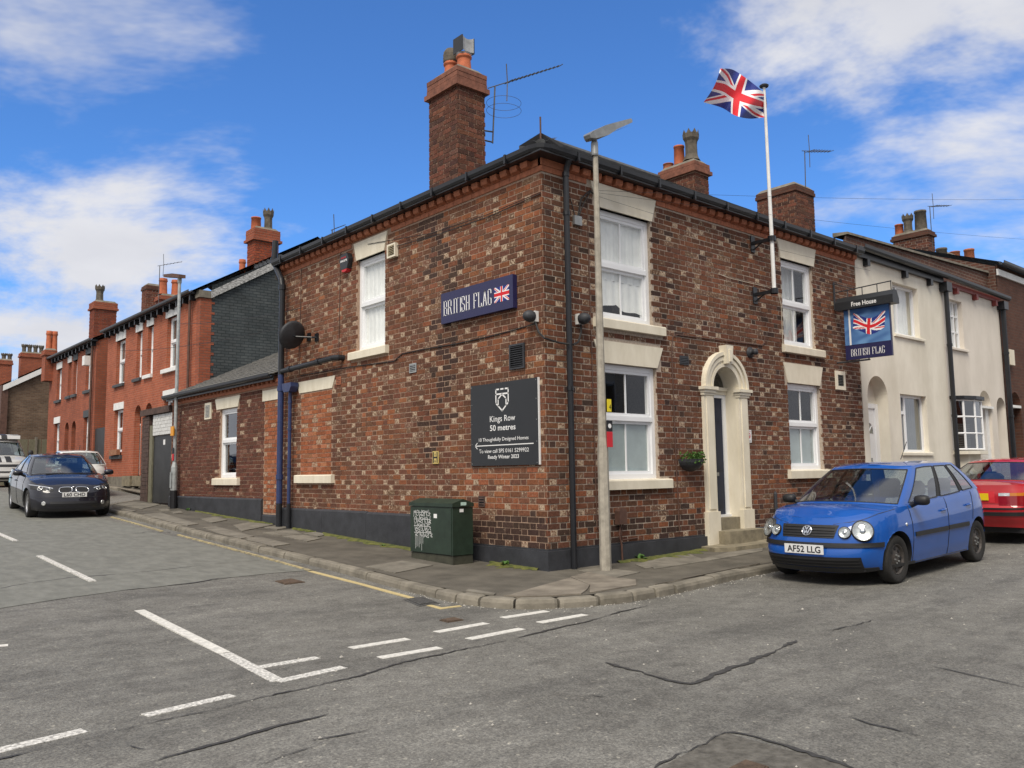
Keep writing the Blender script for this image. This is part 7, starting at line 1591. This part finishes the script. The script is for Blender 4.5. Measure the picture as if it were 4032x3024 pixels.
        c = MB(); c.box(xd + .25, xa - .25, -wb_ * .9, wb_ * .9, .55, .62); c.build('cabin_floor', 'trim_black', root, local=True)
        for sx, sy in s.seats:
            b = MB(); zt_ = s.seat_z
            for (h0, h1, wd, th_, dx) in ((.62, zt_ - .2, .25, .07, 0), (zt_ - .18, zt_, .14, .05, -.03)):
                b.prism([(-wd, h0), (wd, h0), (wd, h1 - .05), (wd - .05, h1), (-wd + .05, h1), (-wd, h1 - .05)], -th_, th_, lambda y, z, t, sx=sx, sy=sy, dx=dx: (sx + t - (z - .62) * .18 + dx, sy + y, z))
            b.build('seat', 'seat_grey', root, local=True, recalc=True)
        b = MB(); b.box(xa - .62, xa - .12, -wb_ * .92, wb_ * .92, .62, interp(s.zt, xa) - .02); b.build('dashboard', 'trim_black', root, local=True)
        b = MB(); ctr = Vector((xa - .72, s.driver * .36, interp(s.zt, xa) - .06)); b.tube([ctr + Vector((.08 * math.sin(a) * -.4, .18 * math.cos(a), .18 * math.sin(a))) for a in [i * math.pi / 10 for i in range(21)]], .014, 6); b.build('steering_wheel', 'trim_black', root, local=True)
        for wx in (hw, -hw):
            for sg in (1, -1): s.wheel(wx, sg)
        # arch lips
        for wx in (hw, -hw):
            for sg in (1, -1):
                pts = []
                for k in range(25):
                    a = math.radians(lerp(-12, 192, k / 24)); x, z = wx + s.arch * math.cos(a), s.wr + s.arch * math.sin(a)
                    if z > interp(s.zb, x) + .01: pts.append(s.sd(x, z, sg, .0))
                inner = [Vector((p.x, p.y - sg * .26, p.z)) for p in pts]; b = MB(); n = len(pts); b.add(pts + inner, [(i, i + 1, n + i + 1, n + i) for i in range(n - 1)]); b.build('wheel_arch', 'trim_black', root, local=True)
        return root
    def wheel(s, wx, sg):
        R_, w = s.wr, s.tw; y = sg * (s.track - w / 2); M4 = Matrix.Translation((wx, y, R_)) @ Matrix.Rotation(-sg * math.pi / 2, 4, 'X')
        e = bpy.data.objects.new('wheel', None); COL.objects.link(e); e.parent = s.root
        b = MB(); ri = s.rim; h = w / 2; b.lathe([(ri * .9, -h * .8), (R_ * .93, -h), (R_ * .985, -h * .7), (R_, -h * .3), (R_, h * .3), (R_ * .985, h * .72), (R_ * .95, h * .95), (R_ * .88, h), (ri * 1.06, h * .93), (ri, h * .80)], 40, M4); b.build('tyre', 'tyre', e, smooth=True, local=True)
        b = MB(); b.lathe([(ri * 1.0, h * .82), (ri * .985, h * .86), (ri * .93, h * .80), (ri * .90, h * .35), (ri * .2, -h * .2)], 32, M4); b.build('rim_barrel', 'steel_wheel' if s.wheel_kind == 'steel' else 'alloy', e, smooth=True, local=True)
        if s.wheel_kind == 'steel':
            b = MB(); b.lathe([(ri * .92, h * .45), (ri * .80, h * .58), (ri * .55, h * .50), (ri * .40, h * .70), (ri * .2, h * .72), (0, h * .74)], 32, M4); b.build('disc', 'steel_wheel', e, smooth=True, local=True)
            for k in range(8):
                a = 2 * math.pi * k / 8; c = M4 @ Vector((ri * .70 * math.cos(a), ri * .70 * math.sin(a), h * .57)); ax = (M4.to_3x3() @ Vector((0, 0, 1))); hb_ = MB(); m2 = ax.to_track_quat('Z', 'Y').to_matrix().to_4x4(); m2.translation = c; hb_.lathe([(0, .004), (ri * .12, .004), (ri * .12, -.01)], 10, m2); hb_.build('vent_hole', 'letter_black', e, local=True)
            b = MB()
            for k in range(5):
                a = 2 * math.pi * k / 5; b.lathe([(.011, 0), (.011, .015), (0, .017)], 8, M4 @ Matrix.Translation((ri * .27 * math.cos(a), ri * .27 * math.sin(a), h * .72)))
            struct(b.build('wheel_bolts', 'grey_metal', e, local=True), 'stuff')
        else:
            n = s.spokes
            for k in range(n):
                a = 2 * math.pi * k / n; b = MB(); d = Vector((math.cos(a), math.sin(a), 0)); t = Vector((-d.y, d.x, 0)); P_ = []
                for rr_, ww, hh in ((.10, .035, .75), (ri * .95, .026, .62)): P_ += [M4 @ (d * rr_ + t * ww * q + Vector((0, 0, h * hh - dz))) for q, dz in ((-1, .0), (1, .0), (1, .03), (-1, .03))]
                b.add(P_, [(0, 1, 5, 4), (1, 2, 6, 5), (3, 0, 4, 7), (2, 3, 7, 6)]); b.build('spoke', 'alloy', e, local=True)
            b = MB(); b.lathe([(.07, h * .6), (.07, h * .8), (0, h * .84)], 16, M4); b.build('hub_cap', 'alloy', e, local=True); b = MB(); b.lathe([(ri * .88, h * .1), (0, h * .1)], 24, M4); b.build('brake_disc', 'steel_wheel', e, local=True)
    def plate(s, txt, z, front=True, mat='plate_white', y=0., off=.02, h=.111, w=.52):
        p = s.fr(y, z, off, front); sgn = 1 if front else -1; e = MB(); e.box(-.004, .004, -w / 2, w / 2, -h / 2, h / 2)
        o = e.build('number_plate', mat, s.root, local=True); o.location = p
        M4 = wm(o) if False else Matrix.Identity(4)
        M4 = frame_m((sgn * .0045, -w * .43 if front else w * .43, -h * .34), (0, 1 if front else -1, 0), (0, 0, 1))
        before = set(bpy.data.objects); lettering(txt, M4, h * .68, w * .86, 'letter_black', None, 'lettering', bold=.018)
        for t in set(bpy.data.objects) - before: t.parent = o; t.matrix_parent_inverse = Matrix()
        return o
    def mirror(s, x, z, sg, mat='trim_black', size=(.09, .19, .13)):
        p = s.sd(x, min(z, interp(s.zt, x) - .02), sg, 0); c = Vector((p.x + .02, p.y + sg * .15, z)); b = MB(); n, m_ = 12, 8
        vs = [(c.x + size[0] * math.cos(v) * abs(math.cos(u)) ** .6 * (1 if math.cos(u) > 0 else -.35), c.y + size[1] * .5 * math.copysign(abs(math.sin(u) * math.cos(v)) ** .7, math.sin(u)), c.z + size[2] * .5 * math.copysign(abs(math.sin(v)) ** .7, math.sin(v))) for v in [math.pi * (j / m_ - .5) for j in range(m_ + 1)] for u in [2 * math.pi * i / n for i in range(n)]]
        b.add(vs, [(j * n + i, j * n + (i + 1) % n, (j + 1) * n + (i + 1) % n, (j + 1) * n + i) for j in range(m_) for i in range(n)]); b.build('wing_mirror', mat, s.root, smooth=True, local=True); MB().tube([p + Vector((0, -sg * .02, 0)), c], .03, 8).build('mirror_arm', 'trim_black', s.root, local=True)
    def gaps(s, xs, z0, z1lim=.0, slant=.0):
        for sg in (1, -1):
            for x in xs:
                zt = interp(s.zt, x) - .005; pts = [s.sd(x + slant * t, lerp(z0, zt, t), sg, .001) for t in [i / 10 for i in range(11)]]; s.line(pts, .005)
    def handle(s, x, z, sg): 
        p = s.sd(x, z, sg, .012); q = s.sd(x - .16, z + .01, sg, .012); MB().tube([p, p.lerp(q, .5) + Vector((0, sg * .018, 0)), q], .014, 6).build('door_handle', s.paint, s.root, local=True)
    def side_strip(s, x0, x1, z0, z1, sg, mat='trim_black', off=.016):
        def fn(a, q, o): return s.sd(a, q, sg, o)
        s.patch(fn, x0, x1, z0, z1, off, 16, 2, 'rub_strip', mat)
# ---- blue hatchback -------------------------------------------------
polo = Car(dict(len=3.9, wb=2.46, wr=.293, rim=.185, tw=.165, track=.785, arch=.345, w0=.825, xm=.05, nf=5.5, nb=.20, nr=7.0, wheel_kind='steel', paint='paint_blue', driver=-1,
    xf=[(0, 1.93), (.10, 1.985), (.28, 2.03), (.40, 2.03), (.5, 2.0), (.62, 1.985), (.8, 1.94), (1, 1.83)], xr=[(0, -1.80), (.3, -1.88), (.5, -1.885), (.75, -1.86), (1, -1.82)],
    w=[(0, .775), (.2, .805), (.45, .825), (.7, .822), (.9, .795), (1, .765)], tap=[(-1.9, .97), (-1.2, 1.0), (1.2, 1.0), (2.05, .985)], zb=[(-1.9, .24), (-1.5, .20), (1.5, .20), (1.9, .17)],
    zt=[(-1.88, 1.02), (-1.4, 1.02), (-.3, .965), (.75, .925), (1.1, .915), (1.45, .885), (1.75, .83), (2.03, .765)], crown=[(-1.9, .0), (.9, .04), (1.3, .055), (1.8, .07), (2.0, .06)],
    gh=(1.20, .33, -1.36, -1.80, .755, .575), gr=(.16, .14), grr=(.26, .2), bow=.20, rbow=.12, bulge=.022, wtop=.91, rwide=True, wins=[(.03, .40), (.445, .76), (.80, .97)], black=[(.40, .445), (.76, .80)], zr=[(-1.6, 1.40), (-.9, 1.445), (-.2, 1.455), (.4, 1.41)], rcrown=.03,
    seats=[(-.15, .36), (-.15, -.36), (-1.0, .36), (-1.0, -.36)], seat_z=1.18))
polo.build('parked_car', 'blue hatchback with twin round headlights parked by the pub door', 'car', (3.79, -2.75, 0), math.pi)
def F(c): return lambda y, z, off=0.: c.fr(y, z, off, True)
def Rr(c): return lambda y, z, off=0.: c.fr(y, z, off, False)
pf = F(polo)
g = polo.patch(pf, -.36, .36, .585, .73, .006, 20, 4, 'grille', 'trim_black', curve=lambda i, j: ((i * 2 - 1) * lerp(.34, .375, j), lerp(.585, .735 , j)))
for k in range(4): polo.patch(pf, -.34, .34, .605 + k * .032, .615 + k * .032, .016, 18, 1, 'grille_bar', 'trim_black', g)
polo.patch(pf, -.77, .77, .475, .530, .018, 60, 2, 'bumper_strip', 'trim_black'); 
lg = polo.patch(pf, -.62, .62, .240, .365, .006, 34, 3, 'lower_grille', 'letter_black')
for k in range(3): polo.patch(pf, -.60, .60, .255 + k * .038, .267 + k * .038, .014, 30, 1, 'grille_bar', 'trim_black', lg)
polo.patch(pf, -.785, .785, .178, .235, .008, 60, 2, 'bumper_lip', 'trim_black')
def round_lamp(car, y, z, R_, big, fn=lambda a, q, off=0.: pf(a, q, .010), deep=.05):
    o, M4 = car.disc(fn, y, z, [(R_ * 1.10, -.08), (R_ * 1.10, .012), (R_ * 1.05, .022), (R_ * .99, .022), (R_ * .97, .016)], 'trim_black', 'headlight', n=28, tilt=(.30, 0, .06))
    b = MB(); b.lathe([(R_ * .98, .020), (R_ * .75, .012), (R_ * .5, .008), (0, .007)], 28, M4); b.build('reflector', 'reflector', o, smooth=True, local=True)
    b = MB(); b.lathe([(R_ * .30, .008), (R_ * .28, .022), (R_ * .14, .026), (0, .027)], 16, M4); b.build('bulb_shield', 'chrome', o, smooth=True, local=True)
    b = MB(); b.lathe([(R_ * .99, .022), (R_ * .8, .036), (R_ * .4, .046), (0, .048)], 28, M4); b.build('lens', 'lens_clear', o, smooth=True, local=True)
for sg in (-1, 1): round_lamp(polo, sg * .622, .668, .118, True); round_lamp(polo, sg * .455, .650, .068, False)
# round badge: ring, V and W strokes
bdg, M4 = polo.disc(pf, 0, .665, [(.064, -.005), (.068, .012), (.064, .020), (.055, .020), (.054, .012)], 'chrome', 'badge', n=28); b = MB(); b.lathe([(.055, .010), (0, .010)], 24, M4); b.build('badge_disc', 'letter_black', bdg, local=True)
def strokes(M4, segs, w, z, parent, mat='chrome', up=None):
    b = MB(); R3 = M4.to_3x3(); nn = R3 @ Vector((0, 0, 1)); upv = (Vector((0, 0, 1)) - nn * nn.z).normalized(); rt = upv.cross(nn).normalized(); o = M4.translation
    for (a, c) in segs:
        p, q = Vector(a), Vector(c); d = (q - p).normalized(); t = Vector((-d.y, d.x)) * w / 2; e = d * w * .3
        for sgn in (1,): b.add([o + rt * v.x + upv * v.y + nn * z for v in (p - t - e, q - t + e, q + t + e, p + t - e)], [(0, 1, 2, 3)])
    return b.build('badge_letters', mat, parent, local=True)
k_ = .001; strokes(M4, [((-20 * k_, 48 * k_), (0, 8 * k_)), ((20 * k_, 48 * k_), (0, 8 * k_)), ((-44 * k_, 28 * k_), (-19 * k_, -42 * k_)), ((-19 * k_, -42 * k_), (0, 2 * k_)), ((0, 2 * k_), (19 * k_, -42 * k_)), ((19 * k_, -42 * k_), (44 * k_, 28 * k_))], .014, .0215, bdg)
polo.plate('AF52 LLG', .435, True, off=.035)
polo.gaps([.86], .22, slant=-.0); polo.gaps([-.18], .22, slant=-.06); polo.gaps([-1.02], .62, slant=-.12)
for sg in (1, -1):
    polo.side_strip(.80, -.16, .535, .590, sg); polo.side_strip(-.20, -.86, .540, .595, sg); polo.mirror(.74, .985, sg); polo.handle(.0, .80, sg); polo.handle(-.82, .82, sg)
    o, m4 = polo.disc(lambda a, q, off=0., sg=sg: polo.sd(a, q, sg, off), 1.02, .70, [(.022, -.005), (.022, .006), (0, .010)], 'reflector', 'side_repeater', n=12)
    polo.line([polo.sd(lerp(1.20, 1.90, i / 14), interp(polo.zt, lerp(1.20, 1.90, i / 14)) - .012 - .05 * (i / 14) ** 3, sg, .001) for i in range(15)], .004)
    polo.line([polo.sd(x, .215, sg, .002) for x in np.linspace(.85, -.85, 16)], .005)
MB().tube([(-.75, 0, 1.47), (-.98, 0, 1.72)], .006, 6).build('aerial', 'letter_black', polo.root, local=True)
for a, c in (((1.17, .10), (.93, .62)), ((1.19, -.35), (1.07, .12))): pass
MB().box(.40, .44, -.12, .12, 1.30, 1.36).build('rear_view_mirror', 'trim_black', polo.root, local=True)
# ---- dark saloon ----------------------------------------------------
bmw = Car(dict(len=4.84, wb=2.888, wr=.325, rim=.215, tw=.225, track=.875, arch=.375, w0=.92, xm=-.15, nf=6.0, nb=.16, nr=6.0, wheel_kind='alloy', spokes=7, paint='paint_navy', driver=-1,
    xf=[(0, 2.20), (.12, 2.26), (.35, 2.28), (.55, 2.25), (.8, 2.20), (1, 2.08)], xr=[(0, -2.42), (.3, -2.56), (.6, -2.54), (1, -2.46)],
    w=[(0, .87), (.25, .905), (.5, .92), (.75, .91), (1, .855)], tap=[(-2.5, .95), (-1.6, 1.0), (1.5, 1.0), (2.28, .95)], zb=[(-2.5, .28), (-1.5, .21), (1.5, .21), (2.2, .17)],
    zt=[(-2.5, .99), (-1.9, 1.04), (-1.0, 1.02), (.5, .98), (1.0, .945), (1.5, .87), (1.95, .765), (2.28, .67)], crown=[(-2.5, .02), (-1.8, .03), (.9, .05), (1.4, .075), (2.0, .07), (2.2, .05)],
    gh=(1.10, .22, -1.05, -1.95, .80, .60), gr=(.18, .16), bow=.24, rbow=.2, bulge=.025, wtop=.90, rwide=True, wins=[(.05, .45), (.49, .92)], black=[(.45, .49)], zr=[(-1.3, 1.42), (-.5, 1.465), (.2, 1.425)], rcrown=.035,
    seats=[(-.25, .40), (-.25, -.40), (-1.15, .4), (-1.15, -.4)], seat_z=1.22))
bmw.build('parked_car', 'dark navy saloon with twin kidney grilles facing up the left street', 'car', (-2.46, 15.58, 0), -math.pi / 2 - .065)
bf = F(bmw)
def kidney(sg):
    def curve(i, j):
        a = 2 * math.pi * i; return (sg * (.165 + .135 * math.copysign(abs(math.cos(a)) ** .6, math.cos(a)) * j + (0.01)), .655 + .062 * math.copysign(abs(math.sin(a)) ** .7, math.sin(a)) * j - .010 * math.cos(a) * j)
    g = bmw.patch(bf, 0, 0, 0, 0, .008, 32, 3, 'grille', 'letter_black', curve=curve)
    b = MB(); b.tube([bf(*curve(i / 40, 1.0), .010) for i in range(41)], .012, 8, cap=False); b.build('chrome_surround', 'chrome', g, smooth=True, local=True)
    for k in range(9):
        y = sg * (.065 + k * .027); hh = .050 * (1 - ((k - 4) / 5.5) ** 4); b = MB(); b.tube([bf(y, .652 - hh, .014), bf(y, .652 + hh, .014)], .005, 4); b.build('grille_bar', 'trim_black', g, local=True)
for sg in (-1, 1):
    kidney(sg)
    def lampc(i, j, sg=sg): y = lerp(.43, .845, i); z0, z1 = lerp(.640, .675, i ** 1.5), lerp(.690, .770, i ** .8); return (sg * y, lerp(z0, z1, j))
    hl = bmw.patch(bf, 0, 0, 0, 0, .006, 20, 4, 'headlight', 'trim_black', curve=lampc)
    for y, z, R_ in ((.53, .675, .042), (.68, .695, .056)):
        o, M4 = bmw.disc(bf, sg * y, z, [(R_ * 1.12, .006), (R_, .014), (R_ * .95, .006), (R_ * .6, -.01), (0, -.02)], 'reflector', 'lamp_ring', hl, n=20); b = MB(); b.lathe([(R_ * .7, .006), (R_ * .4, .018), (0, .022)], 16, M4); b.build('projector', 'pane_dark', hl, smooth=True, local=True)
    bmw.patch(bf, sg * .45, sg * .86, .70, .72, .008, 12, 1, 'lamp_brow', 'chrome', hl, curve=lambda i, j, sg=sg: (sg * lerp(.43, .86, i), lerp(.690, .772, i ** .8) + lerp(-.006, .012, j)))
    bmw.disc(bf, sg * .62, .36, [(.045, -.01), (.048, .010), (.038, .014), (0, .004)], 'reflector', 'fog_lamp', n=16)
    bmw.mirror(.80, 1.02, sg, 'paint_navy', (.10, .22, .14)); bmw.handle(-.12, .80, sg); bmw.handle(-1.15, .82, sg)
    bmw.line([bmw.sd(lerp(1.3, 2.05, i / 14), interp(bmw.zt, lerp(1.3, 2.05, i / 14)) - .015, sg, .001) for i in range(15)], .004)
bmw.patch(bf, -.50, .50, .30, .40, .004, 24, 2, 'lower_grille', 'letter_black'); bmw.line([bf(y, .495, .001) for y in np.linspace(-.8, .8, 26)], .004); bmw.plate('L60 CHD', .545, True, off=.03)
bmw.disc(bf, 0, .742, [(.036, -.01), (.038, .006), (.03, .009), (0, .010)], 'chrome', 'badge', n=18); bmw.gaps([1.0, -.05], .24, slant=-.03); bmw.gaps([-1.1], .6, slant=-.1)
for y0 in (.05, -.45): MB().tube([(1.12, y0, .99), (1.06, y0 + .5, 1.005)], .010, 6).build('wiper', 'letter_black', bmw.root, local=True)
MB().box(.25, .29, -.11, .11, 1.28, 1.35).build('rear_view_mirror', 'trim_black', bmw.root, local=True)
# ---- red coupe (seen from behind) -----------------------------------
red = Car(dict(len=4.43, wb=2.70, wr=.305, rim=.195, tw=.205, track=.83, arch=.355, w0=.855, xm=-.1, nf=6, nr=8, wheel_kind='alloy', spokes=7, paint='paint_red', driver=-1,
    xf=[(0, 2.05), (.3, 2.12), (.7, 2.08), (1, 1.95)], xr=[(0, -2.18), (.25, -2.28), (.45, -2.30), (.52, -2.25), (.75, -2.24), (1, -2.20)], w=[(0, .80), (.25, .84), (.5, .855), (.75, .84), (1, .775)], tap=[(-2.3, .965), (-1.5, 1.0), (1.5, 1), (2.2, .95)],
    zb=[(-2.3, .30), (-1.5, .20), (1.5, .20), (2.1, .18)], zt=[(-2.28, .96), (-1.7, .985), (-.8, .96), (.5, .93), (1.2, .88), (2.1, .70)], crown=[(-2.3, .035), (-1.5, .04), (1.0, .05), (2, .05)],
    gh=(1.0, .12, -1.0, -1.78, .755, .56), gr=(.17, .14), bow=.2, rbow=.18, bulge=.02, wtop=.90, rwide=True, wins=[(.05, .55), (.60, .93)], black=[(.55, .60)], zr=[(-1.3, 1.32), (-.4, 1.365), (.2, 1.33)], rcrown=.03, seats=[(-.3, .36), (-.3, -.36), (-1.1, 0)], seat_z=1.12))
red.build('parked_car', 'red coupe seen from behind at the right edge beyond the blue hatchback', 'car', (7.02 + 2.30, -2.72, 0), 0.)
rr_f = Rr(red)
red.patch(rr_f, -.80, .80, .475, .535, .018, 36, 2, 'bumper_strip', 'trim_black'); red.patch(rr_f, -.84, .84, .575, .60, .006, 36, 1, 'bumper_gap', 'letter_black')
red.patch(rr_f, -.34, .34, .68, .86, .004, 16, 2, 'plate_recess', 'red_sign'); red.plate('E36 RUN', .775, False, 'plate_yellow', off=.02) if False else None
pl = red.fr(0, .775, .022, False); o_ = MB().box(-.004, .004, -.26, .26, -.056, .056).build('number_plate', 'plate_yellow', red.root, local=True); o_.location = pl
for sg in (-1, 1):
    tl = red.patch(rr_f, sg * .40, sg * .83, .635, .79, .010, 14, 4, 'tail_light', 'lens_red'); red.patch(rr_f, sg * .56, sg * .83, .79, .835, .010, 10, 1, 'amber_lens', 'lens_amber', tl); red.patch(rr_f, sg * .40, sg * .555, .79, .835, .010, 6, 1, 'clear_lens', 'reflector', tl)
    red.mirror(.75, .98, sg, 'paint_red'); red.line([rr_f(sg * lerp(.78, .80, i / 8), lerp(.64, .985, i / 8), .001) for i in range(9)], .004)
red.line([rr_f(y, .66, .001) for y in np.linspace(-.4, .4, 14)], .004)
# ---- white hatchback (seen from behind) -----------------------------
wh = Car(dict(polo.__dict__)); wh.paint = 'paint_car_white'; wh.xr = [(0, -1.72), (.3, -1.86), (.5, -1.87), (.75, -1.82), (1, -1.74)]; wh.gh = (1.15, .30, -1.25, -1.72, .755, .55); wh.nr = 5.5; wh.rb_ = .14
wh.build('parked_car', 'white hatchback seen from behind beyond the navy saloon', 'car', (-.48, 22.3, 0), math.pi / 2 - .10)
wr2 = Rr(wh)
for sg in (-1, 1): tl = wh.patch(wr2, sg * .66, sg * .775, .74, .95, .010, 10, 4, 'tail_light', 'lens_red')
wh.patch(wr2, -.76, .76, .30, .44, .008, 30, 2, 'bumper_lip', 'trim_black'); MB().tube([(-.95, 0, 1.46), (-1.02, 0, 1.62)], .008, 6).build('aerial', 'letter_black', wh.root, local=True)
# ---- white van ------------------------------------------------------
van = Car(dict(len=4.8, wb=2.92, wr=.325, rim=.20, tw=.205, track=.90, arch=.385, w0=.92, xm=-.1, nf=7, nr=8, wheel_kind='steel', paint='paint_van', driver=-1,
    xf=[(0, 2.24), (.12, 2.32), (.3, 2.34), (.4, 2.30), (.7, 2.22), (1, 2.10)], xr=[(0, -2.4), (.5, -2.44), (1, -2.42)], w=[(0, .88), (.3, .92), (.7, .92), (1, .89)], tap=[(-2.4, 1), (1.7, 1.0), (2.35, .95)], zb=[(-2.4, .25), (2.2, .24)],
    zt=[(-2.4, 1.12), (1.2, 1.12), (1.55, 1.13), (1.9, 1.03), (2.34, .88)], crown=[(-2.4, 0), (1.2, .04), (1.6, .07), (2.2, .08)], gh=(1.62, .92, -2.25, -2.38, .885, .74), gr=(.14, .18), bow=.16, rbow=.04, bulge=.03, wtop=.84, rwide=False,
    wins=[(.03, .26), (.30, .62), (.66, .95)], black=[(.26, .30), (.62, .66)], zr=[(-2.4, 1.86), (0, 1.90), (1.0, 1.84)], rcrown=.06, seats=[(.35, .42), (.35, -.42)], seat_z=1.55))
van.build('parked_van', 'white camper van with dark bonnet stripes at the left edge', 'van', (-1.42, 30.6, 0), -math.pi / 2)
vf = F(van)
van.patch(vf, -.80, .80, .76, .86, .006, 24, 2, 'grille', 'letter_black')
for sg in (-1, 1):
    hl = van.patch(vf, sg * .50, sg * .88, .74, .88, .012, 12, 3, 'headlight', 'reflector'); van.patch(vf, sg * .45, sg * .82, .40, .50, .012, 10, 2, 'fog_lamp', 'reflector'); van.mirror(1.35, 1.30, sg, 'trim_black', (.08, .18, .24))
    b = MB(); w0_, w1_ = .07, .26   # bonnet stripes
    n = 10; b.add([(lerp(2.12, 1.66, i / n), sg * (w0_ if k == 0 else w1_), interp(van.zt, lerp(2.12, 1.66, i / n)) + van.crw(lerp(2.12, 1.66, i / n)) * .97 + .006) for i in range(n + 1) for k in (0, 1)], [(2 * i, 2 * i + 1, 2 * i + 3, 2 * i + 2) for i in range(n)]); b.build('bonnet_stripe', 'trim_black', van.root, local=True)
van.patch(vf, -.86, .86, .30, .37, .014, 30, 1, 'bumper_trim', 'trim_black'); van.patch(vf, -.86, .86, .54, .60, .010, 30, 1, 'bumper_gap', 'trim_black')
b = MB(); b.add([(x, y, z) for x, z, ww in ((1.05, 1.86, .70), (.95, 2.0, .72), (.5, 2.06, .72), (-2.2, 2.06, .72), (-2.3, 1.86, .72)) for y in (-ww, -ww * .4, ww * .4, ww)], [(i * 4 + k, i * 4 + k + 1, (i + 1) * 4 + k + 1, (i + 1) * 4 + k) for i in range(4) for k in range(3)]); b.add([(x, sg * ww, z) for sg in (-1, 1) for x, z, ww in ((1.05, 1.86, .70), (.95, 2.0, .72), (.5, 2.06, .72), (-2.2, 2.06, .72), (-2.3, 1.86, .72))], [(0, 1, 2, 3, 4), (9, 8, 7, 6, 5)]); b.build('raised_roof', 'paint_van', van.root, local=True, recalc=True)
for sg in (-1, 1): MB().add([(1.06, sg * .06, 1.87), (1.06, sg * .26, 1.87), (.945, sg * .26, 2.012), (.945, sg * .06, 2.012), (.5, sg * .26, 2.07), (.5, sg * .06, 2.07)], [(0, 1, 2, 3), (3, 2, 4, 5)]).build('roof_stripe', 'trim_black', van.root, local=True)
# ================================================================== houses across the street (behind the viewer; the car and pub windows mirror them)
def opposite(x0, x1, label, wallmat):
    t = thing('terraced_house', label, 'house', ((x0 + x1) / 2, -13.2, -.1), group='houses across the street')
    MB().box(x0, x1, -20, -13.2, -.3, 5.4).build('wall', wallmat, t)
    b = MB(); b.add([(x0, -12.95, 5.4), (x1, -12.95, 5.4), (x1, -16.6, 7.6), (x0, -16.6, 7.6), (x1, -20.2, 5.4), (x0, -20.2, 5.4)], [(0, 1, 2, 3), (3, 2, 4, 5), (0, 3, 5), (1, 4, 2)]); b.build('roof', 'slate_far', t)
    MB().box(x0 + .1, x0 + .9, -17.0, -16.1, 6.8, 8.7).build('chimney', 'brown_brick', t)
    w = (x1 - x0)
    for u, z0, z1, nm, mt in ((.25, .9, 2.3, 'window', 'pane_dark'), (.25, 3.3, 4.7, 'window', 'pane_dark'), (.72, 3.3, 4.7, 'window', 'pane_dark')):
        c = x0 + w * u; f = MB().box(c - .6, c + .6, -13.2, -13.14, z0, z1).build('window', 'white_upvc', t); MB().box(c - .52, c + .52, -13.14, -13.13, z0 + .08, z1 - .08).build('pane', mt, f)
    c = x0 + w * .72; MB().box(c - .45, c + .45, -13.2, -13.13, -.1, 2.0).build('door', 'navy_door', t)
opposite(-3.0, 2.0, 'brown brick house across the street, mirrored in the pub windows', 'brown_brick'); opposite(2.0, 7.0, 'pale rendered house across the street, mirrored in the blue car doors', 'render_pink'); opposite(7.0, 12.0, 'red brick house across the street, mirrored in the blue car rear window', 'red_brick_side'); opposite(12.0, 17.0, 'cream house across the street, furthest along the row', 'render_cream')
